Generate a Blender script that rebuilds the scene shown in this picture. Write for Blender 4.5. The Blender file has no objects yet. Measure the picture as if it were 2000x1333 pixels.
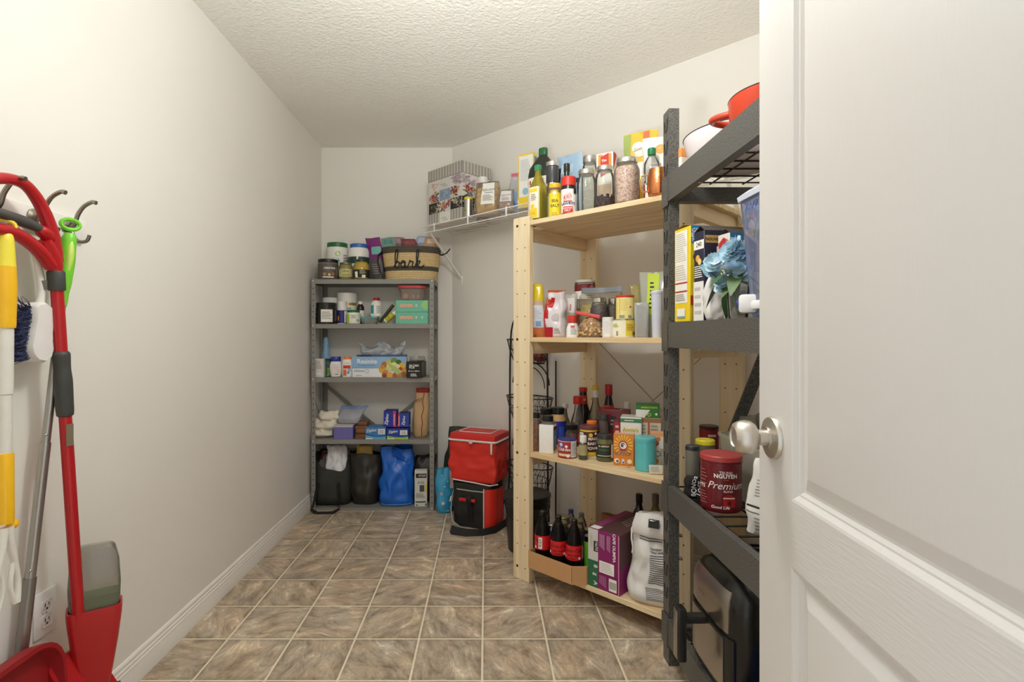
import bpy, bmesh, math, random
from math import pi, sin, cos, radians, atan2, sqrt
from mathutils import Vector, Matrix, noise

random.seed(11)
S = bpy.context.scene
COL = S.collection

# ------------------------------------------------------------------ camera, world, light, exposure
CAM_H = 1.15
F = 1050.0                    # focal length in pixels of the 2000 px wide frame
VX, VY = 949.0, 655.0         # vanishing point of the straight-ahead lines
cam_d = bpy.data.cameras.new('camera')
cam = bpy.data.objects.new('camera', cam_d)
COL.objects.link(cam)
cam.location = (0, 0, CAM_H)
cam.rotation_euler = (pi / 2, 0, 0)
cam_d.sensor_width = 36.0
cam_d.lens = F * 36.0 / 2000.0
cam_d.shift_x = (1000 - VX) / 2000.0
cam_d.shift_y = -(666.5 - VY) / 2000.0
cam_d.clip_start = 0.02
S.camera = cam

world = bpy.data.worlds.new('world')
S.world = world
world.use_nodes = True
wb = world.node_tree.nodes['Background']
wb.inputs[0].default_value = (0.96, 0.98, 1.0, 1)     # the lit hall behind the doorway
wb.inputs[1].default_value = 0.75

LAMP_WATTS = 20.0
LAMP_AT = (0.0, 1.25)
lamp_d = bpy.data.lights.new('ceiling_bulb', 'POINT')
lamp_d.energy = LAMP_WATTS
lamp_d.color = (0.98, 1.0, 0.97)
lamp_d.shadow_soft_size = 0.11
lamp_o = bpy.data.objects.new('ceiling_bulb', lamp_d)
COL.objects.link(lamp_o)
lamp_o.location = (LAMP_AT[0], LAMP_AT[1], 2.27)

# the photographer's flash, bounced off the ceiling above the doorway end of the room
fl_d = bpy.data.lights.new('bounced_flash', 'SPOT')
fl_d.energy = 84.0
fl_d.color = (0.95, 1.0, 0.98)
fl_d.spot_size = radians(92)
fl_d.spot_blend = 1.0
fl_d.shadow_soft_size = 0.06
fl_o = bpy.data.objects.new('bounced_flash', fl_d)
COL.objects.link(fl_o)
fl_o.location = (-0.05, 0.60, 1.30)
fl_o.rotation_euler = (Vector((0.0, 1.48, 2.48)) - fl_o.location).to_track_quat('-Z', 'Y').to_euler()

S.cycles.max_bounces = 20          # white room: let the light bounce on
S.cycles.diffuse_bounces = 14
S.cycles.glossy_bounces = 6
S.cycles.transparent_max_bounces = 24
S.view_settings.view_transform = 'Standard'
S.view_settings.look = 'None'
S.view_settings.gamma = 1.0
S.view_settings.exposure = 0.50
S.view_settings.use_curve_mapping = False

# ------------------------------------------------------------------ materials
def lin(c):
    c = c / 255.0
    return c / 12.92 if c <= 0.04045 else ((c + 0.055) / 1.055) ** 2.4

def rgb(c):
    return (lin(c[0]), lin(c[1]), lin(c[2]), 1)

_mats = {}

def newmat(key):
    m = bpy.data.materials.new(key)
    m.use_nodes = True
    nt = m.node_tree
    return m, nt, nt.nodes['Principled BSDF']

def node(nt, kind, **kw):
    n = nt.nodes.new(kind)
    for k, v in kw.items():
        setattr(n, k, v)
    return n

def C(r, g, b, rough=0.5, metal=0.0, var=0.06, bump=0.0, scale=40.0):
    """a plain procedural paint, plastic, paper or metal"""
    key = 'paint_%d_%d_%d_%g_%g_%g_%g_%g' % (r, g, b, rough, metal, var, bump, scale)
    if key in _mats:
        return _mats[key]
    m, nt, bs = newmat(key)
    bs.inputs['Roughness'].default_value = rough
    bs.inputs['Metallic'].default_value = metal
    tc = node(nt, 'ShaderNodeTexCoord')
    nz = node(nt, 'ShaderNodeTexNoise')
    nz.inputs['Scale'].default_value = scale
    nz.inputs['Detail'].default_value = 3
    nt.links.new(tc.outputs['Object'], nz.inputs['Vector'])
    mx = node(nt, 'ShaderNodeMix', data_type='RGBA')
    a = rgb((r, g, b))
    mx.inputs[6].default_value = tuple(x * (1 - var) for x in a[:3]) + (1,)
    mx.inputs[7].default_value = tuple(min(1, x * (1 + var)) for x in a[:3]) + (1,)
    nt.links.new(nz.outputs['Fac'], mx.inputs[0])
    nt.links.new(mx.outputs[2], bs.inputs['Base Color'])
    if bump:
        bp = node(nt, 'ShaderNodeBump')
        bp.inputs['Strength'].default_value = bump
        bp.inputs['Distance'].default_value = 0.003
        nt.links.new(nz.outputs['Fac'], bp.inputs['Height'])
        nt.links.new(bp.outputs[0], bs.inputs['Normal'])
    _mats[key] = m
    return m

def CLEAR(r, g, b, solid=0.12, rough=0.04, gloss=0.25):
    """thin clear plastic or glass: tinted see-through wall, a little haze, surface reflection"""
    key = 'clear_%d_%d_%d_%g_%g_%g' % (r, g, b, solid, rough, gloss)
    if key in _mats:
        return _mats[key]
    m, nt, bs = newmat(key)
    out = nt.nodes['Material Output']
    tr = node(nt, 'ShaderNodeBsdfTransparent')
    tr.inputs[0].default_value = rgb((r, g, b))
    bs.inputs['Base Color'].default_value = rgb((r, g, b))
    bs.inputs['Roughness'].default_value = 0.3
    gl = node(nt, 'ShaderNodeBsdfGlossy')
    gl.inputs['Roughness'].default_value = rough
    gl.inputs['Color'].default_value = (1, 1, 1, 1)
    m1 = node(nt, 'ShaderNodeMixShader')
    m1.inputs[0].default_value = solid
    nt.links.new(tr.outputs[0], m1.inputs[1])
    nt.links.new(bs.outputs[0], m1.inputs[2])
    fr = node(nt, 'ShaderNodeLayerWeight')
    fr.inputs[0].default_value = gloss
    m2 = node(nt, 'ShaderNodeMixShader')
    nt.links.new(fr.outputs['Fresnel'], m2.inputs[0])
    nt.links.new(m1.outputs[0], m2.inputs[1])
    nt.links.new(gl.outputs[0], m2.inputs[2])
    nt.links.new(m2.outputs[0], out.inputs[0])
    _mats[key] = m
    return m

def GRAIN(c1, c2, scale=200.0, rough=0.6, c3=None):
    """heaps of seeds, rice, spice: coloured cells with relief"""
    key = 'grain_%s_%s_%s_%g' % (c1, c2, c3, scale)
    if key in _mats:
        return _mats[key]
    m, nt, bs = newmat('grain_%d' % len(_mats))
    tc = node(nt, 'ShaderNodeTexCoord')
    vo = node(nt, 'ShaderNodeTexVoronoi')
    vo.inputs['Scale'].default_value = scale
    nt.links.new(tc.outputs['Object'], vo.inputs['Vector'])
    sp = node(nt, 'ShaderNodeSeparateColor')
    nt.links.new(vo.outputs['Color'], sp.inputs[0])
    cr = node(nt, 'ShaderNodeValToRGB')
    cr.color_ramp.elements[0].color = rgb(c1)
    cr.color_ramp.elements[1].color = rgb(c2)
    if c3:
        e = cr.color_ramp.elements.new(0.5)
        e.color = rgb(c3)
    nt.links.new(sp.outputs[0], cr.inputs[0])
    nt.links.new(cr.outputs[0], bs.inputs['Base Color'])
    bp = node(nt, 'ShaderNodeBump', invert=True)
    bp.inputs['Strength'].default_value = 0.8
    bp.inputs['Distance'].default_value = 0.002
    nt.links.new(vo.outputs['Distance'], bp.inputs['Height'])
    nt.links.new(bp.outputs[0], bs.inputs['Normal'])
    bs.inputs['Roughness'].default_value = rough
    _mats[key] = m
    return m

def wood(key, stretch, c1, c2, fine=1.0):
    m, nt, bs = newmat(key)
    tc = node(nt, 'ShaderNodeTexCoord')
    oi = node(nt, 'ShaderNodeObjectInfo')
    ml = node(nt, 'ShaderNodeVectorMath', operation='SCALE')
    ml.inputs[0].default_value = (7, 5, 9)
    nt.links.new(oi.outputs['Random'], ml.inputs['Scale'])
    ad = node(nt, 'ShaderNodeVectorMath', operation='ADD')
    nt.links.new(tc.outputs['Object'], ad.inputs[0])
    nt.links.new(ml.outputs[0], ad.inputs[1])
    mp = node(nt, 'ShaderNodeMapping')
    mp.inputs['Scale'].default_value = stretch
    nt.links.new(ad.outputs[0], mp.inputs['Vector'])
    n1 = node(nt, 'ShaderNodeTexNoise')
    n1.inputs['Scale'].default_value = 1.0 * fine
    n1.inputs['Detail'].default_value = 5
    n1.inputs['Distortion'].default_value = 0.6
    nt.links.new(mp.outputs[0], n1.inputs['Vector'])
    cr = node(nt, 'ShaderNodeValToRGB')
    cr.color_ramp.elements[0].position = 0.32
    cr.color_ramp.elements[0].color = rgb(c2)
    cr.color_ramp.elements[1].position = 0.62
    cr.color_ramp.elements[1].color = rgb(c1)
    nt.links.new(n1.outputs['Fac'], cr.inputs[0])
    vo = node(nt, 'ShaderNodeTexVoronoi')           # scattered knots
    vo.inputs['Scale'].default_value = 5.0
    nt.links.new(ad.outputs[0], vo.inputs['Vector'])
    kr = node(nt, 'ShaderNodeValToRGB')
    kr.color_ramp.elements[0].position = 0.03
    kr.color_ramp.elements[0].color = (0.45, 0.30, 0.18, 1)
    kr.color_ramp.elements[1].position = 0.07
    kr.color_ramp.elements[1].color = (1, 1, 1, 1)
    nt.links.new(vo.outputs['Distance'], kr.inputs[0])
    mx = node(nt, 'ShaderNodeMix', data_type='RGBA', blend_type='MULTIPLY')
    mx.inputs[0].default_value = 0.8
    nt.links.new(cr.outputs[0], mx.inputs[6])
    nt.links.new(kr.outputs[0], mx.inputs[7])
    nt.links.new(mx.outputs[2], bs.inputs['Base Color'])
    bs.inputs['Roughness'].default_value = 0.55
    return m

def wallpaint(key, col, scale=180.0, strength=0.12, dist=0.002, rough=0.6, stretch=None, detail=2.0):
    m, nt, bs = newmat(key)
    tc = node(nt, 'ShaderNodeTexCoord')
    mp = node(nt, 'ShaderNodeMapping')
    if stretch:
        mp.inputs['Scale'].default_value = stretch
    nt.links.new(tc.outputs['Object'], mp.inputs['Vector'])
    nz = node(nt, 'ShaderNodeTexNoise')
    nz.inputs['Scale'].default_value = scale
    nz.inputs['Detail'].default_value = detail
    nt.links.new(mp.outputs[0], nz.inputs['Vector'])
    bp = node(nt, 'ShaderNodeBump')
    bp.inputs['Strength'].default_value = strength
    bp.inputs['Distance'].default_value = dist
    nt.links.new(nz.outputs['Fac'], bp.inputs['Height'])
    nt.links.new(bp.outputs[0], bs.inputs['Normal'])
    n2 = node(nt, 'ShaderNodeTexNoise')
    n2.inputs['Scale'].default_value = 2.0
    nt.links.new(tc.outputs['Object'], n2.inputs['Vector'])
    mx = node(nt, 'ShaderNodeMix', data_type='RGBA')
    a = rgb(col)
    mx.inputs[6].default_value = tuple(x * 0.97 for x in a[:3]) + (1,)
    mx.inputs[7].default_value = tuple(min(1, x * 1.03) for x in a[:3]) + (1,)
    nt.links.new(n2.outputs['Fac'], mx.inputs[0])
    nt.links.new(mx.outputs[2], bs.inputs['Base Color'])
    bs.inputs['Roughness'].default_value = rough
    return m

WALL = wallpaint('wall_paint', (232, 229, 223), 160, 0.10)
CEIL = wallpaint('ceiling_stipple', (240, 237, 231), 70, 0.6, 0.010, 0.9, None, 3.0)
TRIM = C(236, 233, 228, 0.35, 0, 0.02)
DOORW = wallpaint('door_paint', (216, 214, 211), 1.0, 0.16, 0.0016, 0.42, (260, 260, 26), 3.0)
DOORH = wallpaint('door_rail_paint', (216, 214, 211), 1.0, 0.30, 0.0016, 0.42, (22, 22, 240), 3.0)
WOODX = wood('pine_along_x', (2.2, 34, 34), (232, 211, 172), (214, 184, 138))
WOODY = wood('pine_along_y', (34, 2.2, 34), (232, 211, 172), (214, 184, 138))
WOODZ = wood('pine_along_z', (34, 34, 1.8), (238, 221, 186), (224, 198, 154))
DWOOD = wood('dark_wood', (4, 40, 40), (134, 88, 56), (96, 60, 38))
STEEL = C(176, 174, 170, 0.28, 1.0, 0.03)
GREYMETAL = C(142, 140, 135, 0.45, 0.1, 0.04)
BLACK = C(22, 22, 22, 0.45)
BLACKWIRE = C(26, 23, 21, 0.4)
WHITE = C(236, 234, 230, 0.4)
SILVER = C(205, 203, 198, 0.22, 1.0, 0.02)
INK = C(25, 25, 28, 0.6)
GLASS = CLEAR(246, 248, 246, 0.05, 0.03, 0.22)
FILM = CLEAR(238, 238, 236, 0.16, 0.12, 0.30)

def slate():
    m, nt, bs = newmat('slate_tile')
    tc = node(nt, 'ShaderNodeTexCoord')
    oi = node(nt, 'ShaderNodeObjectInfo')
    off = node(nt, 'ShaderNodeVectorMath', operation='SCALE')
    off.inputs[0].default_value = (37, 53, 71)
    nt.links.new(oi.outputs['Random'], off.inputs['Scale'])
    ang = node(nt, 'ShaderNodeMath', operation='MULTIPLY')
    ang.inputs[1].default_value = 19.0
    nt.links.new(oi.outputs['Random'], ang.inputs[0])
    ro = node(nt, 'ShaderNodeVectorRotate', rotation_type='Z_AXIS')
    nt.links.new(tc.outputs['Object'], ro.inputs['Vector'])
    nt.links.new(ang.outputs[0], ro.inputs['Angle'])
    ad = node(nt, 'ShaderNodeVectorMath', operation='ADD')
    nt.links.new(ro.outputs[0], ad.inputs[0])
    nt.links.new(off.outputs[0], ad.inputs[1])
    mp = node(nt, 'ShaderNodeMapping')
    mp.inputs['Scale'].default_value = (9, 19, 10)
    nt.links.new(ad.outputs[0], mp.inputs['Vector'])
    n1 = node(nt, 'ShaderNodeTexNoise')
    n1.inputs['Scale'].default_value = 1.0
    n1.inputs['Detail'].default_value = 12
    n1.inputs['Roughness'].default_value = 0.74
    n1.inputs['Distortion'].default_value = 0.55
    nt.links.new(mp.outputs[0], n1.inputs['Vector'])
    cr = node(nt, 'ShaderNodeValToRGB')
    el = cr.color_ramp.elements
    el[0].position = 0.28; el[0].color = rgb((88, 74, 58))
    el[1].position = 0.74; el[1].color = rgb((238, 230, 214))
    for p, c in ((0.37, (122, 107, 88)), (0.46, (146, 131, 110)), (0.54, (164, 150, 128)), (0.60, (182, 169, 147)), (0.66, (208, 197, 177))):
        e = el.new(p); e.color = rgb(c)
    nt.links.new(n1.outputs['Fac'], cr.inputs[0])
    n2 = node(nt, 'ShaderNodeTexNoise')
    n2.inputs['Scale'].default_value = 7.0
    n2.inputs['Detail'].default_value = 3
    nt.links.new(ad.outputs[0], n2.inputs['Vector'])
    c2 = node(nt, 'ShaderNodeValToRGB')
    c2.color_ramp.elements[0].position = 0.35
    c2.color_ramp.elements[0].color = rgb((236, 232, 226))
    c2.color_ramp.elements[1].position = 0.68
    c2.color_ramp.elements[1].color = rgb((252, 234, 208))
    nt.links.new(n2.outputs['Fac'], c2.inputs[0])
    mx = node(nt, 'ShaderNodeMix', data_type='RGBA', blend_type='MULTIPLY')
    mx.inputs[0].default_value = 1.0
    nt.links.new(cr.outputs[0], mx.inputs[6])
    nt.links.new(c2.outputs[0], mx.inputs[7])
    sx = node(nt, 'ShaderNodeSeparateXYZ')
    nt.links.new(tc.outputs['Object'], sx.inputs[0])
    ab = [node(nt, 'ShaderNodeMath', operation='ABSOLUTE') for _ in range(2)]
    nt.links.new(sx.outputs[0], ab[0].inputs[0])
    nt.links.new(sx.outputs[1], ab[1].inputs[0])
    mxx = node(nt, 'ShaderNodeMath', operation='MAXIMUM')
    nt.links.new(ab[0].outputs[0], mxx.inputs[0])
    nt.links.new(ab[1].outputs[0], mxx.inputs[1])
    edge = node(nt, 'ShaderNodeMapRange')
    edge.inputs['From Min'].default_value = 0.100
    edge.inputs['From Max'].default_value = 0.121
    edge.inputs['To Min'].default_value = 1.0
    edge.inputs['To Max'].default_value = 0.72
    nt.links.new(mxx.outputs[0], edge.inputs['Value'])
    hv = node(nt, 'ShaderNodeHueSaturation')
    hv.inputs['Saturation'].default_value = 0.74
    vv = node(nt, 'ShaderNodeMapRange')
    vv.inputs['To Min'].default_value = 1.40
    vv.inputs['To Max'].default_value = 1.70
    fr = node(nt, 'ShaderNodeMath', operation='FRACT')
    m7 = node(nt, 'ShaderNodeMath', operation='MULTIPLY')
    m7.inputs[1].default_value = 7.31
    nt.links.new(oi.outputs['Random'], m7.inputs[0])
    nt.links.new(m7.outputs[0], fr.inputs[0])
    nt.links.new(fr.outputs[0], vv.inputs['Value'])
    em = node(nt, 'ShaderNodeMath', operation='MULTIPLY')
    nt.links.new(vv.outputs[0], em.inputs[0])
    nt.links.new(edge.outputs[0], em.inputs[1])
    nt.links.new(em.outputs[0], hv.inputs['Value'])
    nt.links.new(mx.outputs[2], hv.inputs['Color'])
    nt.links.new(hv.outputs[0], bs.inputs['Base Color'])
    bp = node(nt, 'ShaderNodeBump')
    bp.inputs['Strength'].default_value = 0.25
    bp.inputs['Distance'].default_value = 0.003
    nt.links.new(n1.outputs['Fac'], bp.inputs['Height'])
    nt.links.new(bp.outputs[0], bs.inputs['Normal'])
    bs.inputs['Roughness'].default_value = 0.42
    return m

def speckle():
    m, nt, bs = newmat('hammered_black')
    tc = node(nt, 'ShaderNodeTexCoord')
    nz = node(nt, 'ShaderNodeTexNoise')
    nz.inputs['Scale'].default_value = 420
    nz.inputs['Detail'].default_value = 2
    nt.links.new(tc.outputs['Object'], nz.inputs['Vector'])
    cr = node(nt, 'ShaderNodeValToRGB')
    cr.color_ramp.elements[0].position = 0.40
    cr.color_ramp.elements[0].color = rgb((50, 49, 46))
    cr.color_ramp.elements[1].position = 0.66
    cr.color_ramp.elements[1].color = rgb((120, 118, 113))
    nt.links.new(nz.outputs['Fac'], cr.inputs[0])
    nt.links.new(cr.outputs[0], bs.inputs['Base Color'])
    bp = node(nt, 'ShaderNodeBump')
    bp.inputs['Strength'].default_value = 0.35
    bp.inputs['Distance'].default_value = 0.002
    nt.links.new(nz.outputs['Fac'], bp.inputs['Height'])
    nt.links.new(bp.outputs[0], bs.inputs['Normal'])
    bs.inputs['Roughness'].default_value = 0.45
    return m

SLATE = slate()
HAMMER = speckle()

# ------------------------------------------------------------------ mesh builder
_text_cache = {}

def glyphs(s, bold=0.0):
    """letters of s as flat faces; capital height 1, centred on x, base line at y = 0"""
    k = (s, bold)
    if k in _text_cache:
        return _text_cache[k]
    cu = bpy.data.curves.new('lettering', 'FONT')
    cu.body = s
    cu.size = 1.0
    cu.align_x = 'CENTER'
    cu.resolution_u = 2
    cu.offset = bold
    ob = bpy.data.objects.new('lettering', cu)
    me = bpy.data.meshes.new_from_object(ob)
    vs = [(v.co.x / 0.69, v.co.y / 0.69) for v in me.vertices]
    fs = [tuple(p.vertices) for p in me.polygons]
    bpy.data.objects.remove(ob)
    bpy.data.meshes.remove(me)
    bpy.data.curves.remove(cu)
    _text_cache[k] = (vs, fs)
    return vs, fs

class MB:
    def __init__(s):
        s.v = []; s.f = []; s.m = []

    def add(s, vs, fs, mat, xf=None):
        o = len(s.v)
        s.v += [tuple(xf @ Vector(p)) for p in vs] if xf is not None else [tuple(p) for p in vs]
        s.f += [tuple(i + o for i in f) for f in fs]
        s.m += [mat] * len(fs)
        return s

    def box(s, x0, x1, y0, y1, z0, z1, mat, bev=0.0, xf=None, seg=2):
        if bev <= 0:
            vs = [(x, y, z) for z in (z0, z1) for y in (y0, y1) for x in (x0, x1)]
            fs = [(0, 2, 3, 1), (4, 5, 7, 6), (0, 1, 5, 4), (2, 6, 7, 3), (0, 4, 6, 2), (1, 3, 7, 5)]
            return s.add(vs, fs, mat, xf)
        bm = bmesh.new()
        bmesh.ops.create_cube(bm, size=1.0)
        for v in bm.verts:
            v.co = Vector(((x0 + x1) / 2 + v.co.x * (x1 - x0), (y0 + y1) / 2 + v.co.y * (y1 - y0), (z0 + z1) / 2 + v.co.z * (z1 - z0)))
        bmesh.ops.bevel(bm, geom=bm.edges[:], offset=bev, segments=seg, affect='EDGES', profile=0.5)
        bm.verts.ensure_lookup_table()
        vs = [v.co.copy() for v in bm.verts]
        fs = [[v.index for v in f.verts] for f in bm.faces]
        bm.verts.index_update()
        fs = [[v.index for v in f.verts] for f in bm.faces]
        bm.free()
        return s.add(vs, fs, mat, xf)

    def loft(s, rings, mat, cap0=True, cap1=True, xf=None, closed=True):
        n = len(rings[0])
        vs = [p for r in rings for p in r]
        fs = []
        for i in range(len(rings) - 1):
            for j in range(n if closed else n - 1):
                k = (j + 1) % n
                fs.append((i * n + j, i * n + k, (i + 1) * n + k, (i + 1) * n + j))
        if cap0:
            fs.append(tuple(range(n - 1, -1, -1)))
        if cap1:
            b = (len(rings) - 1) * n
            fs.append(tuple(range(b, b + n)))
        return s.add(vs, fs, mat, xf)

    def lathe(s, prof, mat, seg=28, cx=0, cy=0, z=0, sx=1, sy=1, p=2.0, cap0=True, cap1=True, xf=None, ridge=0.0):
        rings = []
        for r, h in prof:
            ring = []
            for j in range(seg):
                a = 2 * pi * j / seg
                q = sel(a, p) * (1 - (ridge if j % 2 else 0))
                ring.append((cx + r * sx * q * sin(a), cy - r * sy * q * cos(a), z + h))
            rings.append(ring)
        return s.loft(rings, mat, cap0, cap1, xf)

    def tube(s, pts, r, mat, seg=8, closed=False, xf=None, sm=0):
        pts = [Vector(p) for p in pts]
        if sm and len(pts) > 2:                        # round the bends (Catmull-Rom)
            rs = list(r) if isinstance(r, (list, tuple)) else [r] * len(pts)
            np_, nr_ = [], []
            for i in range(len(pts) - 1):
                p0, p1, p2, p3 = pts[max(i - 1, 0)], pts[i], pts[i + 1], pts[min(i + 2, len(pts) - 1)]
                for k in range(sm):
                    t = k / sm
                    np_.append(.5 * ((2 * p1) + (p2 - p0) * t + (2 * p0 - 5 * p1 + 4 * p2 - p3) * t * t + (3 * p1 - p0 - 3 * p2 + p3) * t ** 3))
                    nr_.append(rs[i] + (rs[i + 1] - rs[i]) * (t * t * (3 - 2 * t)))
            pts, r = np_ + [pts[-1]], nr_ + [rs[-1]]
        n = len(pts)
        rings = []
        up = None
        for i, p in enumerate(pts):
            if closed:
                t = pts[(i + 1) % n] - pts[i - 1]
            else:
                t = pts[min(i + 1, n - 1)] - pts[max(i - 1, 0)]
            t = t.normalized() if t.length > 1e-9 else Vector((0, 0, 1))
            if up is None:
                up = Vector((0, 0, 1)) if abs(t.z) < 0.9 else Vector((1, 0, 0))
            sd = t.cross(up)
            if sd.length < 1e-6:
                sd = t.orthogonal()
            sd.normalize()
            up = sd.cross(t).normalized()
            rr = r[i] if isinstance(r, (list, tuple)) else r
            rings.append([p + sd * rr * cos(2 * pi * j / seg) + up * rr * sin(2 * pi * j / seg) for j in range(seg)])
        if closed:
            rings.append(rings[0])
        return s.loft(rings, mat, not closed, not closed, xf)

    def text(s, t, h, fn, mat, bold=0.0, shear=0.0):
        vs, fs = glyphs(t, bold)
        return s.add([fn((x + shear * y) * h, y * h) for x, y in vs], fs, mat)

    def ball(s, c, r, mat, seg=12, rings=7, sx=1, sy=1, sz=1, xf=None):
        pr = [(max(1e-4, r * sin(pi * i / (rings - 1))), -r * sz * cos(pi * i / (rings - 1))) for i in range(rings)]
        return s.lathe(pr, mat, seg, c[0], c[1], c[2], sx, sy, 2, True, True, xf)

    def build(s, name, parent=None, loc=None, rot=None, sharp=38, kind=None, weld=False):
        mats = []
        idx = []
        for m in s.m:
            if m not in mats:
                mats.append(m)
            idx.append(mats.index(m))
        me = bpy.data.meshes.new(name)
        me.from_pydata(s.v, [], s.f)
        for m in mats:
            me.materials.append(m)
        me.polygons.foreach_set('material_index', idx)
        me.polygons.foreach_set('use_smooth', [True] * len(s.f))
        if weld:
            bm = bmesh.new()
            bm.from_mesh(me)
            bmesh.ops.remove_doubles(bm, verts=bm.verts[:], dist=2e-5)
            bm.to_mesh(me)
            bm.free()
        me.update()
        me.set_sharp_from_angle(angle=radians(sharp))
        ob = bpy.data.objects.new(name, me)
        COL.objects.link(ob)
        if parent is not None:
            ob.parent = parent
        if loc is not None:
            ob.location = loc
        if rot is not None:
            ob.rotation_euler = rot
        if kind:
            ob['kind'] = kind
        return ob

def sel(a, p):
    if p == 2:
        return 1.0
    return (abs(sin(a)) ** p + abs(cos(a)) ** p) ** (-1.0 / p)

def thing(name, label, cat, loc, rz=0.0, group=None, tilt=None):
    o = bpy.data.objects.new(name, None)
    o.empty_display_size = 0.05
    COL.objects.link(o)
    o.location = loc
    o.rotation_euler = (tilt[0], tilt[1], rz) if tilt else (0, 0, rz)
    o['label'] = label
    o['category'] = cat
    if group:
        o['group'] = group
    return o

def structure(o, label=None):
    o['kind'] = 'structure'
    if label:
        o['label'] = label
    return o

# ------------------------------------------------------------------ picture measurements -> places in the room
def zt(y, Y):
    return CAM_H + (VY - y) * Y / F

def at(px, Y):
    return (px - VX) * Y / F

def facing(X, Y):
    return atan2(-X, Y)

R2 = sqrt(0.5)
WO = Vector((0.130, 2.560))                 # left front corner of the pine unit
WALL_SUM = 3.573                            # the slanting wall: x + y
def Wp(px, v):                              # spot in the pine unit, v metres behind its front
    k = (px - VX) / F
    s = 2.690 + v / R2
    Y = s / (1 + k)
    return k * Y, Y

def Wb(px, y, zs):                          # spot on a pine shelf whose floor contact shows at picture height y
    Y = (CAM_H - zs) * F / (y - VY)
    return (px - VX) * Y / F, Y

def Mp(px, v):                              # spot in the grey steel unit
    Y = 3.52 + v
    return (px - VX) * Y / F, Y

def Rp(px, X):                              # spot in the black rack
    return X, X * F / (px - VX)

# ------------------------------------------------------------------ generic goods
CYL = [(.93, 0), (1, .02), (1, .975), (.96, 1)]
TUB = [(.90, 0), (.95, .02), (1, .3), (1, .97), (.97, 1)]
MASON = [(.80, 0), (.97, .03), (1, .07), (1, .70), (.97, .76), (.84, .84), (.78, .87), (.78, 1)]
ROUNDJ = [(.74, 0), (.9, .05), (1, .25), (1, .55), (.92, .74), (.72, .86), (.70, .9), (.70, 1)]
JARW = [(.88, 0), (1, .04), (1, .78), (.95, .84), (.86, .88), (.86, 1)]
BOTTLE = [(.86, 0), (1, .03), (1, .52), (.94, .60), (.66, .70), (.40, .80), (.36, .84), (.36, 1)]
LONGN = [(.88, 0), (1, .03), (1, .42), (.90, .50), (.58, .60), (.42, .72), (.36, .80), (.36, 1)]
PILL = [(.9, 0), (1, .04), (1, .66), (.92, .76), (.60, .84), (.58, .88), (.58, 1)]
COLA = [(.62, 0), (.86, .02), (.96, .08), (1, .14), (.93, .26), (.93, .30), (.99, .33), (.99, .56), (.97, .60), (.86, .70), (.62, .82), (.40, .90), (.34, .92), (.34, 1)]

def prof_r(prof, t):
    for (r0, z0), (r1, z1) in zip(prof, prof[1:]):
        if z0 <= t <= z1:
            return r0 + (r1 - r0) * ((t - z0) / (z1 - z0) if z1 > z0 else 0)
    return prof[-1][0]

def band(prof, z0, z1):
    pts = [(prof_r(prof, z0), z0)] + [(r, z) for r, z in prof if z0 + 1e-4 < z < z1 - 1e-4] + [(prof_r(prof, z1), z1)]
    return pts

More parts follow.
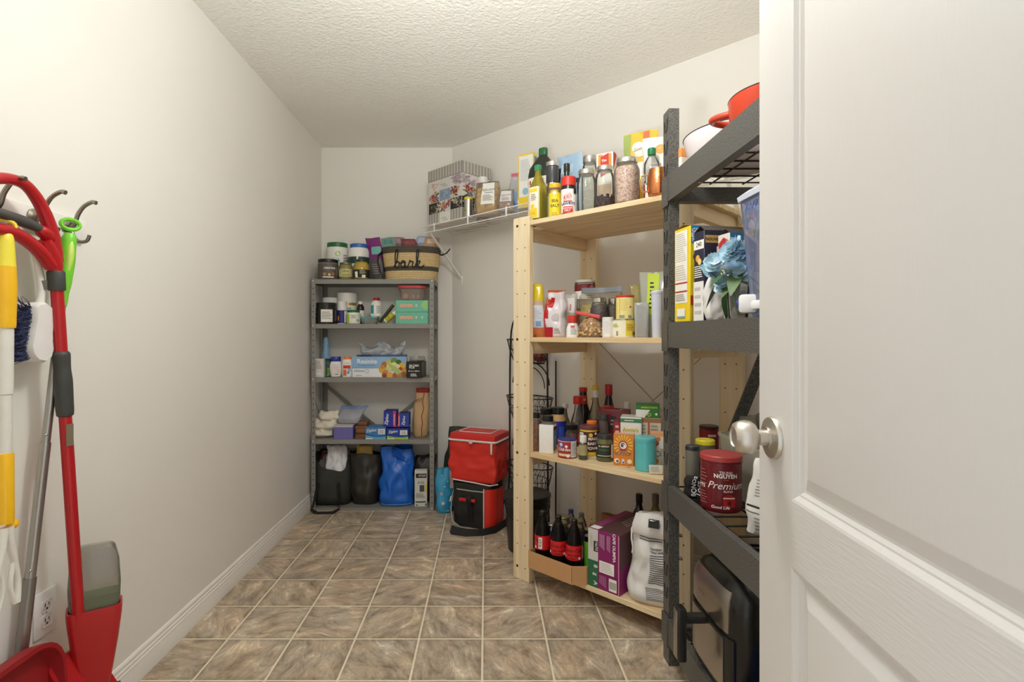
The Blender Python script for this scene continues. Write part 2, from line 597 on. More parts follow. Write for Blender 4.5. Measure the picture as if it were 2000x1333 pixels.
def vessel(name, label, cat, pos, h, r, prof, mat, cap=None, labels=(), fill=None, rz=None, group=None, p=2.0, sx=1.0, sy=1.0, seg=28,
           tilt=None, capname='cap', rings=(), ridge=0.012):
    """bottle, jar, tub or can. cap=(mat, radius factor, z0, z1); labels=[(mat, z0, z1, marks, angle0, angle1)]; fill=(mat, top)"""
    X, Y, Z = pos
    root = thing(name, label, cat, pos, facing(X, Y) if rz is None else rz, group, tilt)
    top = cap[2] + 0.01 if cap else 1.0
    bp = [(a * r, z * h) for a, z in band(prof, 0, min(1.0, top))]
    MB().lathe(bp, mat, seg, sx=sx, sy=sy, p=p, cap1=not (cap is None and fill)).build('body', root)
    if fill:
        fm, ft = fill
        fp = [(a * r * 0.94, max(z * h, 0.003)) for a, z in band(prof, 0, ft)]
        MB().lathe(fp, fm, seg, sx=sx, sy=sy, p=p).build('contents', root)
    def surf(ang, zf, off):
        q = prof_r(prof, min(max(zf, 0), 1)) * r * sel(ang, p) + off
        return Vector((q * sx * sin(ang), -q * sy * cos(ang), zf * h))
    for lb in labels:
        lm, z0, z1, marks = lb[:4]
        a0, a1 = (lb[4], lb[5]) if len(lb) > 4 else (-180, 180)
        mb = MB()
        bs = band(prof, z0, z1)
        na = max(4, int(seg * (a1 - a0) / 360))
        rows = [[surf(radians(a0 + (a1 - a0) * j / na), z, 0.0007) for j in range(na + 1)] for _, z in bs]
        mb.loft(rows, lm, False, False, closed=False)
        for i, mk in enumerate(marks):
            off = 0.0011 + 0.0003 * i
            if mk[0] == 't':
                _, s, ang, zf, size, tm = mk[:6]
                bold = mk[6] if len(mk) > 6 else 0.0
                sh = mk[7] if len(mk) > 7 else 0.0
                rr = prof_r(prof, zf) * r
                mb.text(s, size, lambda x, y, ang=ang, zf=zf, rr=rr, off=off: surf(radians(ang) + x / rr, zf + y / h, off), tm, bold, sh)
            elif mk[0] == 'r':
                _, ang, zf, wd, hf, tm = mk
                n = 6
                rows = [[surf(radians(ang - wd / 2 + wd * j / n), zf - hf / 2 + hf * i2 / 3, off) for j in range(n + 1)] for i2 in range(4)]
                mb.loft(rows, tm, False, False, closed=False)
            elif mk[0] == 'd':
                _, ang, zf, rad, tm = mk
                rr = prof_r(prof, zf) * r
                ring = [surf(radians(ang) + rad * cos(t * pi / 8) / rr, zf + rad * sin(t * pi / 8) / h, off) for t in range(16)]
                mb.add(ring, [tuple(range(16))], tm)
            elif mk[0] == 'l':                       # small print
                _, ang, zf, wd, hf, n, tm = mk
                for q in range(n):
                    zc = zf + hf / 2 - hf * (q + .5) / n
                    ww = wd * (0.75 + 0.25 * ((q * 37) % 5) / 4)
                    rows = [[surf(radians(ang - wd / 2 + ww * j / 5), zc + dz * hf / n * .22, off) for j in range(6)] for dz in (-1, 1)]
                    mb.loft(rows, tm, False, False, closed=False)
        mb.build('paper_label', root)
    for rm, rf, z0, z1 in rings:
        MB().lathe([(rf * r * .97, z0 * h), (rf * r, z0 * h + .001), (rf * r, z1 * h - .001), (rf * r * .97, z1 * h)], rm, seg, sx=sx, sy=sy, p=p).build('collar', root)
    if cap:
        cm, rf, z0, z1 = cap[:4]
        ridge = cap[4] if len(cap) > 4 else ridge
        hh = (z1 - z0) * h
        b = min(0.003, hh * .25)
        MB().lathe([(rf * r * .98, z0 * h), (rf * r, z0 * h + .0008), (rf * r, z1 * h - b), (rf * r - b, z1 * h)], cm, 36, sx=sx, sy=sy, p=p, ridge=ridge).build(capname, root)
    return root

def face_fn(face, w, d, h, off):
    if face == 'F':
        return lambda x, z: Vector((-w / 2 + x * w, -d / 2 - off, z * h))
    if face == 'B':
        return lambda x, z: Vector((w / 2 - x * w, d / 2 + off, z * h))
    if face == 'R':
        return lambda x, z: Vector((w / 2 + off, -d / 2 + x * d, z * h))
    if face == 'L':
        return lambda x, z: Vector((-w / 2 - off, d / 2 - x * d, z * h))
    return lambda x, z: Vector((-w / 2 + x * w, -d / 2 + z * d, h + off))

def carton(name, label, cat, pos, w, d, h, rz, mat, marks=(), faces=None, group=None, bev=0.0015, flap=None, tilt=None, lid=None):
    """printed box; marks are (face, kind, ...) in fractions of that face"""
    root = thing(name, label, cat, pos, rz, group, tilt)
    mb = MB().box(-w / 2, w / 2, -d / 2, d / 2, 0, h, mat, bev, seg=1)
    mb.build('box_body', root)
    pm = MB()
    cnt = {}
    if faces:
        for fc, fm in faces.items():
            fn = face_fn(fc, w, d, h, 0.0004)
            pm.add([fn(0.004, .004), fn(.996, .004), fn(.996, .996), fn(0.004, .996)], [(0, 1, 2, 3)], fm)
    for mk in marks:
        fc, kd = mk[0], mk[1]
        cnt[fc] = cnt.get(fc, 0) + 1
        fn = face_fn(fc, w, d, h, 0.0006 + 0.00022 * cnt[fc])
        fw = w if fc in 'FBT' else d
        fh = h if fc != 'T' else d
        if kd == 'r':
            x0, z0, x1, z1, m = mk[2:]
            pm.add([fn(x0, z0), fn(x1, z0), fn(x1, z1), fn(x0, z1)], [(0, 1, 2, 3)], m)
        elif kd == 'p':
            pts, m = mk[2:]
            pm.add([fn(x, z) for x, z in pts], [tuple(range(len(pts)))], m)
        elif kd == 'd':
            cx, cz, rad, m = mk[2:6]
            pm.add([fn(cx + rad * cos(t * pi / 10) / fw, cz + rad * sin(t * pi / 10) / fh) for t in range(20)], [tuple(range(20))], m)
        elif kd == 't':
            s, cx, cz, size, m = mk[2:7]
            rot = radians(mk[7]) if len(mk) > 7 else 0
            bold = mk[8] if len(mk) > 8 else 0.012
            sh = mk[9] if len(mk) > 9 else 0.0
            pm.text(s, size, lambda x, y, fn=fn: fn(cx + (x * cos(rot) - y * sin(rot)) / fw, cz + (x * sin(rot) + y * cos(rot)) / fh), m, bold, sh)
        elif kd == 'l':
            x0, z0, x1, z1, n, m = mk[2:]
            for q in range(n):
                zc = z1 - (z1 - z0) * (q + .5) / n
                dz = (z1 - z0) / n * .22
                xe = x0 + (x1 - x0) * (0.72 + 0.28 * ((q * 29) % 7) / 6)
                pm.add([fn(x0, zc - dz), fn(xe, zc - dz), fn(xe, zc + dz), fn(x0, zc + dz)], [(0, 1, 2, 3)], m)
        elif kd == 'lv':                              # small print set sideways
            x0, z0, x1, z1, n, m = mk[2:]
            for q in range(n):
                xc = x0 + (x1 - x0) * (q + .5) / n
                dx = (x1 - x0) / n * .22
                ze = z1 - (z1 - z0) * (0.72 + 0.28 * ((q * 29) % 7) / 6)
                pm.add([fn(xc - dx, ze), fn(xc + dx, ze), fn(xc + dx, z1), fn(xc - dx, z1)], [(0, 1, 2, 3)], m)
        elif kd == 'bar':
            x0, z0, x1, z1, n, m = mk[2:]
            for q in range(n):
                xa = x0 + (x1 - x0) * q / n
                xb = xa + (x1 - x0) / n * (0.3 + 0.35 * ((q * 13) % 3) / 2)
                pm.add([fn(xa, z0), fn(xb, z0), fn(xb, z1), fn(xa, z1)], [(0, 1, 2, 3)], m)
    if pm.f:
        pm.build('printed_panel', root)
    if flap:                                           # raised top flaps: (mat, rise)
        fm, rise = flap
        q = MB()
        q.add([(-w / 2, -d / 2, h), (w / 2, -d / 2, h), (w / 2 - .004, 0, h + rise), (-w / 2 + .004, 0, h + rise)], [(0, 1, 2, 3)], fm)
        q.add([(-w / 2, d / 2, h), (w / 2, d / 2, h), (w / 2 - .004, 0.002, h + rise * .9), (-w / 2 + .004, 0.002, h + rise * .9)], [(0, 1, 2, 3)], fm)
        q.build('lid_flap', root)
    return root

def soft(name, label, cat, pos, w, d, h, rz, mat, top=.04, topw=1.0, botw=.92, belly=.3, n=2.6, amp=.006, freq=16.0, seed=0, bands=(), marks=(),
         seal=None, sealh=.04, lean=0.0, side=0.0, contents=None, open_top=False, droop=None, nu=18, nt=16, group=None, bodyname='bag_body', slump=0.0, sag=0.0, tilt=None, root=None):
    """pouch, sack or bag: two crumpled faces that swell below and close towards the top"""
    if root is None:
        root = thing(name, label, cat, pos, rz, group, tilt)
    sv = Vector((seed * 3.7, seed * 1.9, seed * 5.3))
    def half(t):
        if t < belly:
            q = t / belly
            a = botw + (1 - botw) * sin(q * pi / 2)
            b = 0.72 + 0.28 * sin(q * pi / 2)
        else:
            q = (t - belly) / (1 - belly)
            a = 1 + (topw - 1) * q
            b = 1 + (top - 1) * (q ** 1.35)
        return a * w / 2, b * d / 2
    def P(u, t, s, off=0.0, k=1.0):
        a, b = half(t)
        x = a * u * k
        y = s * b * k * (max(0.0, 1 - abs(u) ** n)) ** (1 / n)
        z = t * h * (1 - slump * (0.5 - 0.5 * cos(2 * pi * u)) * t)
        y -= sag * sin(pi * t) * h
        if droop and s < 0:
            z *= 1 - (droop[0] + (droop[1] - droop[0]) * (u + 1) / 2) * t * t * (1 - u ** 4)
        q = Vector((x, y * 1.0, z)) * freq + sv
        e = min(1.0, t * 6)
        g1 = noise.noise(Vector((q.x, q.y, q.z * .55)))
        g2 = noise.noise(Vector((q.x * 2.3 + 5, q.y * 2.3, q.z * 1.6)))
        y2 = y + s * (amp * g1 * 1.2 + amp * .55 * g2) * e * max(0.0, (1 - abs(u) ** 6)) + s * off
        x2 = x + amp * .8 * noise.noise(q + Vector((9, 2, 4))) * e
        z2 = z + amp * .8 * noise.noise(q * .7 + Vector((2, 8, 1))) * e * t
        return Vector((x2 + side * t * t * h, y2 + lean * t * t * h, z2))
    def sheet(mb, m, k=1.0, flip=False, t1=1.0, bnd=()):
        us = [-cos(pi * i / nu) * .5 + (2 * i / nu - 1) * .5 for i in range(nu + 1)]
        ts = [t1 * j / nt for j in range(nt + 1)]
        for s in (-1, 1):
            rows = [[P(u, max(t, .0 if k == 1 else .02), s, 0, k) for u in us] for t in ts]
            for j in range(nt):
                mm = m
                for t0, t2, bm_ in bnd:
                    if t0 <= (j + .5) / nt * t1 < t2:
                        mm = bm_
                pair = rows[j:j + 2]
                if (s == 1) != flip:
                    pair = [list(reversed(r)) for r in pair]
                mb.loft(pair, mm, False, False, closed=False)
        fr = [P(u, 0 if k == 1 else .02, -1, 0, k) for u in us]
        bk = [P(u, 0 if k == 1 else .02, 1, 0, k) for u in us]
        mb.loft([bk, fr], m if not bnd else mb.m[0], False, False, closed=False)
        if not open_top:
            fr = [P(u, t1, -1, 0, k) for u in us]
            bk = [P(u, t1, 1, 0, k) for u in us]
            mb.loft([fr, bk], m, False, False, closed=False)
    mb = MB()
    sheet(mb, mat, bnd=bands)
    if open_top:
        sheet(mb, mat, 0.965, True)
    mb.build(bodyname, root, sharp=80, weld=True)
    if contents:
        cm, t1 = contents[:2]
        q = MB()
        sheet(q, cm, 0.9, t1=t1)
        fr = [P(-1 + 2 * i / nu, t1, -1, 0, .9) for i in range(nu + 1)]
        bk = [P(-1 + 2 * i / nu, t1, 1, 0, .9) for i in range(nu + 1)]
        q.loft([fr, bk], cm, False, False, closed=False)
        q.build('contents', root, sharp=80, weld=True)
    if seal:
        q = MB()
        us = [-1 + 2 * i / 12 for i in range(13)]
        for s in (-1, 1):
            q.loft([[P(u, 1 - sealh * 1.2, s, .0012) for u in us], [P(u, 1.0, s, .0016) + Vector((0, 0, .002)) for u in us]], seal, False, False, closed=False)
        q.build('seal', root, sharp=70)
    if marks:
        q = MB()
        for i, mk in enumerate(marks):
            off = .0012 + .0004 * i
            if mk[0] == 'r':
                _, u0, t0, u1, t1, m = mk
                rows = [[P(u0 + (u1 - u0) * a / 8, t0 + (t1 - t0) * b / 6, -1, off) for a in range(9)] for b in range(7)]
                q.loft(rows, m, False, False, closed=False)
            elif mk[0] == 't':
                _, s, u, t, size, m = mk[:6]
                bold = mk[6] if len(mk) > 6 else .01
                rot = radians(mk[7]) if len(mk) > 7 else 0
                sh = mk[8] if len(mk) > 8 else 0
                q.text(s, size, lambda x, y, u=u, t=t, off=off: P(max(-.98, min(.98, u + (x * cos(rot) - y * sin(rot)) / (w / 2))), t + (x * sin(rot) + y * cos(rot)) / h, -1, off), m, bold, sh)
            elif mk[0] == 'd':
                _, u, t, rx, m = mk
                q.add([P(u + rx * cos(a * pi / 8) / (w / 2), t + rx * sin(a * pi / 8) / h, -1, off) for a in range(16)], [tuple(range(16))], m)
            elif mk[0] == 'l':
                _, u0, t0, u1, t1, nn, m = mk
                for j in range(nn):
                    tc = t1 - (t1 - t0) * (j + .5) / nn
                    dt = (t1 - t0) / nn * .22
                    ue = u0 + (u1 - u0) * (.7 + .3 * ((j * 31) % 7) / 6)
                    q.loft([[P(u0 + (ue - u0) * a / 6, tc + b * dt, -1, off) for a in range(7)] for b in (-1, 1)], m, False, False, closed=False)
        q.build('printed_panel', root, sharp=70)
    root['_'] = 0
    del root['_']
    return root, P

# ------------------------------------------------------------------ the room
XL, YB, XR, CZ = -1.165, 3.811, 1.285, 2.480
YF = 0.22
def wallbox(name, x0, x1, y0, y1, z0, z1, m):
    cx, cy = (x0 + x1) / 2, (y0 + y1) / 2
    return structure(MB().box(x0 - cx, x1 - cx, y0 - cy, y1 - cy, z0, z1, m).build(name, None, (cx, cy, 0)))

floor = structure(MB().box(-1.3, 1.5, -.1, 4.0, -.06, -.0012, C(228, 216, 190, 0.7)).build('floor'), 'brown slate-look tiled floor with pale joints')
TX, TY = 0.2410, 0.2457
tile_me = None
for i in range(-5, 6):
    for j in range(-7, 8):
        cx, cy = -0.0128 + (i + .5) * TX, 2.035 + (j + .5) * TY
        if cx < XL - .11 or cx + cy > WALL_SUM + .16 or cy > YB + .11:
            continue
        if tile_me is None:
            t = MB().box(-TX / 2 + .0037, TX / 2 - .0037, -TY / 2 + .0037, TY / 2 - .0037, -.004, 0, SLATE, .0012, seg=1).build('floor_tile', floor)
            tile_me = t.data
        else:
            t = bpy.data.objects.new('floor_tile', tile_me)
            COL.objects.link(t)
            t.parent = floor
        t.location = (cx, cy, 0)

wallbox('wall_left', XL - .1, XL, YF - .12, YB + .1, 0, CZ, WALL)
wallbox('wall_back', XL, -.20, YB, YB + .1, 0, CZ, WALL)
wallbox('wall_right', XR, XR + .1, YF - .12, WALL_SUM - XR + .05, 0, CZ, WALL)
DL = 2.16
structure(MB().box(-.02, DL + .05, 0, .1, 0, CZ, WALL).build('wall_diagonal', None, (-.238, 3.811, 0), (0, 0, -pi / 4)))
wallbox('wall_front', XL, -.34, YF - .12, YF, 0, CZ, WALL)
structure(MB().box(.40, XR, YF - .12, YF, 0, CZ, WALL).box(-.34, .40, YF - .12, YF, 2.06, CZ, WALL).build('wall_front'))
wallbox('ceiling', XL - .1, XR + .1, YF - .12, YB + .1, CZ, CZ + .08, CEIL)

BP = [(0, 0), (.015, 0), (.015, .050), (.0125, .056), (.0125, .066), (.0095, .070), (.0105, .078), (.0070, .082), (.0075, .092), (.004, .098), (0, .100)]
def baseboard(name, p, q, nrm):
    p, q, nrm = Vector(p), Vector(q), Vector(nrm)
    rings = [[a + nrm * o + Vector((0, 0, z)) for o, z in BP] for a in (p, q)]
    structure(MB().loft(rings, TRIM).build(name, sharp=25))
baseboard('baseboard_left', (XL, YF, 0), (XL, YB, 0), (1, 0, 0))
baseboard('baseboard_back', (XL, YB, 0), (-.238, YB, 0), (0, -1, 0))
baseboard('baseboard_diagonal', (-.238, YB, 0), (XR, WALL_SUM - XR, 0), (-R2, -R2, 0))

# ceiling lamp above the middle of the room
lamp = thing('ceiling_light', 'round frosted glass dome lamp fixed to the stippled ceiling', 'ceiling light', (LAMP_AT[0], LAMP_AT[1], CZ))
MB().lathe([(.15, -.025), (.155, -.02), (.155, 0)], C(190, 188, 182, .3, .8)).build('lamp_base', lamp)
gm, gnt, gbs = newmat('lit_glass')
gbs.inputs['Base Color'].default_value = (.9, .9, .88, 1)
gbs.inputs['Emission Color'].default_value = (1, .93, .84, 1)
gbs.inputs['Emission Strength'].default_value = 3.0
MB().lathe([(.02, -.095), (.07, -.088), (.11, -.07), (.135, -.045), (.14, -.025)], gm, cap1=False).build('glass_shade', lamp)

# door, opened into the room on the right
DW, DT = 0.665, 0.036
HX, HY = 0.3735 + 0.0867 * 0.222, 0.222
dang = atan2(1, 0.0867)                         # along the door, hinge to latch
door = bpy.data.objects.new('door_1', None)
COL.objects.link(door)
door.location = (HX, HY, 0)
door.rotation_euler = (0, 0, dang)
structure(door, 'white moulded panel door standing open at the right with a brushed knob')
# local x: hinge -> latch, local y: +y looks to the room's left
DH = 2.03
xs0, xs1 = .109, DW - .109
panels = [(.22, .838 - .022), (.911, 1.88)]
dm = MB()
def dq(x0, x1, z0, z1, m=DOORW, y=0.0):
    dm.add([(x1, y, z0), (x0, y, z0), (x0, y, z1), (x1, y, z1)], [(0, 1, 2, 3)], m)
dq(0, xs0, .008, DH); dq(xs1, DW, .008, DH)
zz = [.008] + [z for p_ in panels for z in p_] + [DH]
for k in range(0, len(zz), 2):
    dq(xs0, xs1, zz[k], zz[k + 1], DOORH)
STEPS = [(0, 0), (.004, -.0012), (.010, -.0062), (.0125, -.0066), (.017, -.0102), (.021, -.0102), (.040, -.0030), (.043, -.0022)]
for z0, z1 in panels:
    rings = [[(xs1 - o, y, z0 + o), (xs0 + o, y, z0 + o), (xs0 + o, y, z1 - o), (xs1 - o, y, z1 - o)] for o, y in STEPS]
    dm.loft(rings, DOORW, False, True)
dm.box(0, DW, -DT, -.0115, .008, DH, DOORW)
dm.add([(0, -.012, .008), (0, 0, .008), (0, 0, DH), (0, -.012, DH)], [(0, 1, 2, 3)], DOORW)
dm.add([(DW, -.012, .008), (DW, 0, .008), (DW, 0, DH), (DW, -.012, DH)], [(3, 2, 1, 0)], DOORW)
dm.build('door_slab', door, sharp=20)
kx, kz = DW - .052, .991
XF = Matrix.Translation((kx, 0, kz)) @ Matrix.Rotation(-pi / 2, 4, 'X')
brushed = C(206, 200, 190, .36, 1.0, .05, .05, 300)
rose = MB().lathe([(.033, 0), (.033, .003), (.031, .0065), (.022, .0085), (.0165, .010), (.0165, .0125)], brushed, 40, xf=XF).build('knob_rose', door)
knob = MB().lathe([(.0125, .010), (.0125, .024), (.0150, .026), (.0215, .0295), (.0258, .0355), (.0268, .0425), (.0255, .050), (.0222, .0575), (.0165, .0610), (.0145, .0605), (.0135, .0585), (.004, .058)], brushed, 40, xf=XF).build('door_knob', door)
MB().box(DW - .0005, DW + .0012, -.029, -.007, .955, 1.03, brushed).build('latch_plate', door)
for hz in (.24, 1.06, 1.80):
    MB().lathe([(.006, hz - .045), (.006, hz + .045)], brushed, 12, cx=-.006, cy=.002).build('hinge', door)
structure(MB().box(.395, .43, YF - .12, YF + .012, 0, 2.06, TRIM).build('trim_1'))
structure(MB().box(-.375, -.335, YF - .12, YF + .012, 0, 2.06, TRIM).build('trim_2'))

# ------------------------------------------------------------------ grey steel shelving unit at the back
SX0, SX1, SY0, SY1 = -1.146, -.338, 3.52, 3.792
SZ = [.017, .466, .872, 1.2237, 1.517]
steel = thing('shelving_unit', 'grey painted steel shelving unit with five shelves against the back wall', 'shelf unit', (0, 0, 0))
UPR = GREYMETAL
for ix, x in enumerate((SX0, SX1)):
    for iy, y in enumerate((SY0, SY1)):
        sx = 1 if ix == 0 else -1
        sy = 1 if iy == 0 else -1
        m = MB()
        m.box(min(x, x + sx * .030), max(x, x + sx * .030), min(y, y + sy * .0022), max(y, y + sy * .0022), 0, 1.522, UPR)
        m.box(min(x, x + sx * .0022), max(x, x + sx * .0022), min(y, y + sy * .030), max(y, y + sy * .030), 0, 1.522, UPR)
        up = m.build('upright', steel)
        if iy == 0:
            hm = MB()
            for k in range(38):
                z = .05 + k * .038
                if min(abs(z - q) for q in SZ) > .03:
                    hm.box(x + sx * .013, x + sx * .0185, y - .0006, y + .001, z - .004, z + .004, INK)
            hm.build('punched_hole', up, kind='stuff')
            for z in SZ:
                MB().lathe([(.0055, 0), (.0055, .0015), (.003, .004)], C(225, 225, 222, .3, .6), 10, xf=Matrix.Translation((x + sx * .015, y - .001, max(z - .012, .014))) @ Matrix.Rotation(pi / 2, 4, 'X')).build('bolt', up)
for z in SZ:
    x0, x1, y0, y1 = SX0 + .003, SX1 - .003, SY0 + .003, SY1 - .003
    m = MB()
    m.box(x0, x1, y0, y1, z - .002, z, GREYMETAL)
    lo = max(z - .030, 0.0)
    m.box(x0, x1, y0, y0 + .002, lo, z - .002, GREYMETAL)
    m.box(x0, x1, y1 - .002, y1, lo, z - .002, GREYMETAL)
    m.box(x0, x0 + .002, y0 + .002, y1 - .002, lo, z - .002, GREYMETAL)
    m.box(x1 - .002, x1, y0 + .002, y1 - .002, lo, z - .002, GREYMETAL)
    if z > .1:
        m.box(x0 + .03, x1 - .03, y0 + .002, y0 + .014, lo, lo + .002, GREYMETAL)
    m.build('shelf_panel', steel)
for a, b in ((SX0 + .012, SX1 - .012), (SX1 - .012, SX0 + .012)):
    m = MB()
    p, q = Vector((a, SY1 - .001, .80)), Vector((b, SY1 - .001, .16))
    dd = (q - p).normalized(); nn = Vector((-dd.z, 0, dd.x)) * .011
    m.loft([[p - nn + Vector((0, -.004, 0)), p + nn + Vector((0, -.004, 0)), p + nn, p - nn], [q - nn + Vector((0, -.004, 0)), q + nn + Vector((0, -.004, 0)), q + nn, q - nn]], GREYMETAL)
    m.build('cross_brace', steel)
m = MB()
p, q = Vector((SX0 + .0012, SY0 + .02, .80)), Vector((SX0 + .0012, SY1 - .02, .50))
m.tube([p, q], .005, GREYMETAL, 6)
m.build('side_brace', steel)

# ------------------------------------------------------------------ pine shelving unit along the slanting wall
UW, UD = .865, .555
WZ = [.095, .607, 1.140, 1.682]
pine = thing('shelving_unit', 'untreated pine shelving unit with four planked shelves along the slanting wall', 'shelf unit', (WO.x, WO.y, 0), -pi / 4)
PWID, PTH = .100, .030
def drill(parent, u0, v, side):
    m = MB()
    z = .06
    k = 0
    while z < 1.69:
        for du in (.026, .074):
            big = du < .05 and any(abs(z - w + .03) < .05 for w in WZ)
            rad = .0066 if big else .0030
            m.lathe([(rad, 0), (rad, .0008)], C(92, 66, 40, .8) if not big else C(50, 38, 26, .8), 10, xf=Matrix.Translation((u0 + du, v, z)) @ Matrix.Rotation(pi / 2 * side, 4, 'X'))
        z += .107
        k += 1
    m.build('peg_hole', parent, kind='stuff')
for u0 in (0.0, UW - PWID):
    for v0 in (0.0, UD - PTH):
        uu = u0 + (.015 if v0 > 0 and u0 == 0 else (0.0 if v0 == 0 else -.005))
        b = MB().box(uu, uu + PWID, v0, v0 + PTH, 0, 1.704, WOODZ, .002, seg=1).build('post', pine)
        drill(b, uu, v0 - .0002, 1)
for z in WZ:
    # front plank sits between the posts, the others run the full width
    widths = [(.004, .130, PWID + .001, UW - PWID - .001)] + [(.138 + k * .130, .138 + k * .130 + .121, .003, UW - .003) for k in range(3)]
    for k, (v0, v1, u0, u1) in enumerate(widths):
        if k == 3:
            v1 = UD - PTH - .002
        q = MB()
        q.box(u0, u1, max(v0, PTH + .001) if k == 0 else v0, v1, z - .022, z, WOODX, .0015, seg=1)
        if k == 0:
            q = MB()
            q.box(u0, u1, .004, .130, z - .022, z, WOODX, .0015, seg=1)
        q.build('shelf_plank', pine)
    if z > 1.0 or z < 1.0:
        for u0 in (PWID * .3, UW - PWID * .3 - .03):
            if z > .2:
                MB().box(u0, u0 + .03, PTH + .001, UD - PTH - .001, z - .022 - .058, z - .0225, WOODY, .0015, seg=1).build('end_rail', pine)
    for u0, sg in ((.010, 1), (UW - .09, -1)):
        MB().box(u0, u0 + .08, PTH + .0005, PTH + .001, z - .02, z - .004, WOODX).build('shelf_tab', pine)
MB().tube([(.09, UD - .012, 1.14), (UW - .09, UD - .012, .52)], .0022, STEEL, 6).build('brace_rod', pine)
MB().tube([(UW - .09, UD - .008, 1.14), (.09, UD - .008, .52)], .0022, STEEL, 6).build('brace_rod', pine)

# ------------------------------------------------------------------ black rack on the right
RX0, RX1, RY0, RY1 = .635, 1.245, .985, 1.924
RZ = [.165, .628, 1.193, 1.700]
rack = thing('storage_rack', 'black hammered metal storage rack with wire mesh decks beside the open door', 'rack', (0, 0, 0))
for x, y, sx, sy in ((RX0, RY1, 1, -1), (RX0, RY0, 1, 1), (RX1, RY1, -1, -1), (RX1, RY0, -1, 1)):
    m = MB()
    m.box(min(x, x + sx * .003), max(x, x + sx * .003), min(y, y + sy * .058), max(y, y + sy * .058), 0, 1.938, HAMMER)
    m.box(min(x, x + sx * .050), max(x, x + sx * .050), min(y + sy * .055, y + sy * .058), max(y + sy * .055, y + sy * .058), 0, 1.938, HAMMER) if False else None
    m.box(min(x + sx * .0031, x + sx * .046), max(x + sx * .0031, x + sx * .046), min(y, y + sy * .003), max(y, y + sy * .003), 0, 1.938, HAMMER)
    if sy == -1 and sx == 1:
        m.box(x + .0031, x + .036, y - .058, y - .055, 0, 1.938, HAMMER)
        m.box(x + .034, x + .0365, y - .055, y - .030, 0, 1.938, HAMMER)
    up = m.build('rack_post', rack)
    if sx == 1:
        sm = MB()
        z = .09
        while z < 1.92:
            if all(not (q - .10 < z < q + .012) for q in RZ):
                for dy in (-1, 1):
                    yc = y + sy * .029
                    a, b = yc + dy * .016, yc + dy * .007
                    sm.add([(x - .0006, a - .0055, z + .022), (x - .0006, a + .0055, z + .022), (x - .0006, b + .0035, z - .022), (x - .0006, b - .0035, z - .022)], [(0, 1, 2, 3)], C(8, 8, 8, .9))
            z += .078
        sm.build('key_slot', up, kind='stuff')
BH = .086
for z in RZ:
    for x, s in ((RX0 - .004, 1), (RX1 + .004, -1)):
        m = MB()
        m.box(min(x, x + s * .004), max(x, x + s * .004), RY0 + .002, RY1 - .002, z - BH, z, HAMMER)
        m.box(min(x + s * .0041, x + s * .030), max(x + s * .0041, x + s * .030), RY0 + .06, RY1 - .06, z - BH, z - BH + .003, HAMMER)
        m.box(min(x + s * .0041, x + s * .022), max(x + s * .0041, x + s * .022), RY0 + .06, RY1 - .06, z - .003, z, HAMMER)
        if s == 1:
            m.box(x - .003, x - .0001, RY1 - .062, RY1 - .002, z - BH - .014, z + .004, HAMMER)
        m.build('long_beam', rack)
    for y, s in ((RY1, -1), (RY0, 1)):
        MB().box(RX0 + .005, RX1 - .005, min(y + s * .012, y + s * .05), max(y + s * .012, y + s * .05), z - BH + .002, z - BH + .052, HAMMER).build('end_beam', rack)
    m = MB()
    k = RX0 + .04
    while k < RX1 - .02:
        m.tube([(k, RY0 + .03, z - .018), (k, RY1 - .03, z - .018)], .0028, BLACKWIRE, 6)
        k += .115
    k = RY0 + .05
    while k < RY1 - .03:
        m.tube([(RX0 + .006, k, z - .0125), (RX1 - .006, k, z - .0125)], .0028, BLACKWIRE, 6)
        k += .078
    m.build('wire_deck', rack, kind='stuff')
for z in RZ:
    MB().lathe([(.007, 0), (.007, .003), (.003, .005)], STEEL, 12, xf=Matrix.Translation((RX0 + .013, RY1 - .30, z - BH - .0005)) @ Matrix.Rotation(pi, 4, 'X')).build('bolt', rack)
for z in (.455, .375):
    MB().lathe([(.006, 0), (.006, .005), (.003, .012)], STEEL, 12, xf=Matrix.Translation((RX0 + .040, RY1 - .058, z)) @ Matrix.Rotation(pi / 2, 4, 'X')).build('bolt', rack)
m = MB()
p, q = Vector((1.03, RY1 - .004, 1.16)), Vector((.80, RY1 - .004, .58))
m.loft([[p + Vector((-.022, 0, 0)), p + Vector((.022, 0, 0)), p + Vector((.022, .01, 0)), p + Vector((-.022, .01, 0))],
        [q + Vector((-.022, 0, 0)), q + Vector((.022, 0, 0)), q + Vector((.022, .01, 0)), q + Vector((-.022, .01, 0))]], HAMMER)
m.build('diagonal_brace', rack)

# ------------------------------------------------------------------ white wire wall shelf
WC = Vector((-.238, 3.811, 0))
def Q(u, n, z):
    return WC + Vector((u * R2 - n * R2, -u * R2 - n * R2, z))
wire = thing('wire_shelf', 'white coated wire shelf bracketed high on the slanting wall', 'wire shelf', (WC.x, WC.y, 0), -pi / 4)
ZL, ZU, WD, WL = 1.825, 1.868, .300, 2.10
def wl(u, n, z):
    return (u, -n, z)
WW = C(240, 239, 236, .3)
for n_, z_ in ((WD, ZL), (WD, ZU), (.016, ZU - .004), (WD * .5, ZU - .010)):
    MB().tube([wl(.012, n_, z_), wl(WL, n_, z_)], .0036, WW, 8).build('long_rod', wire)
m = MB()
k = .02
while k < WL:
    m.tube([wl(k, .012, ZU + .001), wl(k, WD - .004, ZU + .001), wl(k, WD + .0030, ZU - .002)], .0016, WW, 5)
    k += .0254
m.build('wire_deck', wire, kind='stuff')
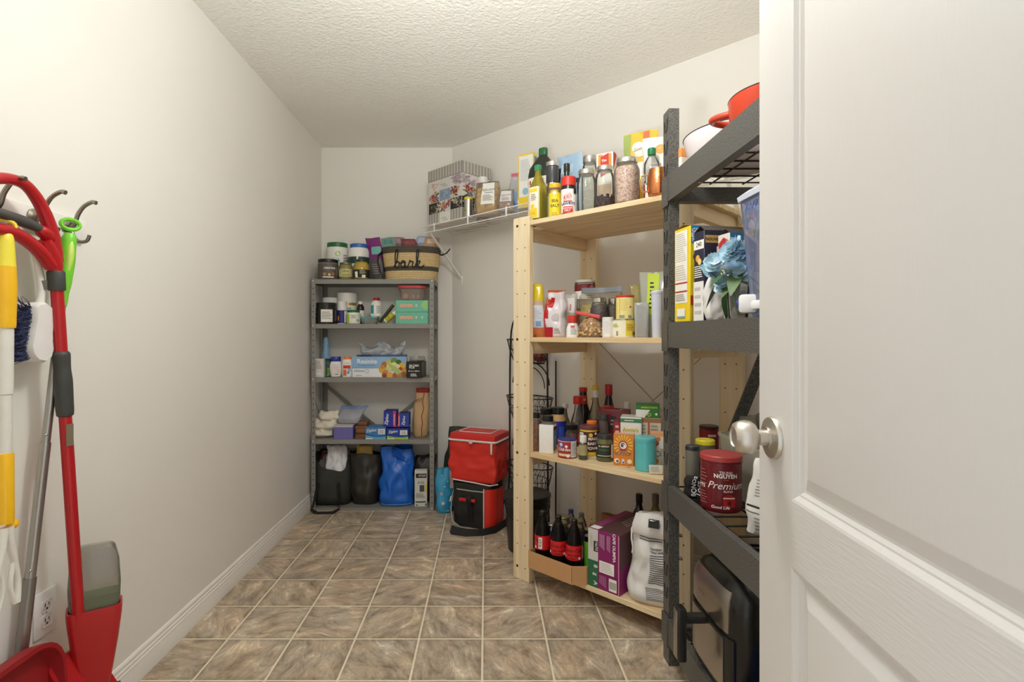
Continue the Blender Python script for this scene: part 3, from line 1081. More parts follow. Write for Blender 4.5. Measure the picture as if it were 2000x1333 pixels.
for u in (.168, .487, .803, 1.12, 1.44, 1.76):
    MB().box(u - .006, u + .006, -WD - .0065, -WD - .0035, ZL - .006, ZU + .006, WW, .001).build('rod_clip', wire)
for u in (.10, 1.15, 2.0):
    m = MB()
    p, q = Vector(wl(u, WD - .006, ZL + .002)), Vector(wl(u, .006, 1.54))
    sd = Vector((.008, 0, 0)); dn = Vector((0, .004, .005))
    m.loft([[p - sd, p + sd, p + sd + dn, p - sd + dn], [q - sd, q + sd, q + sd + dn, q - sd + dn]], WW)
    m.box(u - .009, u + .009, -.006, -.001, 1.50, 1.56, WW, .001)
    m.build('wall_bracket', wire)

# socket on the left wall
out = thing('wall_socket', 'white double wall socket low on the left wall', 'socket', (XL, 1.417, .418), pi / 2)
MB().box(-.036, .036, -.006, 0, -.059, .059, WHITE, .003).build('face_plate', out)
for dz in (-.0195, .0195):
    rc = MB().box(-.0165, .0165, -.0085, -.004, dz - .0145, dz + .0145, C(228, 226, 222, .35), .0055).build('receptacle', out)
    sl = MB()
    sl.box(-.0075, -.0050, -.0089, -.008, dz - .002, dz + .0075, INK)
    sl.box(.0050, .0072, -.0089, -.008, dz - .001, dz + .0065, INK)
    sl.lathe([(.0026, 0), (.0026, .0006)], INK, 10, xf=Matrix.Translation((0, -.0083, dz - .0075)) @ Matrix.Rotation(pi / 2, 4, 'X'))
    sl.build('slot', rc)
MB().lathe([(.003, 0), (.003, .001)], SILVER, 10, xf=Matrix.Translation((0, -.006, 0)) @ Matrix.Rotation(pi / 2, 4, 'X')).build('screw', out)

# ------------------------------------------------------------------ goods on the grey steel unit
RED = C(190, 32, 34, .4); MAROON = C(112, 30, 34, .45); GREEN = C(36, 110, 58, .4); NAVY = C(34, 44, 120, .4)
YEL = C(238, 205, 50, .45); ORG = C(232, 132, 44, .5); TEAL = C(96, 178, 158, .5); PAPER = C(240, 238, 232, .6)
GREYT = C(150, 148, 146, .6); LIDBLK = C(24, 24, 24, .35); CREAM = C(232, 222, 198, .6); LIME = C(178, 204, 60, .5)
GOLD = C(196, 170, 98, .3, .8); BROWN = C(104, 66, 42, .5)

def mv(px, v, zs, w, ytop):
    X, Y = Mp(px, v)
    return (X, Y, zs), zt(ytop, Y) - zs, w * Y / F / 2

z = SZ[4]
p, h, r = mv(659, .185, z, 39, 476)
vessel('supplement_tub', 'white tub with green lid, back row at left on the steel unit top', 'tub', p, h, r, TUB, WHITE, (GREEN, 1.0, .87, 1, .02),
       [(PAPER, .04, .84, [('d', -8, .5, .026, C(92, 178, 140)), ('d', 2, .70, .018, C(170, 210, 90)), ('d', -6, .30, .014, C(96, 190, 150)), ('d', -8, .48, .008, WHITE), ('l', 52, .5, 36, .4, 6, GREYT)])], capname='lid')
p, h, r = mv(701, .17, z, 41, 478)
vessel('supplement_tub', 'white tub with blue cap and dark green label band on steel unit top', 'tub', p, h, r, [(.9, 0), (1, .03), (1, .72), (.97, .79), (.88, .86), (.82, .9), (.82, 1)], WHITE, (C(58, 108, 182, .4), .83, .88, 1, .02),
       [(C(30, 70, 62), .46, .64, [('t', 'CLEAN', 22, .52, .012, WHITE, .02), ('r', -8, .55, 8, .2, WHITE)]), (PAPER, .06, .44, [('l', 0, .26, 60, .26, 5, GREYT)])], capname='lid')
p, h, r = mv(641, .055, z, 39, 508)
vessel('powder_jar', 'clear jar of brown powder, black lid and curved lettering, far left on top', 'jar', p, h, r, JARW, CLEAR(190, 180, 170, .35), (LIDBLK, 1.0, .84, 1, .02),
       [(C(92, 84, 76), .06, .76, [('t', 'CREATINE', 8, .50, .0115, WHITE, .03), ('d', -20, .24, .010, C(196, 138, 70)), ('d', 6, .22, .008, C(226, 190, 120)), ('d', 26, .26, .010, C(168, 110, 60)), ('r', 0, .10, 60, .05, PAPER), ('l', 60, .4, 30, .4, 6, GREYT)])], fill=(C(120, 92, 66), .74), capname='lid')
p, h, r = mv(675.5, .05, z, 26, 514)
vessel('pickle_jar', 'small jar of olive green relish with thin gold lid on steel unit top', 'jar', p, h, r, JARW, CLEAR(214, 210, 150, .25), (C(122, 116, 74, .3, .6), .9, .90, 1, .01),
       [(C(196, 186, 128), .16, .62, [('t', 'RELISH', 0, .44, .009, C(70, 80, 40), .02), ('r', 0, .26, 60, .08, C(150, 150, 90))])], fill=(C(150, 142, 70), .82), capname='lid')
p, h, r = mv(706, .06, z, 32, 508)
vessel('mustard_jar', 'round jar of yellow mustard with black lid and black label on top', 'jar', p, h, r, ROUNDJ, CLEAR(236, 220, 120, .3), (C(46, 44, 30, .3), .74, .89, 1, .02),
       [(C(36, 32, 24), .10, .48, [('r', -38, .24, 22, .28, PAPER), ('r', 16, .15, 26, .14, PAPER), ('l', 10, .36, 44, .2, 4, C(170, 160, 130))])], fill=(C(206, 182, 66), .84), capname='lid')
X, Y = Mp(735, .16)
soft('treat_pouch', 'purple and grey stand-up treat pouch left of the woven basket', 'pouch', (X, Y, z), .125, .06, zt(463, Y) - z, -.35, C(96, 92, 92, .35), topw=.95, seed=3, amp=.008, lean=.04, side=-.12,
     bands=[(.52, 1.0, C(128, 48, 120, .35))], marks=[('r', -.2, .60, .9, .78, C(120, 190, 180)), ('l', -.2, .15, .7, .4, 5, C(160, 156, 154))])
# woven basket
X, Y = Mp(804, .125)
bk = thing('woven_basket', 'round woven basket with dark bands and the stitched word on its front', 'basket', (X, Y, z), 0)
HB = zt(486, Y) - z
STRAW = C(206, 180, 132, .75, 0, .32, .8, 120); DSTRAW = C(82, 74, 62, .75, 0, .4, .8, 120)
m = MB()
ncoil = 15
prof = []
for k in range(ncoil):
    za, zb = HB * k / ncoil, HB * (k + 1) / ncoil
    ra = .170 + .028 * (k / ncoil)
    rc = ra + .004
    mt = DSTRAW if k >= 12 or 4 <= k <= 5 else STRAW
    prof = [(ra, za), (rc, (za * 2 + zb) / 3), (rc, (za + zb * 2) / 3), (ra + .002, zb)]
    m.lathe(prof, mt, 40, sy=.62, p=2.3, cap0=(k == 0), cap1=False)
m.lathe([(.197, HB), (.188, HB), (.160, .02), (.01, .018)], DSTRAW, 40, sy=.62, p=2.3, cap0=False, cap1=True)
m.build('basket_wall', bk)
def bk_front(x, zz):
    rr = .174 + .028 * zz / HB + .006
    q = max(0, 1 - abs(x / rr) ** 2.3) ** (1 / 2.3)
    return Vector((x, -rr * .62 * q - .001, zz))
sc = HB / 11.0
def stroke(pts):
    sm = []
    P4 = [Vector((a, b, 0)) for a, b in pts]
    for i in range(len(P4) - 1):
        p0, p1, p2, p3 = P4[max(i - 1, 0)], P4[i], P4[i + 1], P4[min(i + 2, len(P4) - 1)]
        for k in range(5):
            t = k / 5
            sm.append(.5 * ((2 * p1) + (p2 - p0) * t + (2 * p0 - 5 * p1 + 4 * p2 - p3) * t * t + (3 * p1 - p0 - 3 * p2 + p3) * t ** 3))
    sm.append(P4[-1])
    return [bk_front((v.x + 1.0) * sc * .68, HB * .33 + v.y * sc * 1.0) for v in sm]
m = MB()
for st in ([(-8.6, 0.4), (-7.0, 2.6), (-6.4, 5.6), (-7.2, 6.0), (-7.8, 4.0), (-7.7, 0.8), (-6.9, 0), (-6.0, .8), (-6.0, 2.0), (-6.7, 2.2), (-7.2, 1.6)],
           [(-6.0, 1.6), (-4.6, 1.8), (-3.0, 2.0), (-4.2, 2.5), (-5.0, 1.2), (-4.2, .1), (-3.2, 1.0), (-2.9, 2.2), (-2.8, .4), (-2.0, .3), (-1.0, 1.6), (-.6, 2.6), (-.2, 2.2), (.9, 2.1), (.5, .8), (1.2, .2), (2.2, 1.2), (3.4, 4.0), (3.6, 5.8), (2.9, 6.0), (2.6, 4.0), (2.6, 0.2)],
           [(2.6, 1.2), (3.4, 2.4), (4.2, 2.3), (3.6, 1.4), (2.9, 1.3), (4.0, .3), (4.9, .3), (6.2, 1.2)]):
    m.tube(stroke(st), .0038, INK, 6)
m.build('stitched_word', bk)
HND = C(40, 36, 32, .8)
m = MB()
for s in (-1, 1):
    pts = [(s * .19, -.01, HB * .80), (s * .215, -.012, HB * .80), (s * .235, -.014, HB * .84), (s * .262, -.016, HB * (.98 if s > 0 else .70)), (s * .20, -.03, HB * (.97 if s > 0 else .45))]
    pts = pts[:4] if s > 0 else [(s * .200, -.01, HB * .88), (s * .222, -.02, HB * .78), (s * .224, -.025, HB * .55), (s * .205, -.03, HB * .28), (s * .188, -.03, HB * .14)]
    q = MB()
    for a, b in zip(pts, pts[1:]):
        a, b = Vector(a), Vector(b)
        wv = Vector((0, .016, 0)); tv = Vector((0, 0, .003))
        q.loft([[a - wv - tv, a + wv - tv, a + wv + tv, a - wv + tv], [b - wv - tv, b + wv - tv, b + wv + tv, b - wv + tv]], HND)
    q.build('handle', bk)
pz = z + .150
for i, (px, v, w, hh, rz, col, sd, lb) in enumerate([
        (763, .12, .12, .165, -.5, C(124, 160, 150, .35), 4, 'teal and mauve treat pouch poking out of the basket, at its left'),
        (785, .14, .12, .17, -.2, C(150, 120, 128, .35), 5, 'mauve and grey treat pouch standing in the middle of the basket'),
        (806, .10, .11, .150, .2, C(110, 40, 48, .35), 6, 'dark red treat pouch lying low in the woven basket'),
        (822, .15, .10, .18, .1, C(150, 168, 196, .35), 7, 'pale blue treat pouch behind the brown one in the basket'),
        (840, .12, .11, .165, .25, C(186, 146, 112, .35), 8, 'brown pouch with a pinkish window at the basket right end')]):
    X, Y = Mp(px, v)
    soft('treat_pouch', lb, 'pouch', (X, Y, pz), w, .035, hh * 1.0 - .02, rz, col, seed=sd, amp=.007, side=(-.25 if i < 3 else .12), lean=.02, topw=.9,
         marks=[('r', -.6, .70, .6, .92, C([90, 176, 150, 196, 226][i], [150, 150, 70, 206, 196][i], [146, 160, 76, 220, 176][i], .4))])

z = SZ[3]
p, h, r = mv(637.5, .06, z, 39, 592)
vessel('powder_jar', 'wide black jar with white label on the second steel shelf', 'jar', p, h, r, CYL, C(34, 32, 26, .3), (C(28, 30, 22, .3), 1.0, .78, 1, .02),
       [(C(38, 36, 30), .04, .72, [('r', 2, .38, 66, .58, PAPER), ('l', 2, .40, 54, .36, 5, GREYT), ('d', -70, .55, .004, PAPER), ('d', -70, .35, .004, PAPER), ('l', 62, .4, 22, .5, 6, GREYT)])], capname='lid')
p, h, r = mv(645, .19, z, 29, 582)
vessel('supplement_tub', 'white screw-lid tub behind the wide black jar', 'tub', p, h, r, CYL, WHITE, (WHITE, 1.0, .8, 1, .03), capname='lid')
p, h, r = mv(678, .19, z, 38, 573)
vessel('supplement_tub', 'large white tub with lime and red label, second shelf back row', 'tub', p, h, r, CYL, WHITE, (WHITE, 1.02, .74, 1, .02),
       [(PAPER, .04, .72, [('r', 0, .69, 170, .06, LIME), ('t', 'YOUR', 2, .47, .012, INK, .02), ('r', 4, .27, 110, .18, C(150, 50, 40)), ('r', 30, .64, 70, .08, GOLD)])], capname='lid')
p, h, r = mv(668, .11, z, 21, 589)
vessel('vitamin_bottle', 'white-capped jar with royal blue label between black jar and green lid', 'bottle', p, h, r, JARW, WHITE, (WHITE, .9, .74, 1, .03),
       [(NAVY, .05, .60, [('r', 48, .32, 50, .5, PAPER), ('d', -25, .5, .004, RED), ('r', -40, .25, 20, .2, C(230, 130, 40))])], capname='lid')
p, h, r = mv(690.5, .05, z, 25, 606)
vessel('powder_jar', 'small white jar with green lid and pale green label on second shelf', 'jar', p, h, r, JARW, WHITE, (C(30, 110, 62, .35), .98, .80, 1, .02),
       [(C(226, 230, 214), .08, .74, [('r', -50, .40, 24, .62, LIME), ('bar' if False else 'l', 40, .25, 30, .16, 3, INK), ('l', 0, .52, 40, .25, 3, GREYT)])], capname='lid')
p, h, r = mv(704, .13, z, 15, 589)
vessel('medicine_bottle', 'dark brown medicine bottle with white cap and label', 'bottle', p, h, r, PILL, C(48, 26, 20, .2), (WHITE, .56, .86, 1, .03),
       [(PAPER, .10, .60, [('r', -40, .5, 40, .14, C(90, 180, 190)), ('l', 0, .3, 60, .3, 4, GREYT)])])
# low glass food box with teal lid
X, Y = Mp(722, .09)
fb = thing('food_container', 'low glass food container with a teal lid under the red-capped bottle', 'container', (X, Y, z))
MB().lathe([(.044, 0), (.052, .006), (.057, .036)], CLEAR(220, 228, 224, .25), 32, p=4, sy=.72).build('body', fb)
MB().lathe([(.061, .036), (.063, .038), (.063, .045), (.055, .049)], C(110, 168, 162, .4), 32, p=4, sy=.72).build('lid', fb)
zc = z + .0495
p = (Mp(735, .09)[0], Y, zc)
vessel('vitamin_bottle', 'white supplement bottle with red cap standing on the glass container', 'bottle', p, zt(582, Y) - zc, 22 * Y / F / 2, PILL, WHITE, (C(176, 30, 44, .35), .60, .84, 1, .03),
       [(PAPER, .06, .64, [('r', -46, .38, 40, .44, C(40, 150, 150)), ('l', 28, .38, 56, .4, 7, GREYT), ('r', -30, .12, 34, .08, C(200, 224, 220))])])
# dark slim box propped with a bottle lying on it
X, Y = Mp(754, .14)
carton('slim_box', 'slim dark olive box leaning against the stacked teal boxes', 'box', (X + .006, Y + .02, z + .068), .150, .05, .016, 0, C(74, 70, 42), tilt=(0, radians(-52), 0))
X, Y = Mp(763, .055)
vessel('vitamin_bottle', 'yellow-green labelled bottle tipped over in front of the leaning slim box', 'bottle', (X - .036, Y, z + .017), .115, .0185, PILL, WHITE, (WHITE, .60, .82, 1, .03),
       [(C(176, 176, 40), .08, .66, [('r', 0, .38, 70, .26, C(206, 200, 80)), ('d', 10, .45, .005, ORG), ('l', 0, .34, 60, .14, 3, C(90, 90, 30))])], rz=0, tilt=(0, radians(48), 0))
# two teal boxes and a red-lidded container
X, Y = Mp(807, .075)
TB = C(112, 190, 164, .5)
w_ = 62 * Y / F
for k, lb in enumerate(('lower of two stacked teal boxes on the second steel shelf', 'upper teal box with a pale green half-disc, red-lidded container on it')):
    carton('snack_box', lb, 'box', (X, Y, z + k * .0785), w_, .13, .0775, 0, TB,
           [('F', 'r', .10, .40, .56, .66, C(214, 150, 110)), ('F', 't', 'SWEET POTATO', .33, .55, .0075, PAPER), ('F', 't', 'CHICKEN TREATS', .33, .42, .0075, C(246, 226, 206)), ('F', 't', '8', .64, .45, .016, PAPER), ('F', 't', '8', .82, .45, .016, PAPER)] +
           ([('F', 'p', [(1, .14), (.88, .2), (.79, .4), (.78, .62), (.82, .82), (.90, .95), (1, .98)], C(150, 208, 130))] if k else []), group='teal snack boxes')
fc = thing('food_container', 'clear container with red lid on top of the teal boxes', 'container', (X - .005, Y, z + .157))
hh = zt(559, Y) - z - .157
MB().lathe([(.066, 0), (.074, .004), (.084, hh - .02)], CLEAR(226, 214, 206, .22), 32, p=5, sy=.68).build('body', fc)
m = MB()
for k in range(9):
    m.ball((random.uniform(-.055, .04), random.uniform(-.03, .03), .016 + .010 * (k % 2)), .013, C(226, 170, 130, .7), 8, 5)
m.ball((-.038, -.03, .028), .022, C(232, 178, 140, .7), 8, 5)
m.build('contents', fc)
MB().lathe([(.088, hh - .02), (.093, hh - .018), (.093, hh - .006), (.086, hh)], C(196, 62, 64, .4), 36, p=5, sy=.68).build('lid', fc)

z = SZ[2]
X, Y = Mp(637, .15)
ca = [(.95, 0), (1, .03), (1, .36), (.96, .45), (.78, .58), (.66, .68), (.66, .80), (.60, .93), (.42, 1)]
af = vessel('air_freshener', 'pale blue air freshener spray behind the white box on third shelf', 'spray can', (X, Y, z), zt(659, Y) - z, 18 * Y / F / 2, ca, C(136, 176, 208, .3),
       labels=[(C(214, 222, 226), .03, .30, [('l', 0, .2, 60, .1, 2, NAVY)]), (C(44, 66, 130), .32, .37, [])])
MB().lathe([(.010, 0), (.009, .004)], C(60, 80, 120, .4), 12, xf=Matrix.Translation((-.004, -.0125, (zt(659, Y) - z) * .86)) @ Matrix.Rotation(pi / 2, 4, 'X')).build('spray_nozzle', af)
p, h, r = mv(613, .16, z, 9, 684)
vessel('squeeze_bottle', 'slim pale green bottle at the far left end of third shelf', 'bottle', p, h, r, BOTTLE, C(186, 204, 168, .4), (C(236, 236, 228, .4), .5, .82, 1))
X, Y = Mp(622.5, .05)
carton('tablet_box', 'small white and pink box at the left end of the third shelf', 'box', (X, Y, z), 23 * Y / F, .05, zt(701, Y) - z, .03, C(226, 218, 216), [('F', 'l', .1, .45, .9, .9, 6, GREYT), ('F', 'r', .06, .16, .8, .24, PAPER), ('L', 'r', 0, 0, 1, .3, RED)])
p, h, r = mv(641, .095, z, 15, 701)
vessel('spice_can', 'green can with dark purple lid behind the small white box', 'can', p, h, r, CYL, C(46, 96, 62, .4), (C(60, 48, 84, .4), 1.02, .88, 1), [(C(50, 104, 66), .05, .84, [('r', 10, .62, 90, .10, C(70, 60, 110)), ('l', 20, .3, 60, .4, 4, LIME), ('r', 20, .08, 90, .06, C(90, 160, 190))])], capname='lid')
X, Y = Mp(656, .055)
hL = zt(697, Y) - z
lo_ = vessel('lotion_bottle', 'white lotion bottle with a deep blue flip cap', 'bottle', (X, Y, z), hL, 23 * Y / F / 2, [(.62, 0), (.82, .03), (1, .40), (.98, .60), (.82, .78), (.82, 1)], WHITE, (C(42, 52, 150, .35), .84, .76, 1, 0), [(C(240, 230, 226), .10, .66, [('l', 0, .5, 60, .3, 5, C(214, 206, 206)), ('r', 8, .14, 30, .03, INK), ('r', 22, .28, 14, .1, C(226, 196, 190))])], sy=.62)
X, Y = Mp(678.5, .05)
hM = zt(697, Y) - z
vessel('baby_powder', 'white and red bottle with orange flip lid beside the film box', 'bottle', (X, Y, z), hM, 19 * Y / F / 2, [(.92, 0), (1, .03), (1, .78), (.86, .86), (.80, .88), (.80, 1)], WHITE, (C(226, 128, 58, .4), .78, .86, 1, .02),
       [(PAPER, .04, .76, [('r', -8, .50, 90, .16, C(206, 60, 52)), ('t', 'MINERAL', -4, .66, .006, RED), ('d', 20, .34, .011, C(90, 170, 210)), ('d', 8, .22, .009, C(90, 170, 210)), ('d', 34, .2, .008, C(240, 240, 240)), ('r', -30, .22, 40, .3, C(230, 110, 60))])], sy=.6)
# cling film box with a fruit picture
X, Y = Mp(743, .058)
WF, HF = 104 * Y / F, zt(697, Y) - z
marks = [('F', 'r', 0, .46, 1, 1, C(142, 182, 222)), ('F', 'r', 0, .44, 1, .47, C(110, 150, 200)), ('F', 't', 'Resinite', .275, .68, .0285, PAPER, 0, .018), ('F', 't', 'All Purpose Food Film', .265, .565, .0085, C(60, 100, 160)),
         ('F', 't', 'Deluxe', .12, .27, .016, C(70, 90, 110), 0, 0, .4), ('F', 'd', .27, .30, .0125, C(90, 100, 110)), ('F', 'd', .27, .30, .0105, PAPER), ('F', 'l', .07, .06, .22, .12, 2, GREYT)]
random.seed(5)
for cx, cz, rad, col in [(.60, .62, .020, (176, 110, 70)), (.56, .38, .024, (226, 180, 70)), (.68, .74, .018, (206, 190, 90)), (.78, .80, .022, (96, 150, 70)), (.86, .72, .020, (70, 110, 50)), (.93, .56, .022, (226, 186, 66)), (.95, .30, .024, (214, 156, 70)), (.96, .14, .018, (150, 90, 40)),
                         (.62, .20, .022, (206, 140, 60)), (.60, .10, .016, (150, 70, 50)), (.70, .12, .020, (222, 170, 90)), (.80, .10, .018, (186, 90, 60)), (.88, .12, .018, (180, 130, 70)), (.56, .52, .014, (210, 150, 60)), (.70, .52, .024, (214, 220, 130)), (.84, .52, .018, (236, 220, 190)), (.90, .42, .012, (190, 50, 40)), (.78, .60, .020, (228, 226, 160))]:
    marks.append(('F', 'd', cx, cz, rad, C(*col)))
for k in range(5):
    x0 = .66 + k * .022
    marks.append(('F', 'p', [(x0, .66 - k * .02), (x0 + .018, .68 - k * .02), (x0 + .20, .16 + k * .03), (x0 + .175, .12 + k * .03)], C(176 + 10 * (k % 2), 200, 110 + 20 * (k % 2))))
carton('film_box', 'long blue and white food film box with a picture of vegetables', 'box', (X, Y, z), WF, .085, HF, 0, C(232, 234, 238), marks)
X2, Y2 = Mp(746, .062)
carton('film_cutter', 'narrow dark blue cutter strip lying on top of the film box', 'box', (X2, Y2, z + HF + .0005), .33, .05, .012, 0, C(70, 92, 140), [('F', 'r', .06, .2, .3, .9, C(40, 50, 90))])
soft('plastic_bag', 'crumpled clear plastic bag lying on the long film box', 'bag', (X2, Y2 + .01, z + HF + .013), .29, .08, .085, 0, CLEAR(226, 230, 238, .34, .12, .35), top=.10, topw=1.1, amp=.026, freq=22, seed=12, slump=.45, nu=30, nt=16)
X, Y = Mp(812.5, .05)
hA = zt(706, Y) - z
carton('foil_box', 'black foil box with white lettering at the shelf right end', 'box', (X + .003, Y, z), 30 * Y / F, .14, hA, -.10, C(30, 29, 27, .35), [('F', 't', 'ALCAN', .5, .70, .0135, PAPER, 0, .03), ('F', 't', 'PLUS', .36, .58, .0115, PAPER, 0, .03), ('F', 't', '30 cm x 200 m', .5, .38, .0085, PAPER, 0, .02), ('F', 'l', .28, .08, .76, .27, 4, PAPER)], flap=None)
soft('plastic_bag', 'crushed clear film wrap on top of the black foil box', 'bag', (X + .004, Y + .02, z + hA + .001), .105, .09, .032, 0, CLEAR(200, 198, 190, .5, .12, .35), top=.35, amp=.014, freq=30, seed=14, slump=.2)

z = SZ[1]
# folded cloths
CL = C(232, 224, 208, .85, 0, .05, .2, 30)
X, Y = Mp(635, .13)
for k, (dx, dz, w, d, h, rz, lb) in enumerate([(-.005, 0, .155, .17, .062, .1, 'bottom folded cream cloth of the heap on fourth shelf'), (.01, .050, .165, .16, .07, -.15, 'middle crumpled cream cloth of the heap on fourth shelf'), (.035, .108, .145, .14, .062, .25, 'topmost crumpled cream cloth of the heap on fourth shelf')]):
    soft('folded_cloth', lb, 'cloth', (X + dx, Y, z + .004 + dz), w, d, h, rz, CL, top=.5, topw=.85, botw=.92, amp=.016, freq=22, seed=20 + k, n=3.2, nu=26, nt=14, slump=.15, group='heap of cream cloths')
X, Y = Mp(675.5, .075)
wB = 37 * Y / F
hP = zt(829, Y) - z
carton('storage_box', 'periwinkle blue box with a grey lid under the zip bag', 'box', (X, Y, z), wB, .13, hP, 0, C(112, 108, 176, .5), [('F', 'r', 0, .90, 1, 1, C(206, 200, 198)), ('T', 'r', 0, 0, 1, 1, C(206, 200, 196)), ('F', 'r', .03, .03, .97, .05, C(140, 136, 196))])
sb, _ = soft('zip_bag', 'clear zip bag of white paper lying on the periwinkle box', 'zip bag', (X + .015, Y + .02, z + hP + .003), .165, .07, .115, -.15, CLEAR(214, 216, 226, .35, .1, .3), top=.05, topw=1.15, amp=.010, seed=31, side=.35, lean=.05, seal=C(112, 130, 176, .4), sealh=.12, contents=(C(234, 232, 230, .8), .55))
X, Y = Mp(709, .075)
wD = 22 * Y / F
hW = (zt(845, Y) - z)
for k, lb in enumerate(('lower small dark wooden box beside the periwinkle box', 'upper small dark wooden box with stepped lid')):
    b = thing('wooden_box', lb, 'wooden box', (X + .004 * k, Y, z + k * (hW + .004)), 0, 'stacked small wooden boxes')
    MB().box(-wD / 2, wD / 2, -.06, .06, 0, hW, DWOOD, .002).build('box_body', b)
    if k:
        MB().box(-wD / 2 - .004, wD / 2 + .004, -.064, .064, hW, hW + .012, DWOOD, .002).build('lid', b)
        MB().box(-wD / 2 + .006, wD / 2 - .006, -.052, .052, hW + .012, hW + .038, DWOOD, .004).build('lid_panel', b)
def zbox(name, label, px, v, zz, wpx, ytop, depth, base, low, rz=0, upright=False, hero=None, band2=None):
    X, Y = Mp(px, v)
    w, h = wpx * Y / F, zt(ytop, Y) - zz
    mk = []
    if not upright:
        mk = [('F', 'p', [(0, 0), (1, 0), (1, .26), (.75, .20), (.5, .20), (.25, .26), (0, .36)], low), ('F', 'p', [(0, .36), (.25, .26), (.5, .20), (.75, .20), (1, .26), (1, .34), (.7, .26), (.45, .27), (.2, .36), (0, .46)], C(40, 70, 160)),
              ('F', 'r', .02, .03, .36, .11, PAPER), ('F', 't', 'Ziploc', .29, .62, h * .23, PAPER, 8, .02, .2), ('F', 'r', .62, .42, .96, .86, PAPER), ('F', 'bar', .67, .48, .91, .80, 11, GREYT), ('T', 'l', .1, .2, .9, .8, 4, C(120, 160, 210))]
    else:
        mk = [('F', 'r', band2[0], 0, band2[1], 1, low), ('F', 't', 'Ziploc', (band2[2] if len(band2) > 2 else .36), .45, w * .24, PAPER, 84, .02, .2), ('T', 'r', .15, .1, .85, .9, C(46, 40, 44)), ('F', 'r', band2[0] + .06, .1, band2[0] + .12, .8, C(236, 200, 220))]
    return carton(name, label, 'box', (X, Y, zz), w, depth, h, rz, base, mk)
zbox('bag_box', 'light blue zip bag box lying on the fourth shelf, left of its green-edged twin', 737, .06, z, 39, 832, .11, C(58, 128, 196, .45), C(90, 176, 216))
zbox('bag_box', 'dark blue zip bag box with lime green lower edge on the fourth shelf', 779, .055, z, 41, 835, .11, C(34, 60, 160, .45), C(150, 200, 70))
z2 = z + zt(832, 3.58) - z + .0005
zbox('bag_box', 'upright blue and magenta zip bag box standing on the lying boxes', 764, .06, z2, 24, 801, .10, C(34, 52, 160, .45), C(196, 50, 130), 0, True, None, (.76, 1.0))
zbox('bag_box', 'upright blue zip bag box with red side, right of the magenta one', 790, .06, z2, 20.5, 806, .10, C(40, 70, 170, .45), C(206, 60, 60), .02, True, None, (0, .16, .62))
X, Y = Mp(821, .10)
hR = zt(757, Y) - z
rb, RP = soft('rice_sack', 'tan burlap rice sack with red stitching at the shelf right end', 'sack', (X, Y, z), .108, .12, hR, .15, C(196, 164, 122, .85, 0, .12, .35, 160), top=.22, topw=.86, botw=.8, amp=.010, seed=41, n=2.4, side=.06)
MB().tube([RP(.12 + .05 * sin(k * .8), .03 + .93 * k / 30, -1, .003) for k in range(31)], .0028, C(150, 44, 40, .8), 6).build('stitching', rb)
q = MB()
q.text('#17', .022, lambda x, y: RP(-.5 + x / .054, .72 + y / hR, -1, .002), C(90, 78, 62), .02)
q.build('printed_panel', rb)
q = MB()
q.loft([[RP(-1 + 2 * a / 12, t, -1, .003) for a in range(13)] for t in (.90, .945, .99)], C(150, 40, 40, .8), False, False, closed=False)
q.build('seal', rb)
# bottom shelf bags
z = SZ[0]
def strap(parent, name, pts, w, t, mat, side=Vector((1, 0, 0))):
    m = MB()
    pts = [Vector(p_) for p_ in pts]
    rings = []
    for i, p_ in enumerate(pts):
        tg = (pts[min(i + 1, len(pts) - 1)] - pts[max(i - 1, 0)]).normalized()
        sd = (side - tg * side.dot(tg)).normalized() * w / 2
        nn = tg.cross(sd).normalized() * t / 2
        rings.append([p_ - sd - nn, p_ + sd - nn, p_ + sd + nn, p_ - sd + nn])
    m.loft(rings, mat)
    return m.build(name, parent, sharp=50)
CANV = C(48, 48, 42, .75, 0, .1, .25, 60)
X, Y = Mp(651, .135)
hT = zt(884, Y) - z
tote, TP = soft('tote_bag', 'open black canvas tote holding a white plastic bag, bottom shelf left', 'bag', (X, Y, z + .002), .265, .235, hT, .05, CANV, top=.62, topw=.92, botw=.92, belly=.15, amp=.018, freq=9, seed=50, open_top=True, nu=24, nt=16, n=3.2, droop=(.22, .42))
strap(tote, 'handle', [(-.07, -.125, .16), (-.085, -.150, .06), (-.095, -.185, .004), (-.055, -.205, -.013), (.04, -.205, -.013), (.08, -.185, .006), (.075, -.150, .07), (.06, -.125, .16)], .024, .004, C(26, 26, 26, .5), Vector((.3, .2, 1)))
strap(tote, 'handle', [(-.10, .06, hT * .9), (-.09, .02, hT + .012), (-.04, -.01, hT + .018), (.03, -.01, hT + .012), (.07, .03, hT * .94)], .022, .004, C(26, 26, 26, .5), Vector((0, 1, .2)))
q = MB()
q.loft([[TP(-.75 + .9 * a / 8, t, 1, -.014) for a in range(9)] for t in (.80, .97)], C(150, 40, 40, .7), False, False, closed=False)
q.build('inner_lining', tote)
soft('plastic_bag', 'crumpled white plastic bag bulging out of the black canvas tote', 'bag', (X + .025, Y + .0, z + .13), .165, .115, .255, .2, C(236, 236, 240, .4), top=.30, topw=.75, amp=.020, freq=24, seed=52, nu=28, nt=20, n=2.2)
X, Y = Mp(715, .14)
hS = zt(884, Y) - z
sh, SP = soft('tote_bag', 'shiny black shopping bag between the canvas tote and the blue bag', 'bag', (X, Y, z), .205, .19, hS, -.1, C(46, 42, 38, .28), top=.50, topw=1.05, botw=.84, belly=.3, amp=.020, freq=10, seed=55, open_top=True, nu=24, nt=16)
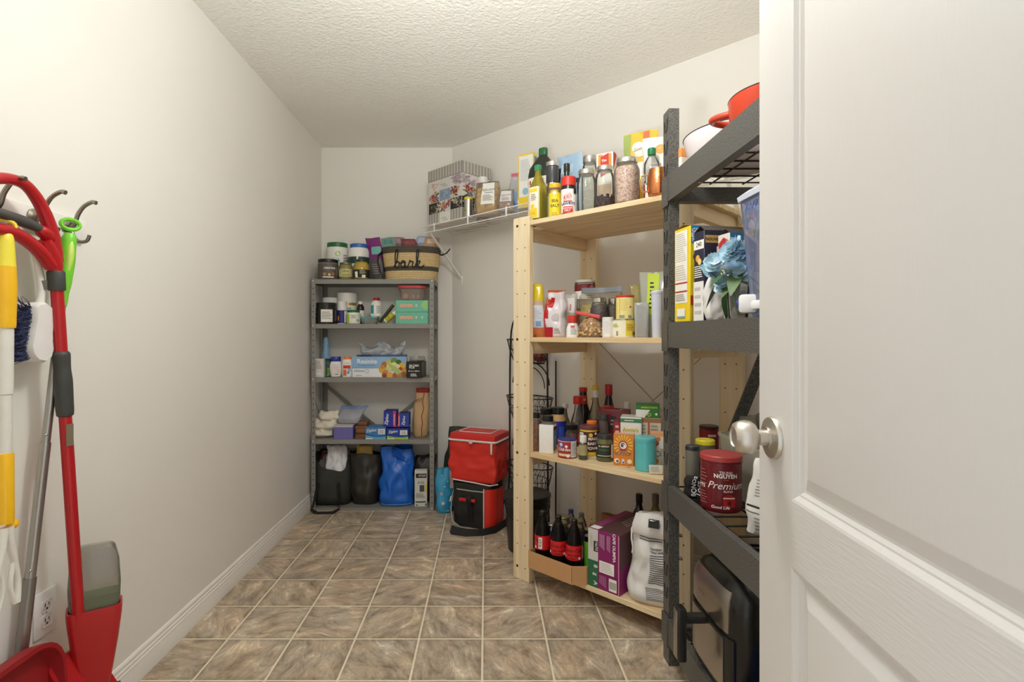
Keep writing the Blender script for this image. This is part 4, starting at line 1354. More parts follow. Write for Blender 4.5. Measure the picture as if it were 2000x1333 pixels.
soft('snack_pouch', 'yellow and red snack bag sticking out of the shiny black bag', 'pouch', (X - .01, Y, z + hS - .12), .11, .05, .165, .1, C(196, 160, 60, .35), seed=56, amp=.012, bands=[(0, .62, C(170, 40, 40, .35)), (.62, .78, C(226, 190, 60, .35))])
X, Y = Mp(776, .12)
hI = zt(872, Y) - z
BLU = C(32, 104, 206, .35)
ik, IP = soft('shopping_bag', 'crumpled bright blue woven plastic shopping bag on the bottom shelf', 'bag', (X, Y, z), .235, .21, hI, .06, BLU, top=.42, topw=.90, botw=1.02, belly=.12, amp=.030, freq=13, seed=60, open_top=True, nu=28, nt=20)
strap(ik, 'handle', [IP(-.3, .9, -1, .004), IP(-.3, .97, -1, .012), (-.02, -.075, hI * .95), IP(.4, .82, -1, .012), IP(.8, .72, -1, .008)], .030, .003, C(24, 92, 190, .35), Vector((0, .4, 1)))
strap(ik, 'hem_trim', [IP(-.85 + 1.7 * k / 14, .025 + .01 * (k % 2), -1, .002) for k in range(15)], .008, .002, C(90, 150, 226, .4), Vector((0, 0, 1)))
X, Y = Mp(828, .185)
hD = zt(888, Y) - z
soft('tote_bag', 'glossy dark brown bag slumped behind the blue bag at right', 'bag', (X - .01, Y + .005, z), .15, .12, hD, .1, C(52, 44, 38, .25), top=.35, amp=.018, freq=12, seed=64, nu=22, nt=16, side=.10)
X, Y = Mp(826, .055)
hN = zt(918, Y) - z
carton('newspaper_bundle', 'bundle of printed newspaper flyers standing by the right upright', 'newspapers', (X - .012, Y, z), .082, .055, hN, .06, C(214, 212, 204, .7),
       [('F', 'r', .1, .80, .95, .92, C(40, 40, 40)), ('F', 't', 'ATLIN', .6, .84, .012, PAPER), ('F', 't', 'AGE', .5, .64, .016, C(110, 108, 104)), ('F', 'r', .40, .42, .78, .60, C(80, 78, 74)), ('F', 'r', .86, .40, .98, .62, C(226, 200, 60)), ('F', 'l', .1, .24, .9, .38, 5, GREYT), ('F', 'r', .08, .12, .9, .15, C(40, 40, 40)), ('F', 'r', .12, .03, .26, .07, C(60, 130, 70)), ('F', 'r', .84, .03, .96, .09, C(60, 130, 70))])
X, Y = Mp(660, .245)
soft('folded_cloth', 'grey cloth bundled behind the black canvas tote', 'cloth', (X, SY1 - .055, z), .30, .075, zt(874, 3.75) - z - .01, 0, C(150, 144, 134, .85), top=.5, amp=.010, seed=66)

# ------------------------------------------------------------------ goods on the white wire shelf
ZW = ZU + .0035
RZW = -pi / 4
def Qp(px, n):
    s = WALL_SUM - n / R2
    k = (px - VX) / F
    Y = s / (1 + k)
    return k * Y, Y
# gift box stack, one patterned box standing as a tower of printed panels
X, Y = Qp(897, .155)
u0 = ((X - WC.x) - (Y - WC.y)) * R2
XL_, YL_ = at(846, 3.45), 3.45
gw = .150
GBX = Vector((X, Y, 0))
GS = [C(150, 148, 140), C(206, 202, 192)]
def stripes(face, n, base, lt):
    out = [(face, 'r', 0, 0, 1, 1, base)]
    for q in range(n):
        out.append((face, 'r', (q + .62) / n, 0, (q + .78) / n, 1, lt))
    return out
def flowers(face, n, cols, rad, bg, seed):
    random.seed(seed)
    out = [(face, 'r', 0, 0, 1, 1, bg)]
    for q in range(n):
        cx, cz = random.uniform(.1, .9), random.uniform(.15, .85)
        for a in range(5):
            an = a * 2 * pi / 5 + random.random()
            l = rad * random.uniform(.8, 1.3)
            out.append((face, 'p', [(cx, cz), (cx + .45 * l * cos(an - .4), cz + .6 * l * sin(an - .4)), (cx + l * cos(an), cz + 1.2 * l * sin(an)), (cx + .45 * l * cos(an + .4), cz + .6 * l * sin(an + .4))], random.choice(cols)))
    return out
gst = thing('gift_box', 'tall printed gift box tower with patterned squares and a striped lid', 'gift box', (X, Y, ZW), RZW - .02)
ga, gd = .330, .245                                     # front width along the shelf, depth
GH = zt(333, Y) - ZW
PAT = [['stripe', 'note', 'stripe'], ['dark', 'lily', 'dark'], ['lily', 'blue', 'lily'], ['tulip', 'note2', 'mauve'], ['-', '-', 'stripe']]
MB().box(-ga / 2, ga / 2, -gd / 2, gd / 2, 0, GH * .80, C(214, 210, 202), .001, seg=1).build('box_body', gst)
m = MB()
m.box(-ga / 2 - .004, ga / 2 + .004, -gd / 2 - .004, gd / 2 + .004, GH * .80, GH, C(150, 148, 140), .001, seg=1)
m.build('lid', gst)
pm = MB()
def gpatch(face, fn, x0, x1, z0, z1, kind, sd):
    rng = random.Random(sd)
    def qd(a, b, c, d, mt, o):
        f = fn(o)
        pm.add([f(x0 + (x1 - x0) * a, z0 + (z1 - z0) * b), f(x0 + (x1 - x0) * c, z0 + (z1 - z0) * b), f(x0 + (x1 - x0) * c, z0 + (z1 - z0) * d), f(x0 + (x1 - x0) * a, z0 + (z1 - z0) * d)], [(0, 1, 2, 3)], mt)
    def leafs(cols, n, rad, o, bl=5):
        for q in range(n):
            cx, cz = rng.uniform(.15, .85), rng.uniform(.2, .8)
            for a in range(bl):
                an = a * 2 * pi / bl + rng.random()
                l = rad * rng.uniform(.7, 1.2)
                f = fn(o + .00006 * q)
                pts = [(cx, cz), (cx + .5 * l * cos(an - .35), cz + .5 * l * sin(an - .35)), (cx + l * cos(an), cz + l * sin(an)), (cx + .5 * l * cos(an + .35), cz + .5 * l * sin(an + .35))]
                pm.add([f(x0 + (x1 - x0) * min(1, max(0, a_)), z0 + (z1 - z0) * min(1, max(0, b_))) for a_, b_ in pts], [(0, 1, 2, 3)], rng.choice(cols))
    bg = {'stripe': C(158, 154, 146), 'note': C(226, 224, 218), 'note2': C(206, 206, 198), 'dark': C(46, 44, 42), 'lily': C(216, 210, 204), 'blue': C(138, 156, 180), 'mauve': C(214, 206, 206), 'tulip': C(220, 210, 202)}[kind]
    qd(.01, .01, .99, .99, bg, .0006)
    if kind == 'stripe':
        nn = max(4, int((x1 - x0) / .026))
        for q in range(nn):
            qd((q + .6) / nn, .01, (q + .78) / nn, .99, C(218, 214, 206), .001)
    elif kind in ('note', 'note2'):
        for q in range(3):
            qd(.16 + .1 * q, .46 - .13 * q, .62 + .08 * q, .485 - .13 * q, C(60, 58, 56), .001)
    elif kind == 'dark':
        leafs([C(190, 182, 160), C(170, 162, 140)], 4, .42, .001, 7)
        leafs([C(46, 44, 42)], 4, .34, .0015, 7)
    elif kind == 'lily':
        leafs([C(60, 66, 74), C(110, 118, 128)], 3, .5, .001, 4)
        leafs([C(178, 66, 62), C(150, 60, 56)], 2, .42, .0014, 6)
        leafs([C(196, 170, 120)], 2, .3, .0018, 4)
    elif kind == 'blue':
        leafs([C(160, 174, 194), C(122, 140, 168)], 5, .3, .001, 5)
    elif kind == 'mauve':
        leafs([C(166, 148, 156), C(180, 166, 172)], 3, .5, .001, 9)
    elif kind == 'tulip':
        leafs([C(186, 150, 148), C(150, 120, 110)], 5, .22, .001, 3)
def gF(o):
    return lambda x, zz: Vector((x, -gd / 2 - o, zz))
def gR(o):
    return lambda x, zz: Vector((ga / 2 + o, x, zz))
def gL(o):
    return lambda x, zz: Vector((-ga / 2 - o, -x, zz))
bh = GH * .80 / 4
for row in range(4):
    for c_ in range(3):
        gpatch('F', gF, -ga / 2 + c_ * ga / 3, -ga / 2 + (c_ + 1) * ga / 3, row * bh, (row + 1) * bh, PAT[row][c_], 100 + row * 3 + c_)
    for c_ in range(2):
        gpatch('R', gR, -gd / 2 + c_ * gd / 2, -gd / 2 + (c_ + 1) * gd / 2, row * bh, (row + 1) * bh, ['stripe', 'dark', 'lily', 'mauve'][row], 130 + row * 3 + c_)
        gpatch('L', gL, -gd / 2 + c_ * gd / 2, -gd / 2 + (c_ + 1) * gd / 2, row * bh, (row + 1) * bh, PAT[row][c_], 150 + row * 3 + c_)
gpatch('F', lambda o: (lambda x, zz: Vector((x, -gd / 2 - .004 - o, zz))), -ga / 2, ga / 2, GH * .80, GH, 'stripe', 1)
gpatch('R', lambda o: (lambda x, zz: Vector((ga / 2 + .004 + o, x, zz))), -gd / 2, gd / 2, GH * .80, GH, 'stripe', 2)
gpatch('L', lambda o: (lambda x, zz: Vector((-ga / 2 - .004 - o, -x, zz))), -gd / 2, gd / 2, GH * .80, GH, 'stripe', 3)
pm.build('printed_panel', gst)
X, Y = Qp(915, .26)
vessel('tin', 'slim silver tin with a yellow rim in front of the gift box', 'tin', (X, Y, ZW), zt(386, Y) - ZW, 16 * Y / F / 2, CYL, SILVER, (C(222, 206, 50, .4), 1.08, .88, 1, .01), [(SILVER, .05, .85, [('d', -55, .35, .014, C(216, 206, 60)), ('d', -60, .36, .008, C(120, 140, 50))])], capname='lid')
X, Y = Qp(943, .12)
vessel('syrup_jar', 'dark red jar with a white screw cap behind the pasta bag', 'jar', (X, Y, ZW), zt(347, Y) - ZW, 24 * Y / F / 2, [(.9, 0), (1, .04), (1, .72), (.78, .82), (.78, 1)], C(110, 44, 38, .2), (WHITE, .80, .84, 1, .02))
PASTA = GRAIN((206, 170, 104), (178, 138, 74), 70, .6, (226, 198, 140))
X, Y = Qp(953, .215)
soft('pasta_bag', 'clear bag of dry pasta with a large white label on wire shelf', 'bag', (X, Y, ZW), .165, .10, zt(357, Y) - ZW, -.25, CLEAR(236, 230, 214, .14, .08, .3), top=.16, topw=.86, amp=.006, seed=71, contents=(PASTA, .84), n=3.2,
     marks=[('r', -.42, .30, .62, .97, PAPER), ('t', 'Nikosara', .10, .72, .018, C(60, 64, 90), 0, 4, .35), ('r', -.20, .66, .5, .675, C(60, 64, 90)), ('l', -.3, .40, .5, .6, 5, GREYT)])
X, Y = Qp(990, .215)
soft('pasta_bag', 'smaller clear bag with white label right of the pasta bag', 'bag', (X, Y, ZW), .10, .07, zt(371, Y) - ZW, -.3, CLEAR(232, 228, 222, .2, .08, .3), top=.14, topw=.9, amp=.006, seed=72, contents=(GRAIN((196, 160, 130), (160, 120, 90), 90), .5), n=3, marks=[('r', -.7, .42, .7, .93, C(226, 222, 220)), ('t', 'Nikosara', 0, .68, .013, C(150, 120, 120), 0, 4, .35), ('l', -.5, .46, .6, .62, 4, GREYT)])
X, Y = Qp(1010, .17)
soft('zip_bag', 'clear zip bag with pink closure and blue scoop on wire shelf', 'zip bag', (X, Y, ZW), .125, .05, zt(339, Y) - ZW, -.3, CLEAR(226, 226, 230, .28, .08, .3), topw=.55, amp=.008, seed=73, seal=C(206, 96, 130, .4), sealh=.06, marks=[('r', -.5, .04, .1, .2, C(60, 120, 200)), ('r', -.2, .2, .1, .5, C(110, 150, 200)), ('r', .3, .25, .7, .55, C(186, 150, 160))])
X, Y = Qp(1031, .20)
carton('cereal_box', 'white and yellow cereal box standing upright on wire shelf beside the jug', 'box', (X, Y, ZW), .095, .05, zt(303, Y) - ZW, -.62, C(232, 232, 226), [('F', 'r', 0, 0, .06, 1, YEL), ('F', 'r', 0, .97, 1, 1, YEL), ('F', 'r', 0, 0, 1, .2, YEL), ('F', 'l', .14, .5, .9, .9, 12, C(196, 198, 200)), ('F', 'd', .5, .3, .02, C(150, 190, 210)), ('R', 'r', 0, 0, 1, 1, YEL), ('R', 'r', .3, .7, .9, .95, C(60, 140, 196))])

# ------------------------------------------------------------------ pine unit, top shelf
PR = -pi / 4
def wv(px, v, zs, w, ytop):
    X, Y = Wp(px, v)
    return (X, Y, zs), zt(ytop, Y) - zs, w * Y / F / 2
def wb(px, yb, zs, w, ytop):
    X, Y = Wb(px, yb, zs)
    return (X, Y, zs), zt(ytop, Y) - zs, w * Y / F / 2
z = WZ[3]
SQB = [(.96, 0), (1, .02), (1, .55), (.92, .62), (.55, .74), (.36, .82), (.33, .86), (.33, 1)]
p, h, r = wv(1051, .075, z, 30, 323)
vessel('oil_bottle', 'square bottle of yellow olive oil above the left pine post', 'bottle', p, h, r, SQB, CLEAR(214, 204, 70, 0.3), (C(60, 140, 96, .35), .40, .90, 1, .03), [(CLEAR(200, 190, 60, 0.1), .02, .04, []), (C(236, 228, 210), .06, .60, [('r', 0, .54, 62, .06, YEL), ('r', 0, .15, 62, .16, YEL), ('t', 'OIL', -4, .12, .014, C(190, 150, 30)), ('d', -6, .27, .010, YEL), ('l', 4, .42, 44, .12, 4, GREYT)], -44, 44)], fill=(C(128, 112, 26, .2), .50), p=5, rz=-.75)
p, h, r = wv(1061, .21, z, 58, 290)
vessel('oil_jug', 'large dark green oil jug with green cap behind the olive oil', 'jug', p, h, r, [(.96, 0), (1, .03), (1, .66), (.92, .74), (.50, .86), (.30, .90), (.26, .93), (.26, 1)], C(34, 40, 30, .15), (C(30, 92, 52, .3), .30, .91, 1, .03), [(C(232, 226, 214), .10, .62, [('r', 0, .56, 110, .05, C(180, 40, 44)), ('r', -10, .34, 70, .22, C(196, 60, 50)), ('p' if False else 'd', -10, .48, .02, C(40, 40, 40)), ('l', 10, .2, 60, .1, 3, GREYT)])], sy=.72, p=3, rz=-.6)
p, h, r = wv(1079, .145, z, 25, 318)
vessel('pepper_grinder', 'clear pepper grinder with charcoal top between oil and yellow spice', 'grinder', p, h, r, [(.95, 0), (1, .02), (1, .50), (.86, .56), (.86, .64)] + [(.9, .66), (.9, 1)], CLEAR(228, 225, 222, 0.09), (C(72, 72, 76, .3), 1.0, .66, .93, .02), [(C(180, 178, 174), .10, .44, [('l', 0, .3, 60, .2, 4, GREYT)])], fill=(GRAIN((60, 50, 42), (130, 118, 104), 160), .46), rings=[(SILVER, 1.02, .93, 1.0), (SILVER, .9, .60, .66)])
p, h, r = wv(1084, .055, z, 24, 360)
vessel('spice_jar', 'yellow labelled spice jar with yellow lid beside the red-capped seasoning', 'jar', p, h, r, CYL, CLEAR(240, 231, 204, 0.09), (C(232, 190, 50, .4), 1.0, .86, 1, .03), [(C(236, 208, 40), .02, .72, [('d', -4, .70, .012, C(236, 190, 60)), ('d', -4, .70, .007, WHITE), ('t', 'SEA', -2, .44, .0125, C(70, 70, 40), .02), ('t', 'SALT', -2, .30, .0125, C(70, 70, 40), .02), ('l', 0, .1, 60, .1, 2, C(190, 160, 40))])], fill=(C(214, 200, 160), .8), capname='lid')
p, h, r = wv(1107, .155, z, 18, 320)
vessel('sauce_bottle', 'dark green slim bottle with yellow band behind the red-capped seasoning', 'bottle', p, h, r, [(.9, 0), (1, .03), (1, .62), (.62, .72), (.58, .76), (.58, 1)], C(34, 50, 26, .15), (C(28, 36, 26, .3), .68, .86, 1, .03), [(C(222, 188, 60), .60, .70, [])])
p, h, r = wv(1110.5, .05, z, 29, 347)
vessel('seasoning_bottle', 'white labelled seasoning bottle with a broad red cap and red swirl', 'bottle', p, h, r, [(.96, 0), (1, .02), (1, .70), (.94, .76), (.94, 1)], C(40, 26, 22, .25), (C(206, 52, 40, .4), 1.0, .76, 1, .02),
       [(C(238, 234, 228), .04, .66, [('d', -6, .46, .0165, C(196, 44, 40)), ('d', -6, .46, .0132, PAPER), ('d', -6, .46, .0100, C(196, 44, 40)), ('d', -6, .46, .0070, PAPER), ('d', -6, .46, .0042, C(196, 44, 40)), ('r', -34, .40, 5, .16, C(196, 44, 40)), ('r', -6, .335, 62, .025, C(196, 44, 40)), ('t', "LAWRY'S", -4, .245, .0105, NAVY, .03), ('r', -6, .115, 74, .17, C(206, 48, 42)), ('t', 'SEASONED', -8, .14, .006, PAPER, .02), ('t', 'SALT', -8, .075, .008, PAPER, .02), ('r', 50, .6, 26, .14, INK)])], capname='lid')
X, Y = Wp(1113, .30)
soft('snack_pouch', 'pale blue pouch with black band standing behind the seasoning bottle', 'pouch', (X, Y, z), .135, .05, zt(302, Y) - z, -.6, C(158, 188, 214, .3), seed=81, top=.05, amp=.006, marks=[('r', .1, .60, .85, .66, INK), ('t', 'NAT', .35, .5, .014, INK, .02), ('r', -.6, .74, .3, .86, C(190, 210, 228)), ('r', -.5, .2, .5, .45, PAPER)])
p, h, r = wv(1097, .30, z, 16, 331)
vessel('spice_jar', 'small dark lidded spice jar half hidden behind the pepper grinder', 'jar', p, h, r, CYL, C(84, 84, 84, .25), (C(40, 42, 42, .35), 1.02, .80, 1, .03), capname='lid')
def mason(label, px, v, w, ytop, fill=None, group='mason jars on the pine top shelf'):
    p, h, r = wv(px, v, z, w, ytop)
    rt = vessel('mason_jar', label, 'jar', p, h, r, MASON, GLASS, None, [], fill=fill, seg=36, group=group)
    MB().lathe([(.80 * r, .89 * h), (.83 * r, .895 * h), (.83 * r, .985 * h), (.79 * r, h), (.5 * r, h * .998)], C(200, 198, 192, .28, 1.0), 40, ridge=.008).build('lid', rt)
    return rt, p, h, r
mason('empty glass mason jar with silver lid, first in the row after the seasoning', 1145.5, .075, 37, 333)
jr, p, h, r = mason('glass mason jar a third full of dark beans', 1181, .065, 37, 326)
m = MB()
rnd = random.Random(3)
for k in range(150):
    an, rad, zz_ = rnd.random() * 2 * pi, r * .90 * sqrt(rnd.random() if k % 3 == 0 else rnd.uniform(.75, 1)), .008 + rnd.random() * h * .27
    xf = Matrix.Translation((rad * cos(an), rad * sin(an), zz_)) @ Matrix.Rotation(rnd.random() * 6, 4, 'Z') @ Matrix.Rotation(rnd.random() * 2, 4, 'X')
    m.ball((0, 0, 0), .0062, C(62, 36, 34, .25) if k % 3 else C(96, 52, 46, .25), 6, 4, 1.5, 1, 1, xf)
m.lathe([(r * .75, .004), (r * .84, .02), (r * .84, h * .24)], C(48, 30, 28, .5), 20)
m.build('beans', jr, kind='stuff')
mason('glass mason jar filled with pinkish grains, tallest of the jars', 1224.5, .055, 49, 311, (GRAIN((206, 166, 150), (150, 104, 88), 230, .6, (228, 204, 188)), .80))
mason('silver-lidded glass jar behind the empty mason jar', 1152, .20, 32, 306)
X, Y = Wp(1186, .20)
hb = zt(303, Y) - z
carton('tea_box', 'white box with red and orange emblem standing behind the bean jar', 'box', (X, Y, z), .078, .07, hb, -.55, C(234, 230, 222), [('F', 'p', [(.12, .78), (.38, .70), (.38, .98), (.12, .98)], C(226, 150, 60)), ('F', 'p', [(.62, .70), (.90, .74), (.90, .98), (.62, .98)], C(226, 150, 60)), ('F', 'p', [(.26, .62), (.76, .68), (.74, .99), (.26, .94)], C(200, 50, 40)), ('F', 't', 'Tim', .46, .86, .0105, PAPER, 6, .02, .2), ('F', 't', 'Hortons', .50, .76, .0105, PAPER, 6, .02, .2), ('R', 'p', [(0, .7), (.6, .95), (.6, 1), (0, 1)], C(200, 50, 40)), ('F', 'r', .1, .1, .9, .5, C(214, 180, 150))])
X, Y = Wp(1252, .24)
soft('snack_pouch', 'yellow and green snack pouch rising behind the tall grain jar', 'pouch', (X, Y, z), .150, .07, zt(259, Y) - z, -.5, C(226, 182, 56, .3), seed=83, top=.05, amp=.008, marks=[('r', -.98, .55, -.55, .99, C(150, 168, 90)), ('d', -.1, .80, .026, PAPER), ('d', .0, .74, .020, C(236, 226, 200)), ('t', 'Good', -.05, .76, .014, C(90, 70, 50), .01, 14, .3), ('r', .15, .9, .5, .99, C(200, 110, 60)), ('r', -.4, .3, .9, .62, PAPER)])
X, Y = Wp(1288, .15)
soft('snack_pouch', 'white pouch with orange print next to the black rack post', 'pouch', (X, Y, z), .13, .06, zt(268, Y) - z, -.4, C(232, 226, 216, .35), seed=84, top=.05, amp=.006, marks=[('d', .1, .8, .02, C(230, 160, 80)), ('l', -.5, .4, .4, .6, 4, GREYT)])
p, h, r = wv(1273, .085, z, 31, 290)
vessel('syrup_bottle', 'clear ribbed bottle with green cap and white green label', 'bottle', p, h, r, [(.9, 0), (1, .03), (1, .34), (.86, .42), (.98, .56), (.96, .72), (.6, .82), (.36, .86), (.34, 1)], CLEAR(241, 242, 242, 0.09), (C(36, 120, 66, .35), .52, .87, 1, .03), [(PAPER, .05, .33, [('r', 0, .31, 90, .03, C(50, 130, 70)), ('r', 10, .06, 60, .03, C(50, 130, 70)), ('l', 10, .2, 50, .12, 4, GREYT), ('r', -60, .19, 20, .26, C(150, 40, 60))])])
X, Y = Wp(1287, .03)
cm = thing('copper_mug', 'hammered copper mug with brass handle beside the black rack post', 'mug', (X, Y, z), facing(X, Y) + .0)
hm_ = zt(331, Y) - z
rm_ = .042
COP = C(206, 130, 84, .25, 1.0, .12, .3, 60)
MB().lathe([(rm_ * .72, 0), (rm_ * .95, .006), (rm_ * 1.06, hm_ * .35), (rm_, hm_ * .75), (rm_ * .86, hm_), (rm_ * .83, hm_), (rm_ * .95, hm_ * .7), (rm_ * .9, .01), (.002, .009)], COP, 32, cap1=False).build('mug_body', cm)
MB().tube([(-rm_ * .9, 0, hm_ * .82), (-rm_ * 1.55, -.003, hm_ * .80), (-rm_ * 1.66, -.003, hm_ * .62), (-rm_ * 1.56, -.003, hm_ * .30), (-rm_ * 1.42, -.003, hm_ * .22), (-rm_ * .98, 0, hm_ * .22)], .0032, C(196, 160, 84, .3, 1.0), 8).build('handle', cm)

# ------------------------------------------------------------------ pine unit, second shelf
z = WZ[2]
X, Y = Wp(1046, .10)
soft('rice_bag', 'clear bag of orange lentils with yellow top behind the left pine post', 'bag', (X, Y, z), .115, .08, zt(556, Y) - z, -.35, C(206, 176, 150, .3), seed=90, top=.25, topw=.55, botw=1.0, amp=.006, side=.0,
     bands=[(0, .17, C(206, 116, 62, .4)), (.68, 1.0, C(232, 206, 44, .25))], marks=[('r', -.5, .18, .86, .60, C(214, 218, 224)), ('r', .2, .2, .6, .30, C(120, 160, 210)), ('l', -.3, .34, .7, .55, 5, C(190, 198, 210))])
X, Y = Wp(1086, .09)
hX = zt(572, Y) - z
rbg, BP_ = soft('snack_bag', 'crumpled red and white snack bag leaning right of the lentils', 'bag', (X, Y, z), .100, .075, hX, -.5, C(222, 214, 218, .25), seed=92, top=.35, topw=.9, botw=1.0, amp=.018, freq=20, side=.02, nu=26, nt=18, marks=[('r', -.98, .42, -.42, .86, C(190, 26, 40, .25)), ('r', -.5, .68, -.1, .90, C(190, 26, 40, .25)), ('r', -.9, .0, -.1, .22, C(176, 22, 38, .25)), ('r', -.95, .22, -.72, .42, C(190, 60, 70, .25)), ('d', .2, .45, .018, C(190, 184, 186, .3)), ('l', 0, .08, .7, .2, 3, GREYT)])
X, Y = Wp(1077, .20)
soft('snack_bag', 'orange snack bag tip showing above the red and white bag', 'bag', (X, Y, z), .085, .05, zt(568, Y) - z, -.2, C(206, 88, 44, .35), seed=93, top=.05, amp=.006, side=.12, marks=[('l', -.6, .8, .7, .95, 3, C(120, 40, 30)), ('r', -.9, .7, -.4, .8, C(226, 160, 50))])
X, Y = Wp(1108, .17)
soft('zip_bag', 'clear printed bag standing between the snack bag and tall canister', 'bag', (X, Y, z), .09, .05, zt(573, Y) - z, -.4, CLEAR(228, 228, 224, 0.4, .08, .3), seed=94, top=.06, amp=.008, marks=[('r', .1, .55, .8, .9, C(226, 222, 218)), ('r', .35, .6, .5, .75, C(206, 120, 120)), ('r', -.6, .1, -.2, .35, C(226, 206, 60))])
p, h, r = wv(1142.5, .24, z, 40, 548)
vessel('canister', 'tall clear canister with white lid and maroon band at the back', 'canister', p, h, r, CYL, CLEAR(237, 236, 231, 0.09), (CLEAR(236, 232, 228, 0.6), .98, .95, 1, 0), [(C(228, 224, 220), .66, .80, [('l', 30, .70, 40, .06, 2, C(90, 100, 150))]), (MAROON, .80, .92, [('d', 40, .86, .009, C(220, 200, 190)), ('d', 40, .86, .006, MAROON)])], fill=(GRAIN((206, 198, 176), (176, 166, 140), 150), .5), capname='lid')
X, Y = Wp(1172, .215)
soft('zip_bag', 'large clear zip bag with wide grey closure and yellowish contents', 'zip bag', (X, Y, z), .215, .09, zt(563, Y) - z, -.62, CLEAR(235, 232, 222, 0.09, .08, .3), seed=95, top=.05, topw=1.0, botw=.95, amp=.008, seal=C(120, 124, 132, .4), sealh=.085, contents=(GRAIN((206, 190, 96), (176, 150, 66), 120), .66))
p, h, r = wv(1118.5, .045, z, 24, 616)
vessel('spice_bottle', 'small white spice bottle with red cap in front', 'bottle', p, h, r, [(1, 0), (1, .02), (.98, .40), (.78, .62), (.62, .70), (.62, 1)], C(232, 228, 222, .3), (C(206, 62, 46, .3), .86, .66, 1, .02), [(PAPER, .03, .5, [('r', 0, .48, 40, .1, C(200, 70, 60)), ('l', 10, .26, 60, .3, 6, GREYT)])])
# nut jar bag with red clip
X, Y = Wp(1154, .060)
hN_ = zt(619, Y) - z
nb = thing('nut_bag', 'clear rounded bag of chopped nuts closed with a red clip', 'nut bag', (X, Y, z), -.45)
nr = 51 * Y / F / 2
MB().lathe([(nr * .86, 0), (nr * .98, .010), (nr, hN_ * .35), (nr * .86, hN_ * .7), (nr * .5, hN_ * .95), (nr * .25, hN_)], CLEAR(236, 228, 212, 0.1, .06, .25), 28, sy=.75).build('bag_body', nb)
m = MB()
rnd = random.Random(8)
for k in range(260):
    tt = rnd.random() ** .8
    rr = nr * .92 * (1 - .55 * max(0, tt - .35) / .65)
    an = rnd.random() * 2 * pi
    xf = Matrix.Translation((rr * sin(an), -rr * .75 * cos(an), .008 + tt * hN_ * .82)) @ Matrix.Rotation(rnd.random() * 6, 4, 'Z') @ Matrix.Rotation(rnd.random() * 3, 4, 'X')
    m.ball((0, 0, 0), .0062, rnd.choice([C(214, 178, 120, .6), C(196, 154, 98, .6), C(228, 198, 148, .6)]), 6, 4, 1.3, 1, .8, xf)
m.lathe([(nr * .8, .004), (nr * .84, hN_ * .35), (nr * .5, hN_ * .78)], C(190, 150, 96, .7), 16, sy=.75)
m.build('chopped_nuts', nb, kind='stuff')
cx_ = MB()
cx_.box(-.058, .052, -.012, .008, -.006, .009, C(214, 78, 74, .4), .004, Matrix.Translation((-.006, -.014, hN_ + .006)) @ Matrix.Rotation(radians(12), 4, 'Y'))
cx_.build('bag_clip', nb)
p, h, r = wv(1170.5, .16, z, 37, 582)
rr_ = vessel('bean_jar', 'round glass jar of dark red beans with silver lid behind the nuts', 'jar', p, h, r, ROUNDJ, GLASS, (SILVER, .76, .88, 1, .01), [], fill=(GRAIN((70, 40, 44), (110, 66, 66), 110, .4, (48, 28, 32)), .80), capname='lid')
p, h, r = wv(1199, .20, z, 24, 583)
vessel('spice_jar', 'short jar of brown spice with silver lid beside the bean jar', 'jar', p, h, r, JARW, CLEAR(225, 219, 207, 0.09), (SILVER, .9, .86, 1, .01), [], fill=(GRAIN((132, 112, 86), (96, 80, 60), 160), .8), capname='lid')
p, h, r = wv(1187.5, .075, z, 22, 620)
vessel('paper_cup', 'white paper canister between the nut bag and the yellow cans', 'canister', p, h, r, CYL, C(228, 226, 226, .5), (C(232, 230, 226, .4), 1.02, .92, 1), [(C(230, 228, 228), .05, .9, [('l', -10, .5, 60, .6, 8, C(206, 206, 208)), ('r', 60, .5, 30, .8, C(206, 206, 210))])], capname='lid')
X, Y = Wp(1218, .075)
h1 = zt(624, Y) - z
YC = C(236, 220, 120, .35)
def can(label, X, Y, zz, h, r, marks, rim):
    rt = vessel('food_can', label, 'can', (X, Y, zz), h, r, [(.97, 0), (1, .02), (1, .98), (.97, 1)], C(236, 228, 190, .35), None, marks, seg=32)
    MB().lathe([(r * 1.0, h * .94), (r * 1.03, h * .945), (r * 1.03, h * 1.0), (r * .9, h * 1.0), (r * .88, h * .985)], rim, 32).build('rim', rt)
    return rt
can('wide yellow and white can with a black round mark, under the taller can', X, Y, z, h1, 44 * Y / F / 2, [(C(238, 232, 206), .04, .93, [('r', 40, .5, 60, .84, C(230, 206, 70)), ('r', -60, .5, 40, .8, C(240, 236, 220)), ('l', 34, .55, 40, .4, 5, C(176, 140, 60)), ('r', -32, .22, 10, .25, GREYT), ('d', 58, .22, .0105, INK), ('d', 58, .22, .0085, YEL), ('d', 58, .22, .006, INK), ('l', -40, .66, 34, .2, 3, LIME)])], SILVER)
can('yellow can with red lid standing on the wide can', X + .006, Y, z + h1 + .0005, zt(578, Y) - z - h1, 34 * Y / F / 2, [(C(238, 222, 140), .02, .92, [('r', -36, .47, 6, .9, C(200, 190, 90)), ('l', -5, .58, 50, .5, 6, C(220, 196, 130)), ('d', 34, .5, .004, RED), ('r', -20, .1, 34, .12, GREYT), ('r', 30, .1, 22, .12, GREYT)]), (RED, .90, .97, [])], C(214, 60, 44, .35))
X, Y = Wp(1253, .085)
soft('printed_pouch', 'tall clear pouch with fine grey print right of the yellow cans', 'pouch', (X, Y, z), .058, .045, zt(592, Y) - z, -.4, CLEAR(220, 220, 218, 0.5, .1, .3), seed=97, top=.3, amp=.003, marks=[('l', -.6, .1, .6, .95, 16, GREYT)])
X, Y = Wp(1254, .20)
